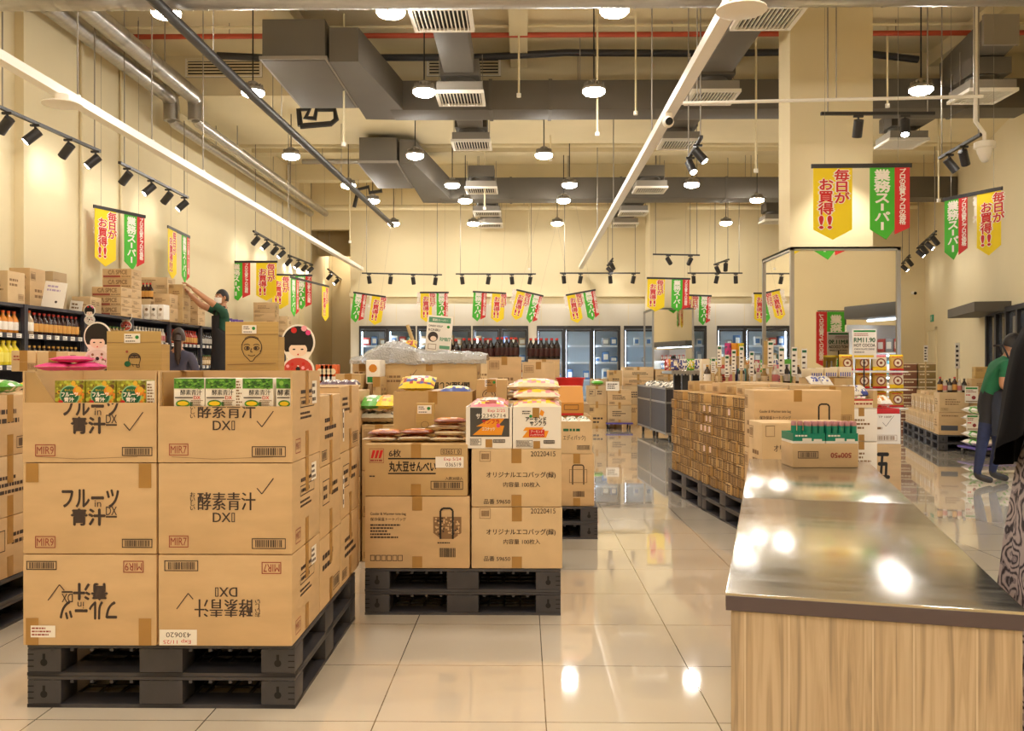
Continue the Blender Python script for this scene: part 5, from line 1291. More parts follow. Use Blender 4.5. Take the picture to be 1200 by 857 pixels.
# big carton printed upside down, with crumpled film on top
Y = 6.75
def pr_up(F, Q, w, h):
    G = Face(F.b, F.o - F.n * F.e, F.u, F.v, F.e).flip(w, h); G.text('国内産だし昆布', w * .08, h * .48, w * .52, h * .64, INKB, .04).lines(w * .8, h * .3, w * .95, h * .5, 2, INKM, 2)
    tick(F, w * .3, h * .72, .05); F.bars(w * .1, h * .05, w * .3, h * .18, INKM)
zb = .96
for k in range(3):
    for c_ in range(2): gcarton(.285, .5, .315, (XX(447, Y) + .145 + c_ * .292, Y + .3, k * .3175), f"brown carton, {NTH[k]} from the floor, {['left', 'right'][c_]} column under the film covered carton", seed=k + c_ * 2, group='brown cartons in the rear piles')
o, Q, b = put(447, 559, 424, 480, Y, .6, 'carton', 'long carton with upside down brush print under crumpled clear film', pr_up, CARDS[2], 'plain brown cartons', zb=zb)
zt = ZZ(424, Y)
def film_mesh():
    r = random.Random(12); nx, ny = 70, 26; b = B(); vs = []; W_ = XX(570, Y) - XX(410, Y); x0 = XX(410, Y)
    from mathutils import noise
    for i in range(nx + 1):
        for j in range(ny + 1):
            u, v = i / nx, j / ny; x = x0 + W_ * u; y = Y - .06 + .72 * v
            prof = .115 * math.exp(-((u - .28) / .2) ** 2) + .04 * math.exp(-((u - .75) / .3) ** 2) + .02
            n1 = noise.noise(Vector((x * 9, y * 9, 0))) * .030 + noise.noise(Vector((x * 22, y * 22, 3))) * .022 + noise.noise(Vector((x * 48, y * 48, 6))) * .020
            z = zt + .012 + prof * (math.sin(PI * min(1, max(.06, v * 1.0))) ** .5) + max(-.008, n1) * .62
            if v < .08: z = zt + .004 - .03 * (1 - v / .08) + n1 * .3 + .01; y = Y - .012 - .01 * abs(n1) * 10
            if u < .2 and v >= .08: z -= .03 * (1 - u / .2)
            vs.append((x, y, z + .006 if v >= .08 else z))
    fs = [(i * (ny + 1) + j, (i + 1) * (ny + 1) + j, (i + 1) * (ny + 1) + j + 1, i * (ny + 1) + j + 1) for i in range(nx) for j in range(ny)]
    return b.add(vs, fs, FILM)
thing('plastic_film', film_mesh(), 'crumpled clear plastic film heaped along the top of the long carton', 'plastic film')
# cartons right of it and further back
z = fstack(571, 611, 418, 7.75, .5, 4, 'carton, {} from the floor, right of the film covered carton', CARDS[0], 2)
z = fstack(612, 650, 424, 8.6, .5, 4, 'carton, {} from the floor, behind the nut bags', CARDS[1], 7)
# price card on a pole
Y = 7.55
xp = XX(513, Y); z0, z1 = ZZ(412, Y), ZZ(370, Y); wp = XX(529, Y) - XX(499, Y); hp = z1 - z0
b = B().box(-wp / 2, -.004, 0, wp / 2, .004, hp, WHITE, .001); F = b.face((-wp / 2, -.004, 0), (1, 0, 0), (0, 0, 1))
F.rect(wp * .06, hp * .8, wp * .92, hp * .95, mat('sign_green', '5f9a78', .6)).lift().text('業務スーパー', wp * .2, hp * .84, wp * .8, hp * .91, WHITE, .02); F.text('DRIED KELP', wp * .08, hp * .68, wp * .62, hp * .73, INK, .02).text('KONBU', wp * .08, hp * .56, wp * .52, hp * .63, INK, .02).disc(wp * .84, hp * .70, .012, GREENP)
F.text('RM8/7', wp * .55, hp * .3, wp * .96, hp * .4, mat('sign_green', '5f9a78', .6), .03).rect(wp * .55, hp * .08, wp * .95, hp * .17, mat('sign_green', '5f9a78', .6)).disc(wp * .27, hp * .4, wp * .2, INK, 18).lift().disc(wp * .29, hp * .35, wp * .12, FACEP, 14, hp * .07).frame(wp * .1, hp * .05, wp * .42, hp * .2, .004, INKM)
o = thing('price_sign', b, 'white price card for dried kelp on a pole above the film covered carton', 'sign', (xp, Y, z0)); o.rotation_euler = (0, .08, 0)
part('pole', B().cyl((0, .012, .1), (-.0, .012, -z0 + .02), .008, WPAINT, n=8).cyl((0, .012, -z0 + .02), (0, .012, -z0 + .001), .08, BLK, n=18), o)
p0, p1 = atz(546, 577, .0), at(477.5, 381, 9.0); p0 = Vector((XX(544, 9.0), 9.0, .02))
thing('wooden_pole', B().cyl(p0, p1, .018, mat('raw_wood', 'c8ac78', .7), n=10), 'bare wooden pole leaning behind the film covered carton', 'pole')
# cola bottles on cartons
COLA = mk_bottle(.26, .043, LIQ('cola', '1e1412'), mat('cap_red', 'c8362a', .4), mat('label_cola', '3a1512', .4))
Y = 11.2
for gi, (pa, pb, yt, n_) in enumerate(((497, 537, 422, 6), (540, 578, 421, 6), (580, 607, 420, 5), (619, 656, 421, 6))):
    z = fstack(pa, pb, yt, Y, .4, 4, '{} carton from the floor under cola bottles, ' + ['left', 'second', 'third', 'right'][gi] + ' pile', CARDS[gi % 3], gi * 3)
    for k in range(n_):
        for r_ in range(2): COLA((XX(pa + (pb - pa) * (k + .5) / n_, Y), Y + .07 + r_ * .1, z), f"dark red capped cola bottle, {NTH[k]} from the left, {['front', 'second'][r_]} row, {['left', 'second', 'third', 'right'][gi]} pile", 0, 'dark cola bottles')
for k, (px, c_) in enumerate(((481, (SNY, SNR, SNY, SNY)), (473, (SNR, SNY, SNR)))): 
    fstack(px - 6, px + 5, 413, 7.6 + k * .3 + .01, .2, 4, 'narrow carton, {} from the floor, under the ' + ['yellow', 'red'][k] + ' bag behind the film', seed=k)
    bagobj((XX(px, 7.65 + k * .3), 7.71 + k * .3, ZZ(413, 7.6 + k * .3)), .1, .13, .07, c_, f"{['yellow', 'red'][k]} snack bag behind the crumpled film", seed=k, tilt=.5)

# ================================================================== STEEL TOPPED COUNTER
C0 = atz(850, 695, .75); C0.z = 0
CW, CL = .60, 3.0
o = empty('packing_counter', 'long packing counter with stainless steel top and pale oak front', 'counter', C0, A2)
for k in range(2): part('worktop', B().box(0, .002 + k * CL / 2, .712, CW, (k + 1) * CL / 2 - .002, .75, STEEL, .004), o, 'stainless steel worktop sheet')
part('edge_strip', B().box(.001, -.0015, .7125, CW - .001, .002, .744, mat('steel_edge', '6a6066', .35, metal=.6)), o)
b = B().box(.012, .006, .08, CW - .012, .03, .710, WOOD); F = b.face((.012, .006, .08), (1, 0, 0), (0, 0, 1))
for x in (.028, .12, .29, .37, .49): F.rect(x, .002, x + .004, .628, WOODL)
part('front_panel', b, o, 'pale oak panel with vertical seams')
b = B().box(.012, .03, .08, .03, CL - .01, .71, WOOD).box(CW - .03, .03, .08, CW - .012, CL - .01, .71, WOOD).box(.03, CL - .03, .08, CW - .03, CL - .01, .71, WOOD); part('side_panel', b, o)
part('plinth', B().box(.05, .05, 0, CW - .05, CL - .05, .0795, BLK), o)
# box of canned drinks on the far end of the counter
YC = 4.47; xa, xb = XX(929, YC), XX(1006, YC); w_ = xb - xa; xc = (xa + xb) / 2
b = B().box(-w_ / 2, -.1, 0, w_ / 2, .1, .117, CARDS[0], .003); F = b.face((-w_ / 2, -.1, 0), (1, 0, 0), (0, 0, 1)); F.bars(.025, .045, .125, .08, INK)
G = b.face((-w_ / 2, -.1, 0), (1, 0, 0), (0, 0, 1)).flip(w_, .117); G.text('500*50', .035, .045, .135, .07, INKR, .03)
thing('carton', b, 'small carton with red upside down number on the steel counter', 'carton', (xc, YC + .1, .7505), 0)
b0 = []
CG = mat('can_green', '1f8a70', .3); CS = mat('can_rose', 'c08a90', .3, metal=.3)
for k in range(2):
    x = xa + w_ * (k + .5) / 2; tw = w_ / 2 - .004
    b = B(); t = .003
    b.box(-tw / 2, -.1, 0, tw / 2, .1, .012, WHITE); b.box(-tw / 2, -.1, .012, tw / 2, -.097, .05, CG); b.box(-tw / 2, .097, .012, tw / 2, .1, .05, CG); b.box(-tw / 2, -.097, .012, -tw / 2 + t, .097, .05, CG); b.box(tw / 2 - t, -.097, .012, tw / 2, .097, .05, CG)
    F = b.face((-tw / 2, -.1, 0), (1, 0, 0), (0, 0, 1)); F.rect(.045, .008, .09, .026, WHITE).rect(.1, .008, .14, .022, WHITE).lines(.01, .03, .1, .046, 1, WHITE, 3)
    thing('can_tray', b, f"green tray of small cans on the counter carton, {['left', 'right'][k]} one", 'tray', (x, YC + .1, .868), 0)
def mk_can():
    b = B().lathe([(.011, 0), (.0135, .003), (.0135, .072)], (0, 0, 0), CG, 12); b.lathe([(.0135, .072), (.0135, .088), (.011, .094)], (0, 0, 0), CS, 12)
    return tag(link('drink_can', b), '', 'can')
CAN = Maker(mk_can)
for k in range(2):
    for j in range(5):
        for r_ in range(2):
            if k == 0 and j < 2 and r_ == 0: continue
            CAN((xa + w_ * k / 2 + .021 + j * .031, YC + .022 + r_ * .035, .881), f"green and silver can, {NTH[j]} from the left in the {['left', 'right'][k]} tray, {['front', 'second'][r_]} row", 0, 'small drink cans')

# ================================================================== BLOCK OF SMALL CARTONS ALONG THE AISLE
NCOL, NROW, CWD, CHT = 17, 9, .1335, .0862
vars_ = []
BXA, BXB, BXC = mat('box_tan', 'b9935a', .75, var=.12, scale=14), mat('box_brown', 'a88350', .75, var=.12, scale=14), mat('box_straw', 'c8a56e', .75, var=.12, scale=14)
BXD = mat('box_print', '6f5534', .75)
for k in range(4):
    b = B().box(-.225, -.0645, 0, .225, .0645, CHT - .002, [BXA, BXB, BXC, BXA][k], .005); Lf = b.face((-.225, .0655, 0), (0, -1, 0), (0, 0, 1), .001)
    Lf.rect(.022 + .012 * k, .001, .040 + .012 * k, .082, BXD).rect(.002, .066, .128, .075, BXD).rect(.002, .0, .128, .006, BXD); Lf.frame(.070, .014, .120, .060, .005, BXD).bars(.076, .02, .114, .054, BXD, frame=False)
    if k == 3: Lf.lift().rect(.05, .02, .1, .07, mat('label_pinkish', 'ecd0c4', .6))
    vars_.append(b.mesh('small_box'))
r = random.Random(31)
for c_ in range(NCOL):
    for k in range(NROW):
        if k == NROW - 1 and c_ in (3, 7, 8, 13): continue
        me = vars_[3] if (c_ in (7, 8) and k in (3, 5, 6, 7)) or r.random() < .03 else vars_[r.choice((0, 0, 1, 2))]
        o = bpy.data.objects.new('small_box', me); COL.objects.link(o); o.location = fpos(.07 + c_ * CWD, .245 + r.uniform(-.011, .011), .2335 + k * CHT); o.rotation_euler = (0, 0, RZF)
        tag(o, f"small brown box in the aisle block, {NTH[c_]} column from the near end, {NTH[k]} row up", 'box', 'small boxes in the aisle block')
for c_ in range(5):
    for k in range(3):
        o = gcarton(.34, .41, .285, (0, 0, 0), f"larger carton behind the aisle block, {NTH[c_]} from the near end, {NTH[k]} row up", RZF, seed=c_ + k, left=True, group='larger cartons behind the aisle block', front=True)
        o.location = fpos(.22 + c_ * .43, .66, .2335 + k * .2885)
for i, c_ in enumerate((1, 4, 6, 9, 12, 15)):
    b = B().box(-.1, -.08, 0, .1, .08, .09 if i % 2 else .07, CARDS[i % 3], .004); b.face((-.1, .08, 0), (0, -1, 0), (0, 0, 1)).bars(.03, .015, .12, .055, INKM)
    o = thing('carton', b, f"loose opened carton lying on top of the aisle block, {NTH[i]} from the near end", 'carton', fpos(.07 + c_ * CWD, .25, .2335 + (NROW if c_ not in (3, 7, 8, 13) else NROW - 1) * CHT + .0005), RZF + .1, 'loose cartons on the aisle block')
# cartons beyond the counter
def pr_eco2(F, Q, w, h): F.text('オリジナルエコバッグ(緑)', w * .13, h * .44, w * .83, h * .6, INK, .015).frame(w * .04, h * .74, w * .14, h * .94, .003, INKM).text('20220415', w * .62, h * .8, w * .9, h * .9, INK)
def block(pa, pb, Y, d, n, ztop, zb, label, pr, m):
    x0, x1 = XX(pa, Y), XX(pb, Y); h = (ztop - zb) / n
    for k in range(n):
        b = B().box(-(x1 - x0) / 2, -d / 2, 0, (x1 - x0) / 2, d / 2, h - GAP, m, .006); F, Rt, Lf = faces(b, x1 - x0, d)
        pr(F, None, x1 - x0, h); generic(Rt, d, h, 3, INKM); generic(Lf, d, h, 5, INKM)
        o = thing('carton', b, label.format(ROWW[k] if n == 3 else ['lower', 'upper'][k]), 'carton', ((x0 + x1) / 2, Y + d / 2, zb + k * h), 0, 'plain brown cartons'); tape_part(o, x1 - x0, d, h - GAP, 'F')
block(893, 1000, 5.13, .30, 3, .93, 0, '{} carton with a long line of print beyond the counter end', pr_eco2, CARDS[1])
def pr_cool2(F, Q, w, h):
    F.text('Cooler & Warmer tote bag', w * .06, h * .60, w * .42, h * .66, INK, .01).text('保冷保温トートバッグ', w * .06, h * .50, w * .42, h * .56, INK, .01).lines(w * .06, h * .25, w * .3, h * .42, 3, INK, 2)
    q = (w * .74, h * .1, w * .86, h * .76); F.frame(w * .66, h * .1, w * .94, h * .48, .006, INKM).line([(q[0], q[1]), (q[0], q[3] - .012), (q[0] + .012, q[3]), (q[2] - .012, q[3]), (q[2], q[3] - .012), (q[2], q[1])], .01, INKB)
block(884, 986, 5.65, .25, 3, ZZ(457, 5.65), 0, '{} carton with a handled bag drawing at the back beyond the counter', pr_cool2, CARDS[0])
gcarton(.085, .40, .60, (1.925, 5.36, 0), 'narrow upright carton at the right of the printed ones beyond the counter', seed=2, group='plain brown cartons', tape=False)

# ================================================================== CENTRE REAR
FABC = 'brown cartons on the floor by the freezers'
def at_floor_stack(pa, pb, rows, Y, d, label, seed=0, zb=0):
    x0, x1 = XX(pa, Y), XX(pb, Y); z = zb
    for k, yt in enumerate(rows):
        z1 = ZZ(yt, Y); gcarton(x1 - x0 - .004, d, z1 - z - GAP, ((x0 + x1) / 2, Y + d / 2, z), label.format(NTH[k]), seed=seed + k, group=FABC, ink=INK); z = z1
    return z
DOLM = mat('dolly_purple', '5a4d9c', .4)
def dolly(x, y, w, d, label, rz=0.0):
    b = B().box(-w / 2, -d / 2, .095, w / 2, d / 2, .125, DOLM, .01); o = thing('platform_dolly', b, label, 'dolly', (x, y, 0), rz)
    for sx in (-1, 1):
        for sy in (-1, 1):
            c = B().cyl((sx * (w / 2 - .06) - .012, sy * (d / 2 - .06), .04), (sx * (w / 2 - .06) + .012, sy * (d / 2 - .06), .04), .04, BLK, n=14); c.box(sx * (w / 2 - .06) - .018, sy * (d / 2 - .06) - .02, .06, sx * (w / 2 - .06) + .018, sy * (d / 2 - .06) + .02, .095, STEELP); part('caster', c, o)
Y = 17.9
xa, xb = XX(712, Y), XX(740, Y)
dolly((xa + xb) / 2, Y + .22, xb - xa + .06, .5, 'small purple platform dolly under cartons near the freezers')
at_floor_stack(712, 740, (475, 457), Y, .4, 'carton on the purple dolly, {} from the bottom', 3, .126)
at_floor_stack(688, 711, (474, 452), Y + .1, .4, 'carton on the floor beside the purple dolly, {} from the bottom', 6)
z = at_floor_stack(693, 712, (474, 452, 444), Y + .55, .4, 'carton behind the dolly, {} from the floor in the left column', 1)
z = at_floor_stack(713, 729, (474, 452, 434), Y + .55, .4, 'carton behind the dolly, {} from the floor in the middle column', 4)
at_floor_stack(730, 766, (474, 452, 442, 430), Y + 1.2, .4, 'carton behind the dolly, {} from the floor in the right column', 2)
at_floor_stack(768, 800, (474, 452, 442, 433), Y + 1.2, .4, 'carton beyond the black bins, {} from the floor', 5)
b = B().box(-.13, -.004, 0, .13, .004, .18, WHITE); b.face((-.13, -.004, 0), (1, 0, 0), (0, 0, 1)).lines(.03, .03, .23, .15, 3, INK, 2)
o = thing('price_sign', b, 'small white price card at the front of the cartons on the purple dolly', 'sign', (XX(718, Y - .05), Y - .02, ZZ(458, Y))); part('foot', B().box(-.1, -.004, -.002, .1, .1, .0, WHITE), o)
for k in range(2): bagobj((XX(700 + 18 * k, Y + .2), Y + .25, ZZ((452, 457)[k], Y) + .004), .25, .25, .1, ((SNG, WHITE, SNC), (SNC, SNR, SNG))[k], ['green and white bag on the cartons beside the dolly', 'mixed bag on the cartons on the dolly'][k], seed=k)
# black wheeled bins with film wrapped packs
BN = mat('bin_black', '3a3638', .5)
def mk_bin():
    W_, D_, H_ = .9, 1.22, .86
    o = empty('wheeled_bin', '', 'bin')
    b = B()
    for (x0, y0, x1, y1) in ((0, 0, .03, D_), (W_ - .03, 0, W_, D_), (.03, 0, W_ - .03, .03), (.03, D_ - .03, W_ - .03, D_)): b.box(x0, y0, .16, x1, y1, H_, BN)
    b.box(.03, .03, .16, W_ - .03, D_ - .03, .62, BN); part('body', b, o)
    f = B()
    for z in (.13, .63, H_): f.box(-.012, -.012, z, W_ + .012, 0, z + .03, STEELP).box(-.012, D_, z, W_ + .012, D_ + .012, z + .03, STEELP).box(-.012, 0, z, 0, D_, z + .03, STEELP).box(W_, 0, z, W_ + .012, D_, z + .03, STEELP)
    for x in (-.012, W_): 
        for y in (-.012, D_): f.box(x, y, .10, x + .012, y + .012, H_ + .03, STEELP)
    part('frame', f, o, 'bare metal frame')
    for x in (.08, W_ - .08):
        for y in (.1, D_ - .1):
            c = B().cyl((x - .015, y, .055), (x + .015, y, .055), .055, BLK, n=14); c.box(x - .025, y - .02, .09, x + .025, y + .02, .16, STEELP); part('caster', c, o)
    return o
BIN = Maker(mk_bin)
for i, (x, y) in enumerate(((2.30, 14.75), (2.23, 16.05))):
    BIN((x, y, 0), ['nearer black wheeled bin with metal edges beside the aisle', 'farther black wheeled bin with metal edges beside the aisle'][i], .056)
    for j in range(3):
        for k in range(2):
            q = Vector((x, y, 0)) + Matrix.Rotation(.056, 3, 'Z') @ Vector((.25 + k * .4, .22 + j * .39, .7))
            bagobj(q, .38, .36, .26, (CLR, GREYP, WHITE, CLR), f"film wrapped pack in the {['nearer', 'farther'][i]} black bin, {NTH[j]} from the front, {['left', 'right'][k]} column", .056, seed=i * 6 + j * 2 + k, group='film wrapped packs')
# display table of packets with black legs
def table(x0, x1, y0, y1, z, label, rail=True):
    o = empty('display_table', label, 'table', (x0, y0, 0)); w_, d_ = x1 - x0, y1 - y0
    t = B().box(0, 0, z - .04, w_, d_, z, STEELP)
    if rail:
        for k in range(int(w_ / .05)): t.box(.01 + k * .05, -.012, z - .06, .035 + k * .05, 0, z + .01, STEELP)
    part('table_top', t, o)
    for x in (.3 * w_ - .05, .62 * w_):
        for y in (.05, d_ - .15): part('leg', B().box(x, y, 0, x + .1, y + .1, z - .0405, BLK), o)
    return o
xa, xb = XX(787, 13.0), XX(845, 13.0)
table(xa, xb, 13.0, 13.9, 1.17, 'black legged display table covered with snack packets behind the aisle block')
PK = [(SNR, SNC, SNP), (SNC, SNK, SNR), (WHITE, SNBL, SNV), (SNP, WHITE, SNR), (SNV, SNC, SNBL), (SNG, SNY, WHITE), (SNK, SNB, SNC)]
packm = []
for k, c_ in enumerate(PK): packm.append(bag_mesh(.13, .17, .05, bagcol(*c_), seed=40 + k).mesh('snack_packet'))
def packet(loc, k, label, tilt=1.35, sc=1.0, rz=0.0, group='upright snack packets'):
    o = bpy.data.objects.new('snack_packet', packm[k % 7]); COL.objects.link(o); o.location = loc; o.rotation_euler = (tilt, 0, rz); o.scale = (sc, sc, sc)
    return tag(o, label, 'snack packet', group)
r = random.Random(5)
for j in range(4):
    for i in range(6): packet((xa + .07 + i * (xb - xa - .1) / 5.6, 13.12 + j * .2, 1.175 + .082), r.randrange(7), f"snack packet on the black legged table, {NTH[i]} from the left, {NTH[j]} row back")
xa2, xb2 = XX(848, 12.9), XX(905, 12.9)
table(xa2, xb2, 12.9, 13.9, 1.12, 'second display table of packets behind the white price strips', False)
for j in range(3):
    for i in range(6): packet((xa2 + .07 + i * (xb2 - xa2 - .1) / 5.6, 13.05 + j * .22, 1.125 + .1), r.randrange(7), f"snack packet on the second table, {NTH[i]} from the left, {NTH[j]} row back", sc=1.2)
b3 = [(SNV, PINK, 'magenta'), (SNK, ORG, 'orange'), (SNG, YELP, 'lime')]
for k in range(3): bagobj((XX(853 + 7.5 * k, 12.3), 12.32, ZZ(418, 12.2)), .085, .18, .06, (b3[k][1], b3[k][1], b3[k][0], b3[k][1]), f"bright {b3[k][2]} packet standing above the price strips", tilt=1.45, seed=k)
fstack(848, 874, 418, 12.2, .3, 4, 'brown carton, {} from the floor, under the bright packets', seed=3)
# rows of goods with white price strips on sticks
YR = 9.55
xr0, xr1 = XX(826, YR), XX(945, YR)
nst = 6
for i in range(nst):
    w_ = (xr1 - xr0) / nst
    for k in range(4): gcarton(w_ - .006, .34, .262, (xr0 + w_ * (i + .5), YR + .17 + .02, k * .2645), f"carton under the price strips, {NTH[i]} column from the left, {NTH[k]} from the floor", seed=i + k, m=CARDS[(i + k) % 3], group='cartons of the price strip row')
ZR = 4 * .2645
r = random.Random(17)
GM = {}
def small_box(w, d, h, m, i):
    b = B().box(-w / 2, -d / 2, 0, w / 2, d / 2, h, m, .004); F = b.face((-w / 2, -d / 2, 0), (1, 0, 0), (0, 0, 1)); F.rect(w * .15, h * .5, w * .85, h * .8, WHITE).lines(w * .2, h * .15, w * .8, h * .4, 2, INK, i); return b
cols_ = [SNC, CARDS[0], PRODM[2], SNV, PRODM[4], CARDS[2], SNC, CARDS[1], SNP, SNG]
for i in range(11):
    hgt = r.choice((.12, .16, .2, .26)) if i < 7 else r.choice((.2, .26))
    w_ = (xr1 - xr0) / 11 - .008
    thing('product_box', small_box(w_, .12, hgt, cols_[i % 10], i), f"upright product box behind the price strips, {NTH[i]} from the left", 'box', (xr0 + (xr1 - xr0) * (i + .5) / 11, YR + .25, ZR), 0, 'product boxes behind the price strips')
for i in range(9):
    KINDS[KN[(4, 5, 6, 8)[i % 4]]]((xr0 + .05 + i * (xr1 - xr0 - .1) / 8, YR + .12, ZR), f"small bottle in front of the product boxes, {NTH[i]} from the left, price strip row", 0, 'bottles of the price strip row')
STR = [(836, 419, 437), (843, 405, 430), (852, 416, 442), (860, 410, 436), (869, 406, 434), (881, 412, 441), (903, 400, 430), (916, 407, 440), (931, 407, 441), (942.5, 409, 444)]
YS = 9.5
SW = mat('stick_wood', 'c4a878', .7)
for i, (px, ya, yb_) in enumerate(STR):
    z0, z1 = ZZ(yb_, YS), ZZ(ya, YS); w_ = .046 if i < 6 else .058; h = z1 - z0
    b = B().box(-w_ / 2, -.002, 0, w_ / 2, .002, h, WHITE); F = b.face((-w_ / 2, -.002, 0), (1, 0, 0), (0, 0, 1)); F.rect(.006, h - .04, w_ - .006, h - .014, DGREEN).rect(.006, .008, w_ - .006, .018, INKM)
    for k in range(4): F.lines(.008, .03 + k * (h - .08) / 4, w_ - .008, .03 + (k + .7) * (h - .08) / 4, 1, INK, k + i)
    zb = .0
    o = thing('price_strip', b, f"tall price strip on a wooden stick, {NTH[i]} from the left of ten", 'price strip', (XX(px, YS), YS, z0), 0, 'price strips on sticks')
    part('stick', B().box(-.012, .0025, -(z0 - .002), .012, .02, h * .5, SW), o)
b = B().box(-.045, 0, 0, .045, .02, .46, KRAFT); thing('display_board', b, 'tall narrow bare board standing behind the seventh price strip', 'display board', (XX(907, YR + .1), YR + .32, ZR), 0)
# striped packs and bags before the mirror
STB = mat('stripe_blue', '4a58b0', .5)
def striped(w, d, h):
    b = B().box(-w / 2, -d / 2, 0, w / 2, d / 2, h, SNC, .015)
    F = b.face((-w / 2, -d / 2, 0), (1, 0, 0), (0, 0, 1), .002)
    n = int(w / .022)
    for k in range(n): F.rect(.012 + k * (w - .02) / n, .01, .012 + (k + .5) * (w - .02) / n, h * .5, STB)
    T = b.face((-w / 2, -d / 2, h), (1, 0, 0), (0, 1, 0), .002)
    for k in range(n): T.rect(.012 + k * (w - .02) / n, .01, .012 + (k + .5) * (w - .02) / n, d - .01, STB)
    return b
z = fstack(949, 1000, 442.5, 8.65, .35, 4, 'wide carton, {} from the floor, under the blue striped packs', CARDS[2], 3)
for k in range(3): thing('striped_pack', striped(.125, .3, .085 + .008 * k), f"cream pack with blue stripes, {NTH[k]} from the left before the mirror", 'pack', (XX(949, 8.65) + .075 + k * .135, 8.65 + .17, z), 0, 'blue striped packs')
z = fstack(946, 975, 456, 8.3, .3, 4, 'carton, {} from the floor, under the small blue and white bags', CARDS[0], 5)
for k in range(2): bagobj((XX(954 + 13 * k, 8.4), 8.42, z + .003), .1, .2, .07, (WHITE, STB, WHITE, WHITE), f"small blue and white bag in front of the striped packs, {NTH[k]} from the left", tilt=.35, seed=k)
z = fstack(991, 1028, 478, 8.0, .35, 3, 'white carton, {} from the floor, under the red edged tray', WHITE, 2)
zt = z
b = B().box(-.17, -.15, 0, .17, .15, .075, SNC, .003); F = b.face((-.17, -.15, 0), (1, 0, 0), (0, 0, 1)); F.rect(0, .062, .34, .075, RED).lines(.04, .02, .3, .05, 1, INKR, 2); b.box(.13, -.152, -.0, .168, .02, .15, CARDS[2])
thing('display_tray', b, 'low cream tray with a red edge and a post before the mirror', 'tray', (XX(1007, 8.0), 8.0 + .18, zt))
for k in range(3): bagobj((XX(992 + 11 * k, 8.1), 8.14 + k * .05, zt + .078), .11, .2, .07, ((WHITE, STB, WHITE), (WHITE, SNV, WHITE), (STB, WHITE, WHITE))[k], f"blue and white bag on the red edged tray, {NTH[k]} from the left", tilt=.35, seed=k + 3)
fs = Vector((XX(997, 6.6), 6.6, 0))
b = B().box(-.02, -.006, 0, .02, .006, 1.06, GREENP); F = b.face((-.02, -.006, 0), (1, 0, 0), (0, 0, 1)); F.poly([(.004, .95), (.012, .93), (.036, .99), (.03, 1.01)], WHITE)
o = thing('price_strip', b, 'leaning green strip between the cartons and the red edged tray', 'price strip', fs, 0); o.rotation_euler = (0, -.12, 0)
b = B()
YW = 9.2
def pr_tea(F, Q, w, h): F.text('レモン紅茶 TP 100P', w * .06, h * .86, w * .8, h * .95, INKM, .02); tick(F, w * .6, h * .72, w * .25); F.bars(w * .3, h * .1, w * .92, h * .3, INKM).lines(w * .2, h * .45, w * .8, h * .6, 1, INKM, 3)
def pr_brush(F, Q, w, h): F.text('三五', w * .2, h * .25, w * .75, h * .8, INKB, .05)
b = B().box(-.24, -.19, 0, .24, .19, ZZ(520, YW) - GAP, CARDS[0], .005); pr_brush(b.face((-.24, -.19, 0), (1, 0, 0), (0, 0, 1)), None, .48, ZZ(520, YW))
thing('carton', b, 'brown carton with thick black brush characters on the floor before the mirror', 'carton', (XX(1028, YW), YW + .19, 0))
hw = ZZ(485, YW) - ZZ(520, YW)
b = B().box(-.225, -.19, 0, .225, .19, hw, WHITE, .004); F, Rt, Lf = faces(b, .45, .38); pr_tea(F, None, .45, hw); generic(Lf, .38, hw, 3, INKM)
thing('carton', b, 'white carton of lemon tea with a tick on the brush printed carton', 'carton', (XX(1029, YW), YW + .19, ZZ(520, YW)))
zt = ZZ(485, YW) + GAP
b = B().box(-.22, -.17, 0, .22, .17, .05, RED, .003); thing('display_tray', b, 'flat red tray on the white tea carton', 'tray', (XX(1029, YW), YW + .18, zt))
for k in range(3): bagobj((XX(1015 + 13 * k, YW), YW + .15, zt + .053), .13, .2, .09, ((WHITE, SNP, SNC), (SNC, SNV, WHITE), (WHITE, SNC, SNK))[k], f"white bag on the flat red tray, {NTH[k]} from the left", tilt=.3, seed=k + 13)
# rack of gold packs in front of the mirror
o = empty('display_rack', 'black display rack of gold packs standing against the near mirror', 'rack', (3.34, 9.68, 0))
for z in (.80, 1.00, 1.19): part('shelf', B().box(.012, 0, z - .015, .728, .27, z, WPAINT), o)
for x in (0, .729): part('side_frame', B().box(x, .25, 0, x + .011, .27, 1.3, STEELP), o)
GOLD = mat('pack_gold', 'c8a040', .35)
def ringpack(kind=0):
    b = bag_mesh(.15, .17, .055, (lambda u, v, r: YELP if v > .8 else (RED if v < .12 else GOLD)) if kind == 0 else (lambda u, v, r: SNP if v > .75 else (YELP if v < .14 else SNC)), seed=3 + kind); F = b.face((-.075, -.085, .058), (1, 0, 0), (0, 1, 0), .0005)
    F.disc(.08, .08, .05, SNB, 18).lift().disc(.08, .08, .036, SNC, 16).lift().disc(.08, .08, .016, SNB, 10).lines(.02, .135, .13, .155, 1, RED, 2); return tag(link('gold_pack', b), '', 'snack packet')
GP = Maker(ringpack); GP2 = Maker(lambda: ringpack(1))
for j, z in enumerate((.80, 1.00, 1.19)):
    for i in range(4):
        q = (GP2 if (i + j) % 3 == 1 else GP)((3.34 + .1 + i * .178, 9.79, z + .089), f"pack with a brown ring, {NTH[i]} from the left on the {['lower', 'middle', 'upper'][j]} rack shelf", 0, 'gold ring packs'); q.rotation_euler = (1.5, 0, 0)
YS2 = 9.62
xs, z0, z1 = XX(1013, YS2), ZZ(421, YS2), ZZ(386, YS2); w_, h = XX(1027, YS2) - XX(999, YS2), z1 - z0
b = B().box(-w_ / 2, -.004, 0, w_ / 2, .004, h, WHITE, .001)
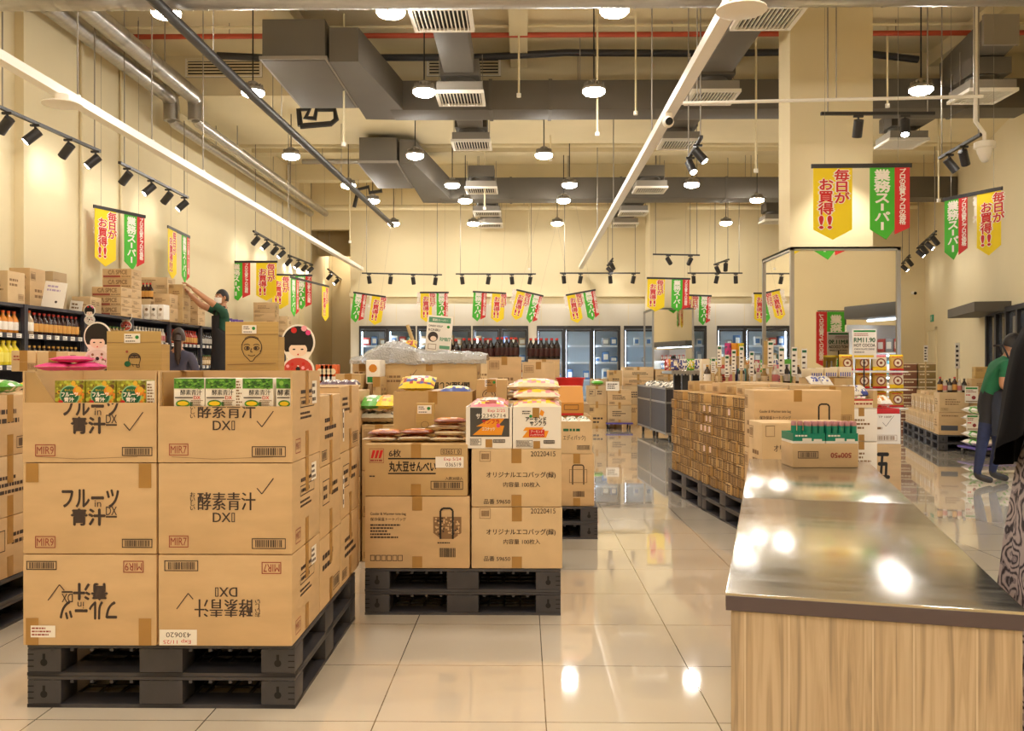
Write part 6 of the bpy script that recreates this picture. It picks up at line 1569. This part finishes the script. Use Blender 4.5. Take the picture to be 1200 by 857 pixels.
for F in (b.face((-w_ / 2, -.004, 0), (1, 0, 0), (0, 0, 1)), b.face((w_ / 2, .004, 0), (-1, 0, 0), (0, 0, 1))):
    F.rect(.012, h * .9, w_ - .012, h * .96, GREENP).lines(.015, h * .76, w_ - .015, h * .87, 2, INKR, 4).text('RM11.90', .016, h * .56, w_ - .016, h * .71, DGREEN, .03).text('HOT COCOA', .016, h * .41, w_ - .016, h * .51, INK, .03).text('CHOCOLATE DRINK', .02, h * .3, w_ - .02, h * .36, INK, .02).lines(.02, h * .2, w_ * .7, h * .26, 1, INK, 3).rect(.015, h * .06, w_ - .03, h * .13, YELP)
o = thing('price_sign', b, 'white hot cocoa price board on a pole in front of the near mirror', 'sign', (xs, YS2, z0), -.03)
part('pole', B().cyl((0, .012, .1), (0, .012, -z0 + .02), .008, BLK, n=8).cyl((0, .012, -z0 + .02), (0, .012, -z0 + .001), .025, BLK, n=18), o)

# ================================================================== RIGHT HAND GOODS ALONG THE ASKEW WALL
J0 = Vector((6.06, 13.4, 0))
def jpos(a, c, z=0): return J0 + U2 * a + W2 * c + Vector((0, 0, z))
for i in range(3):
    for k in range(2):
        q = jpos(.59 + i * 1.2, .50, k * PH); PAL((q.x, q.y, q.z), f"{['lower', 'upper'][k]} black pallet, {['nearest', 'middle', 'farthest'][i]} of three under the right hand goods", A2, 'black plastic pallets')
JG = 'cartons of the right hand display'
def jc(a, c, z, w, d, h, label, seed=0, m=None, pr=None):
    b = B().box(-w / 2, -d / 2, 0, w / 2, d / 2, h, m or CARDS[seed % 3], .005); F, Rt, Lf = faces(b, w, d)
    (pr(F, None, w, h) if pr else generic(F, w, h, seed, INKM)); generic(Lf, d, h, seed, INKM)
    q = jpos(a + d / 2, c + w / 2, z); return thing('carton', b, label, 'carton', q, A2, JG)
z1 = .2335
def pr_dk(F, Q, w, h): F.rect(w * .08, h * .2, w * .62, h * .42, mat('print_slate', '4a4e58', .6)).lines(w * .1, h * .8, w * .9, h * .9, 1, INKM, 3)
jc(.01, .01, z1, .42, .4, .33, 'front carton with a dark band on the pallets at the right', 1, CARDS[0], pr_dk)
jc(.01, .46, z1, .42, .4, .33, 'second front carton on the right hand pallets behind the rice sacks', 2)
KB = [CARDS[1], CARDS[0], KRAFT]
def mk_paper_bag():
    b = B(); w, d, h = .16, .085, .27
    b.add([(-w / 2, -d / 2, 0), (w / 2, -d / 2, 0), (w / 2, d / 2, 0), (-w / 2, d / 2, 0), (-w / 2, -d / 2, h * .85), (w / 2, -d / 2, h * .85), (w / 2, d / 2, h * .85), (-w / 2, d / 2, h * .85), (-w / 2, -.006, h), (w / 2, -.006, h), (w / 2, .006, h), (-w / 2, .006, h)],
          [(0, 3, 2, 1), (0, 1, 5, 4), (1, 2, 6, 5), (2, 3, 7, 6), (3, 0, 4, 7), (4, 5, 9, 8), (6, 7, 11, 10), (5, 6, 10, 9), (7, 4, 8, 11), (8, 9, 10, 11)], CARDS[1])
    b.face((-w / 2, d / 2, 0), (0, -1, 0), (0, 0, 1)).rect(.02, .05, .065, .15, WHITE).lines(.022, .06, .063, .14, 3, INKM, 1)
    return tag(link('paper_bag', b), '', 'paper bag')
PB = Maker(mk_paper_bag)
for i in range(22):
    q = jpos(.47 + i * .135, .1, z1); PB(q, f"upright brown paper bag, {NTH[i]} from the near end, lower row at the right", A2, 'brown paper bags')
for i in range(7): jc(.45 + i * .43, .22, z1, .6, .41, .295, f"carton behind the row of paper bags at the right, {NTH[i]} from the near end", i)
for i in range(2): jc(.01, .02 + i * .41, .566, .4, .4, .29, f"carton with rows of print on the front carton at the right, {['left', 'right'][i]} one", i + 1)
for i in range(7): jc(.45 + i * .43, .22, .53, .6, .41, .28, f"upper carton behind the leaning paper bags at the right, {NTH[i]} from the near end", i + 2)
for i in range(16):
    q = jpos(.50 + i * .15, .12, .506); o = PB(q, f"slouching brown paper bag, {NTH[i]} from the near end, upper row at the right", A2 + .1 * math.sin(i * 2.3), 'brown paper bags'); o.scale = (1, 1, .95)
jc(.05, .46, .858, .34, .35, .20, 'topmost carton with dark marks near the man in green', 3, CARDS[2])
jc(.12, .52, 1.06, .22, .22, .17, 'small kraft carton on the topmost carton near the man in green', 2, KRAFT)
for i in range(6):
    q = jpos(.12, .05 + i * .065, .858); KINDS[KN[(3, 6, 8)[i % 3]]](q, f"bottle on the right hand display, {NTH[i]} from the left in its front row", 0, 'bottles on the right hand display')
for i in range(8):
    q = jpos(.6 + i * .2, .4, .812); KINDS[KN[(6, 4, 8)[i % 3]]](q, f"bottle on the right hand display, {NTH[i]} from the near end of its long row", 0, 'bottles on the right hand display')
CB = mat('carton_maroon', '8a5a42', .6); CB2 = mat('carton_olive', '9a8252', .6)
for c_ in range(2):
    for k in range(9):
        b = B().box(-.15, -.17, 0, .15, .17, .142, (CB, CB2)[c_], .005); F = b.face((-.15, -.17, 0), (1, 0, 0), (0, 0, 1)); F.lines(.03, .05, .27, .1, 1, SNC, k).rect(0, .118, .3, .138, SNC); G = b.face((-.15, .17, 0), (0, -1, 0), (0, 0, 1)); G.rect(0, .118, .34, .138, SNC)
        q = jpos(3.68 - c_ * .0, .1 + c_ * .32, k * .1445) + Vector((.05, .15, 0))
        thing('carton', b, f"{['maroon', 'olive'][c_]} carton in the tall stack right of the mirror, {NTH[k]} from the floor", 'carton', q, A2, 'tall stack of dark cartons')
def jsign(px, ya, yb_, Y, label, rz=0.0):
    z0, z1_ = ZZ(yb_, Y), ZZ(ya, Y); w_ = (z1_ - z0) * .74; h = z1_ - z0
    b = B().box(-w_ / 2, -.003, 0, w_ / 2, .003, h, WHITE); F = b.face((-w_ / 2, -.003, 0), (1, 0, 0), (0, 0, 1)); F.rect(.01, h * .84, w_ - .01, h * .94, GREENP).lines(.015, h * .62, w_ - .015, h * .8, 2, INKR, 3).lines(.015, h * .4, w_ * .6, h * .56, 1, RED, 4).disc(w_ * .66, h * .32, w_ * .16, mat('bean_maroon', '8a2a30', .5), 12).rect(.01, h * .06, w_ - .01, h * .12, INKM)
    return thing('price_sign', b, label, 'sign', (XX(px, Y), Y, z0), rz)
dolly(6.50, 12.72, .72, .52, 'purple platform dolly carrying rice sacks near the man in green')
RS = bag_mesh(.33, .46, .108, lambda u, v, r: SNG if .3 < v < .42 and r.random() < .8 or r.random() < .1 else WHITE, seed=6, wob=.05).mesh('rice_sack')
for c_ in range(2):
    for k in range(5):
        o = bpy.data.objects.new('rice_sack', RS); COL.objects.link(o); o.location = (6.335 + c_ * .345, 12.72, .127 + k * .1125); tag(o, f"white and green rice sack, {NTH[k]} from the bottom of the {['left', 'right'][c_]} pile on the dolly", 'sack', 'rice sacks')
o = jsign(1139.5, 485, 503.5, 12.44, 'price card with a red bean picture leaning on the rice sacks'); o.location.z = .127 + .24
part('clip', B().box(-.02, .003, .02, .02, .03, .06, WPAINT), o)
o = jsign(1138.5, 453, 472, 13.18, 'price card with a red bean picture on the cartons above the rice sacks', A2)
part('clip', B().box(-.02, .003, .02, .02, .1, .06, WPAINT), o)
for i, (px, ya, yb_, a) in enumerate(((1085, 405, 424, 2.6), (1122, 402, 432, .75))):
    Y = 13.4 + a; z0 = ZZ(yb_, Y); h = ZZ(ya, Y) - z0
    b = B().box(-.035, -.002, 0, .035, .002, h, WHITE); b.face((-.035, -.002, 0), (1, 0, 0), (0, 0, 1)).lines(.01, .02, .06, h - .02, 5, INK, i)
    o = thing('price_strip', b, ['white price strip high above the far right hand goods', 'white price strip high above the near right hand goods'][i], 'price strip', (XX(px, Y), Y, z0), 0)
    part('stick', B().box(-.01, .0025, -(z0 - .82), .01, .015, .05, SW), o)
# open chiller along the right wall, seen in the mirror
o = empty('open_chiller', 'long open chiller with lit white shelves along the right wall', 'chiller', rw(6.5, .95, 0), A2)
Lc = 3.3
part('canopy', B().box(0, 0, 1.93, .93, Lc, 2.12, mat('chiller_grey', '55585c', .5), .02), o)
part('back_panel', B().box(.86, 0, .3, .93, Lc, 1.85, WPAINT), o)
part('tub', B().box(0, 0, 0, .93, Lc, .42, BLK, .02), o)
for y in (0, Lc - .04): part('end_panel', B().box(.02, y, .42, .86, y + .04, 1.85, WPAINT), o)
for z in (.78, 1.1, 1.42): part('shelf', B().box(.3, .05, z, .855, Lc - .05, z + .02, GLASSW), o)
for z in (1.90, 1.38, 1.06): part('light_strip', B().box(.34, .08, z, .37, Lc - .08, z + .02, COLD), o)
for j, z in enumerate((.8, 1.12, 1.44)):
    for i in range(16):
        q = rw(6.5 + .2 + i * .19, .95 - .48, z + .002)
        qo = bpy.data.objects.new('chilled_pack', packp[(i * 3 + j) % 6]); COL.objects.link(qo); qo.location = q; qo.rotation_euler = (0, 0, A2 - PI / 2); tag(qo, f"chilled pack in the open chiller, {NTH[i]} from the near end on the {['lower', 'middle', 'upper'][j]} shelf", 'pack', 'chilled packs')

# ================================================================== PEOPLE
def skin_mesh(J, bones, root, sub=2):
    """one continuous body grown over a skeleton: joints J name -> (x, y, z, rx, ry)"""
    names = list(J); bm = bmesh.new(); vs = {n: bm.verts.new(J[n][:3]) for n in names}
    for a, c in bones: bm.edges.new((vs[a], vs[c]))
    me = bpy.data.meshes.new('body_skeleton'); bm.to_mesh(me); bm.free()
    o = bpy.data.objects.new('body_skeleton', me); COL.objects.link(o)
    o.modifiers.new('skin', 'SKIN'); sl = me.skin_vertices[0].data
    for i, n in enumerate(names):
        rx = J[n][3]; ry = J[n][4] if len(J[n]) > 4 else rx
        sl[i].radius = (rx, ry); sl[i].use_root = n == root
    o.modifiers[0].branch_smoothing = .3
    s = o.modifiers.new('sub', 'SUBSURF'); s.levels = sub; s.render_levels = sub
    dg = bpy.context.evaluated_depsgraph_get(); dg.update()
    m = bpy.data.meshes.new_from_object(o.evaluated_get(dg))
    out = ([v.co.copy() for v in m.vertices], [tuple(p.vertices) for p in m.polygons], [p.center.copy() for p in m.polygons])
    bpy.data.objects.remove(o); bpy.data.meshes.remove(me); bpy.data.meshes.remove(m)
    return out
BONES = [('pelvis', 'spine'), ('spine', 'chest'), ('chest', 'neck'), ('neck', 'skull')]
for s_ in 'lr': BONES += [('chest', 'sh' + s_), ('sh' + s_, 'el' + s_), ('el' + s_, 'wr' + s_), ('pelvis', 'hip' + s_), ('hip' + s_, 'kn' + s_), ('kn' + s_, 'an' + s_), ('an' + s_, 'toe' + s_)]
def nearest(p, J):
    best = None
    for a, c in BONES:
        A, C_ = Vector(J[a][:3]), Vector(J[c][:3]); d = C_ - A; t = max(0, min(1, (p - A).dot(d) / max(d.length_squared, 1e-9)))
        q = (p - (A + d * t)).length - (J[a][3] * (1 - t) + J[c][3] * t)
        if best is None or q < best[0]: best = (q, a, c, t)
    return best
def person(label, loc, rz, J, cols, skin, head_dir=(0, -1, 0), grip=None, headtilt=0.0):
    """cols(bone a, bone b, t, point) -> material"""
    vs, fs, cs = skin_mesh(J, BONES, 'pelvis')
    b = B(); by = {}
    for f, c in zip(fs, cs):
        _, a, d, t = nearest(c, J); by.setdefault(cols(a, d, t, c), []).append(f)
    n = len(b.v); b.v += [tuple(v) for v in vs]
    for m, L_ in by.items():
        i = b.mi(m)
        for f in L_: b.f.append(f); b.m.append(i)
    # head with nose, ears, eyes
    hd = Vector(head_dir).normalized(); sd = hd.cross(Vector((0, 0, 1))).normalized(); up = sd.cross(hd).normalized()
    hc = Vector(J['skull'][:3]) + Vector((0, 0, .045)) + hd * .012
    def hp(f, s, u): return hc + hd * f + sd * s + up * u
    k, nn = 12, 16; hv = []; hf = []
    for j in range(k + 1):
        a = PI * (j + .03) / (k + .06); z = -math.cos(a); w_ = math.sin(a)
        for i in range(nn):
            t = 2 * PI * i / nn; x = math.cos(t); y = math.sin(t)
            jaw = 1 - .28 * max(0, -z - .2) ** 1.0
            hv.append(hp((.093 * y * w_ + (.012 if z < -.3 and y > 0 else 0)) * (1 if y > 0 else 1.06), .073 * x * w_ * jaw, .115 * z))
    for j in range(k):
        for i in range(nn): hf.append((j * nn + i, j * nn + (i + 1) % nn, (j + 1) * nn + (i + 1) % nn, (j + 1) * nn + i))
    hf += [tuple(range(nn))[::-1], tuple(k * nn + i for i in range(nn))]
    b.add(hv, hf, skin)
    b.add([hp(.085, -.012, -.02), hp(.085, .012, -.02), hp(.113, 0, -.024), hp(.088, 0, .025)], [(0, 1, 2), (1, 3, 2), (3, 0, 2)], skin)
    for s in (-1, 1):
        b.ball(hp(0, s * .074, -.005), .014, .02, .032, skin, 8, 6)
        b.ball(hp(.079, s * .03, .012), .011, .011, .007, WHITE, 8, 6); b.ball(hp(.088, s * .03, .012), .005, .005, .005, INKB, 8, 6)
        e = [hp(.086, s * .015, .032), hp(.078, s * .046, .032), hp(.078, s * .046, .038), hp(.086, s * .015, .039)]; b.add(e, [(0, 1, 2, 3), (3, 2, 1, 0)], HAIR)
    b.add([hp(.092, -.022, -.055), hp(.092, .022, -.055), hp(.090, .018, -.063), hp(.090, -.018, -.063)], [(0, 1, 2, 3), (3, 2, 1, 0)], mat('lips', '9a5a4c', .5))
    # hands: palm, four fingers, thumb
    for s in 'lr':
        W_ = Vector(J['wr' + s][:3]); E_ = Vector(J['el' + s][:3]); d = (W_ - E_).normalized()
        pn = Vector((0, 0, -1)) - d * Vector((0, 0, -1)).dot(d)
        if pn.length < .2: pn = Vector((-1 if s == 'l' else 1, 0, 0)) - d * Vector((-1 if s == 'l' else 1, 0, 0)).dot(d)
        pn.normalize(); sd2 = d.cross(pn)
        pv = []
        for (a, w2, t2) in ((-.01, .024, .018), (.03, .036, .016), (.075, .04, .012), (.088, .036, .009)):
            for i in range(8): q = 2 * PI * i / 8; pv.append(W_ + d * a + sd2 * (w2 * math.cos(q)) + pn * (t2 * math.sin(q)))
        b.add(pv, [(j * 8 + i, j * 8 + (i + 1) % 8, (j + 1) * 8 + (i + 1) % 8, (j + 1) * 8 + i) for j in range(3) for i in range(8)] + [tuple(range(8))[::-1], tuple(24 + i for i in range(8))], skin)
        for i, (o_, l_) in enumerate(((-.029, .062), (-.010, .073), (.009, .07), (.028, .055))):
            p0 = W_ + d * .08 + sd2 * o_; p1 = p0 + d * l_ * .5 + pn * .008; p2 = p1 + d * l_ * .32 + pn * .022
            b.tube([p0, p0 + d * l_ * .25, p1, p2], .0085, skin, 7)
        side = -1 if s == 'l' else 1
        p0 = W_ + d * .025 + sd2 * (.03 * side); b.tube([p0, p0 + d * .03 + sd2 * (.022 * side) + pn * .01, p0 + d * .058 + sd2 * (.026 * side) + pn * .022], .0095, skin, 7)
    o = thing('person', b, label, 'person', loc, rz)
    return o, hp
def hair_cap(o, hp, m, back=.0, length=0.0, grow=1.09):
    b = B(); k, nn = 9, 18; hv = []
    for j in range(k + 1):
        a = PI * (j / k) * .62
        for i in range(nn):
            t = 2 * PI * i / nn; y = math.sin(t); x = math.cos(t)
            aa = a * (1.0 if y < .25 else .62 if y > .6 else .8)
            z = math.cos(aa); w_ = math.sin(aa)
            hv.append(hp(.093 * 1.1 * y * w_ - .008, .073 * 1.13 * x * w_, .115 * grow * z + .002))
    hf = [(j * nn + i, (j + 1) * nn + i, (j + 1) * nn + (i + 1) % nn, j * nn + (i + 1) % nn) for j in range(k) for i in range(nn)]
    b.add(hv, hf, m)
    return part('hair', b, o)
def mask_part(o, hp):
    b = B(); vs = []
    for j, z in enumerate((-.005, -.03, -.06, -.085)):
        for i in range(7):
            t = (i / 6 - .5) * 2.3; vs.append(hp(.104 * math.cos(t) + (.012 if j in (1, 2) and i == 3 else 0) + .004, .082 * math.sin(t), z))
    b.add(vs, [(j * 7 + i, j * 7 + i + 1, (j + 1) * 7 + i + 1, (j + 1) * 7 + i) for j in range(3) for i in range(6)], WHITE)
    return part('face_mask', b, o, 'white face mask')
SHIRTG = mat('polo_green', '1f6a42', .8, var=.06, scale=20); SHIRTD = mat('polo_dark_green', '24503a', .8, var=.06, scale=20); JEANS = mat('jeans_navy', '2c3250', .85, var=.12, scale=30)
APRON = mat('apron_black', '2a2728', .85, var=.06, scale=10); SHOE = mat('shoe_dark', '3a332e', .6); JACKET = mat('jacket_slate', '4a4656', .85, var=.08, scale=14); BROWNH = mat('brown_hair', '38261c', .5, var=.2, scale=40)
def base_J(**kw):
    J = dict(pelvis=(0, 0, .94, .135, .105), spine=(0, 0, 1.10, .125, .095), chest=(0, 0, 1.30, .15, .105), neck=(0, .01, 1.45, .055), skull=(0, -.005, 1.555, .05),
             shl=(.17, 0, 1.385, .062), ell=(.22, .02, 1.12, .045), wrl=(.22, -.08, .87, .029), shr=(-.17, 0, 1.385, .062), elr=(-.22, .02, 1.12, .045), wrr=(-.22, -.08, .87, .029),
             hipl=(.09, 0, .87, .095), knl=(.10, -.02, .49, .062), anl=(.10, .02, .085, .042), toel=(.11, -.15, .035, .034), hipr=(-.09, 0, .87, .095), knr=(-.10, -.02, .49, .062), anr=(-.10, .02, .085, .042), toer=(-.11, -.15, .035, .034))
    J.update(kw); return J
def dress(shirt, trousers, shoe, skin, sleeve=.5):
    def f(a, c, t, p):
        if c.startswith('toe') or (c.startswith('an') and t > .93): return shoe
        if c.startswith(('kn', 'an', 'hip')): return trousers
        if c.startswith('wr'): return shirt if sleeve > 1 and t < sleeve - 1 else skin
        if c.startswith('el'): return shirt if t < sleeve else skin
        if c == 'skull' or (c == 'neck' and t > .75): return skin
        return shirt
    return f
def apron(o, J, z0, z1, half=.16, rad=.15, neck=True, off=0.0, wide=1.15, waist=1.06):
    b = B(); nz, na = 10, 10; vs = []
    for j in range(nz + 1):
        z = z0 + (z1 - z0) * j / nz; wd = wide if z < waist else .62
        # centre of the torso at that height
        ks = ['pelvis', 'spine', 'chest']; q = Vector(J['pelvis'][:3]); r_ = .155
        for a, c in zip(ks, ks[1:]):
            if J[a][2] <= z <= J[c][2]: t = (z - J[a][2]) / (J[c][2] - J[a][2]); q = Vector(J[a][:3]).lerp(Vector(J[c][:3]), t)
            elif z > J[c][2]: q = Vector(J[c][:3])
        fl = 1 + max(0, .9 - z) * .35
        for i in range(na + 1):
            a = (i / na - .5) * PI * wd; vs.append((q.x + .185 * fl * math.sin(a), q.y - .15 * fl * math.cos(a) - off + .008 * math.sin(i * 2.1) * (1 if z < .9 else 0), z))
    b.add(vs, [(j * (na + 1) + i, j * (na + 1) + i + 1, (j + 1) * (na + 1) + i + 1, (j + 1) * (na + 1) + i) for j in range(nz) for i in range(na)], APRON)
    if neck:
        c = Vector(J['chest'][:3])
        for s in (-1, 1): b.tube([vs[-1 if s > 0 else -(na + 1)], (c.x + s * .09, c.y - .10, z1 + .07), (c.x + s * .07, c.y - .0, 1.47), (c.x, c.y + .06, 1.46)], .011, APRON, 6)
    return part('apron', b, o, 'black apron')
# the man reaching up to the shelf top, on a step stool
ST = .62
ang = R(-58)
J = base_J(shl=(.165, -.03, 1.40, .062), ell=(.16, -.26, 1.56, .045), wrl=(.10, -.45, 1.72, .029), shr=(-.165, -.03, 1.40, .062), elr=(-.17, -.27, 1.50, .045), wrr=(-.10, -.45, 1.66, .029))
loc = (XX(261, 13.0), 13.0, ST)
o, hp = person('man in a dark green polo, black apron and white mask reaching up', loc, ang, J, dress(SHIRTD, JEANS, SHOE, SKIN, .55), SKIN, head_dir=(.35, -1, .05))
hair_cap(o, hp, HAIR); mask_part(o, hp); apron(o, J, .42, 1.34, wide=1.5, waist=1.1)
s = B(); s.box(-.24, -.2, ST - .03, .24, .2, ST, STEELP, .005); s.box(-.24, -.42, .30, .24, -.19, .33, STEELP, .005)
for sx in (-.22, .22):
    s.tube([(sx, -.42, 0), (sx, -.18, ST - .03), (sx, .05, ST - .03), (sx, .24, 0)], .014, STEELP)
thing('step_stool', s, 'two tread metal step stool under the man reaching up', 'step stool', (loc[0], loc[1], 0), ang)
# the woman with a ponytail, seen from behind
J = base_J(ell=(.24, -.02, 1.13, .05), wrl=(.17, -.2, 1.0, .03), elr=(-.24, -.02, 1.13, .05), wrr=(-.17, -.2, 1.0, .03), shl=(.165, 0, 1.37, .07), shr=(-.165, 0, 1.37, .07), chest=(0, 0, 1.29, .155, .12))
o, hp = person('woman in a slate jacket with a long brown ponytail, seen from behind', (XX(209, 11.3), 11.3, 0), R(172), J, dress(JACKET, JEANS, SHOE, SKIN, 2.0), SKIN, head_dir=(.45, -1, 0))
h = hair_cap(o, hp, BROWNH)
b = B(); q = hp(-.095, 0, .03); pts = [q, hp(-.13, 0, .02), hp(-.15, 0, -.05), hp(-.14, 0, -.15), hp(-.13, 0, -.27), hp(-.125, 0, -.34)]
for i, (p0, p1) in enumerate(zip(pts, pts[1:])): b.cyl(p0, p1, (.024, .04, .046, .044, .036)[i], BROWNH, (.04, .046, .044, .036, .01)[i], 10)
part('ponytail', b, o); part('hair_tie', B().cyl(hp(-.10, 0, .03), hp(-.112, 0, .026), .03, BLK, n=10), o)
# the man in green walking right
J = base_J(pelvis=(0, .03, .86, .135, .105), spine=(0, -.01, 1.02, .13, .10), chest=(0, -.10, 1.20, .15, .115), neck=(0, -.17, 1.33, .055), skull=(0, -.22, 1.43, .05),
           shl=(.17, -.11, 1.27, .065), ell=(.2, -.10, 1.03, .047), wrl=(.13, -.33, .98, .029), shr=(-.17, -.11, 1.27, .065), elr=(-.21, -.06, 1.03, .047), wrr=(-.14, -.30, .98, .029),
           hipl=(.09, .03, .80, .098), knl=(.10, -.12, .46, .064), anl=(.10, -.05, .085, .043), toel=(.11, -.22, .036, .035), hipr=(-.09, .03, .80, .098), knr=(-.10, .10, .46, .064), anr=(-.10, .16, .085, .043), toer=(-.11, 0, .036, .035))
o, hp = person('man in a green polo, black apron and navy jeans at the right, leaning forward', (XX(1160, 9.72), 9.72, 0), R(80), J, (lambda f: lambda a, c, t, p: APRON if (c.startswith('hip') or (c.startswith('kn') and t < .5) or (c == 'spine' and t < .55)) else f(a, c, t, p))(dress(SHIRTG, JEANS, SHOE, SKIN, .6)), SKIN, head_dir=(0, -1, -.35))
hair_cap(o, hp, HAIR); mask_part(o, hp); apron(o, J, .52, 1.16, wide=1.05, waist=.98)
# the woman in black at the right edge
PAT = bpy.data.materials.new('paisley_cloth'); PAT.use_nodes = True
bb = PAT.node_tree.nodes['Principled BSDF']; bb.inputs['Roughness'].default_value = .85
tc = N(PAT, 'ShaderNodeTexCoord'); nz = N(PAT, 'ShaderNodeTexNoise'); nz.inputs['Scale'].default_value = 6.0; nz.inputs['Detail'].default_value = 1.5; L(PAT, tc.outputs['Object'], nz.inputs['Vector'])
ml = N(PAT, 'ShaderNodeMath'); ml.operation = 'MULTIPLY'; L(PAT, nz.outputs[0], ml.inputs[0]); ml.inputs[1].default_value = 15.0
sn = N(PAT, 'ShaderNodeMath'); sn.operation = 'PINGPONG'; L(PAT, ml.outputs[0], sn.inputs[0]); sn.inputs[1].default_value = .5
n2 = N(PAT, 'ShaderNodeTexVoronoi'); n2.inputs['Scale'].default_value = 55; L(PAT, tc.outputs['Object'], n2.inputs['Vector'])
ad = N(PAT, 'ShaderNodeMath'); ad.operation = 'MULTIPLY_ADD'; L(PAT, n2.outputs['Distance'], ad.inputs[0]); ad.inputs[1].default_value = .28; L(PAT, sn.outputs[0], ad.inputs[2])
rp = N(PAT, 'ShaderNodeValToRGB'); e = rp.color_ramp.elements; rp.color_ramp.interpolation = 'CONSTANT'
e[0].color = (*lin('302830'), 1); e[1].position = .28; e[1].color = (*lin('80767c'), 1); x = e.new(.42); x.color = (*lin('a89c9c'), 1)
L(PAT, ad.outputs[0], rp.inputs[0]); L(PAT, rp.outputs[0], bb.inputs['Base Color'])
ABAYA = mat('black_cloth', '0e0c0e', .9, var=.12, scale=8, spec=.15)
J = base_J(ell=(.20, -.02, 1.14, .048), wrl=(.05, -.13, 1.20, .029), elr=(-.20, -.02, 1.14, .048), wrr=(-.05, -.13, 1.15, .029))
WXc, WYc = 1.93, 2.95
o, hp = person('woman in a long black cloak over a grey and black patterned skirt', (WXc, WYc, 0), R(-95), J, dress(ABAYA, PAT, SHOE, SKIN, 2.0), SKIN)
def drape(prof, m, folds, amp, hem=None, n=64, sq=.86):
    b = B(); vs = []
    for k, (r_, z) in enumerate(prof):
        for i in range(n):
            a = 2 * PI * i / n; f = 1 + amp * (1 - k / len(prof)) * math.sin(a * folds + z * 2) + amp * .6 * (1 - k / len(prof)) * math.sin(a * (folds * 2 + 1) + 1)
            zz = z + (hem(a) * max(0, 1 - k / 4) if hem else 0)
            vs.append((r_ * f * math.cos(a) * sq, r_ * f * math.sin(a), zz))
    fs = [(j * n + i, j * n + (i + 1) % n, (j + 1) * n + (i + 1) % n, (j + 1) * n + i) for j in range(len(prof) - 1) for i in range(n)]
    return b.add(vs, fs, m)
part('skirt', drape([(.37, .04), (.362, .3), (.352, .5), (.335, .7), (.31, .9), (.27, 1.06), (.2, 1.12)], PAT, 9, .05), o, 'grey and black paisley skirt')
part('cloak', drape([(.368, .95), (.362, 1.0), (.350, 1.08), (.336, 1.2), (.318, 1.3), (.285, 1.38), (.22, 1.44), (.13, 1.49), (.09, 1.52)], ABAYA, 7, .05, lambda a: .20 * max(0, math.cos(a + R(25))) - .04), o, 'black cloak')
b = B(); k, nn = 12, 20; hv = []
for j in range(k + 1):
    a = PI * (.02 + j / k * .8)
    for i in range(nn):
        t = 2 * PI * i / nn; y = math.sin(t); x = math.cos(t); aa = a * (1 if y < .55 else .42)
        hv.append(hp(.112 * y * math.sin(aa) - .012, .092 * x * math.sin(aa), .132 * math.cos(aa)))
b.add(hv, [(j * nn + i, (j + 1) * nn + i, (j + 1) * nn + (i + 1) % nn, j * nn + (i + 1) % nn) for j in range(k) for i in range(nn)], ABAYA)
part('headscarf', b, o, 'black headscarf')
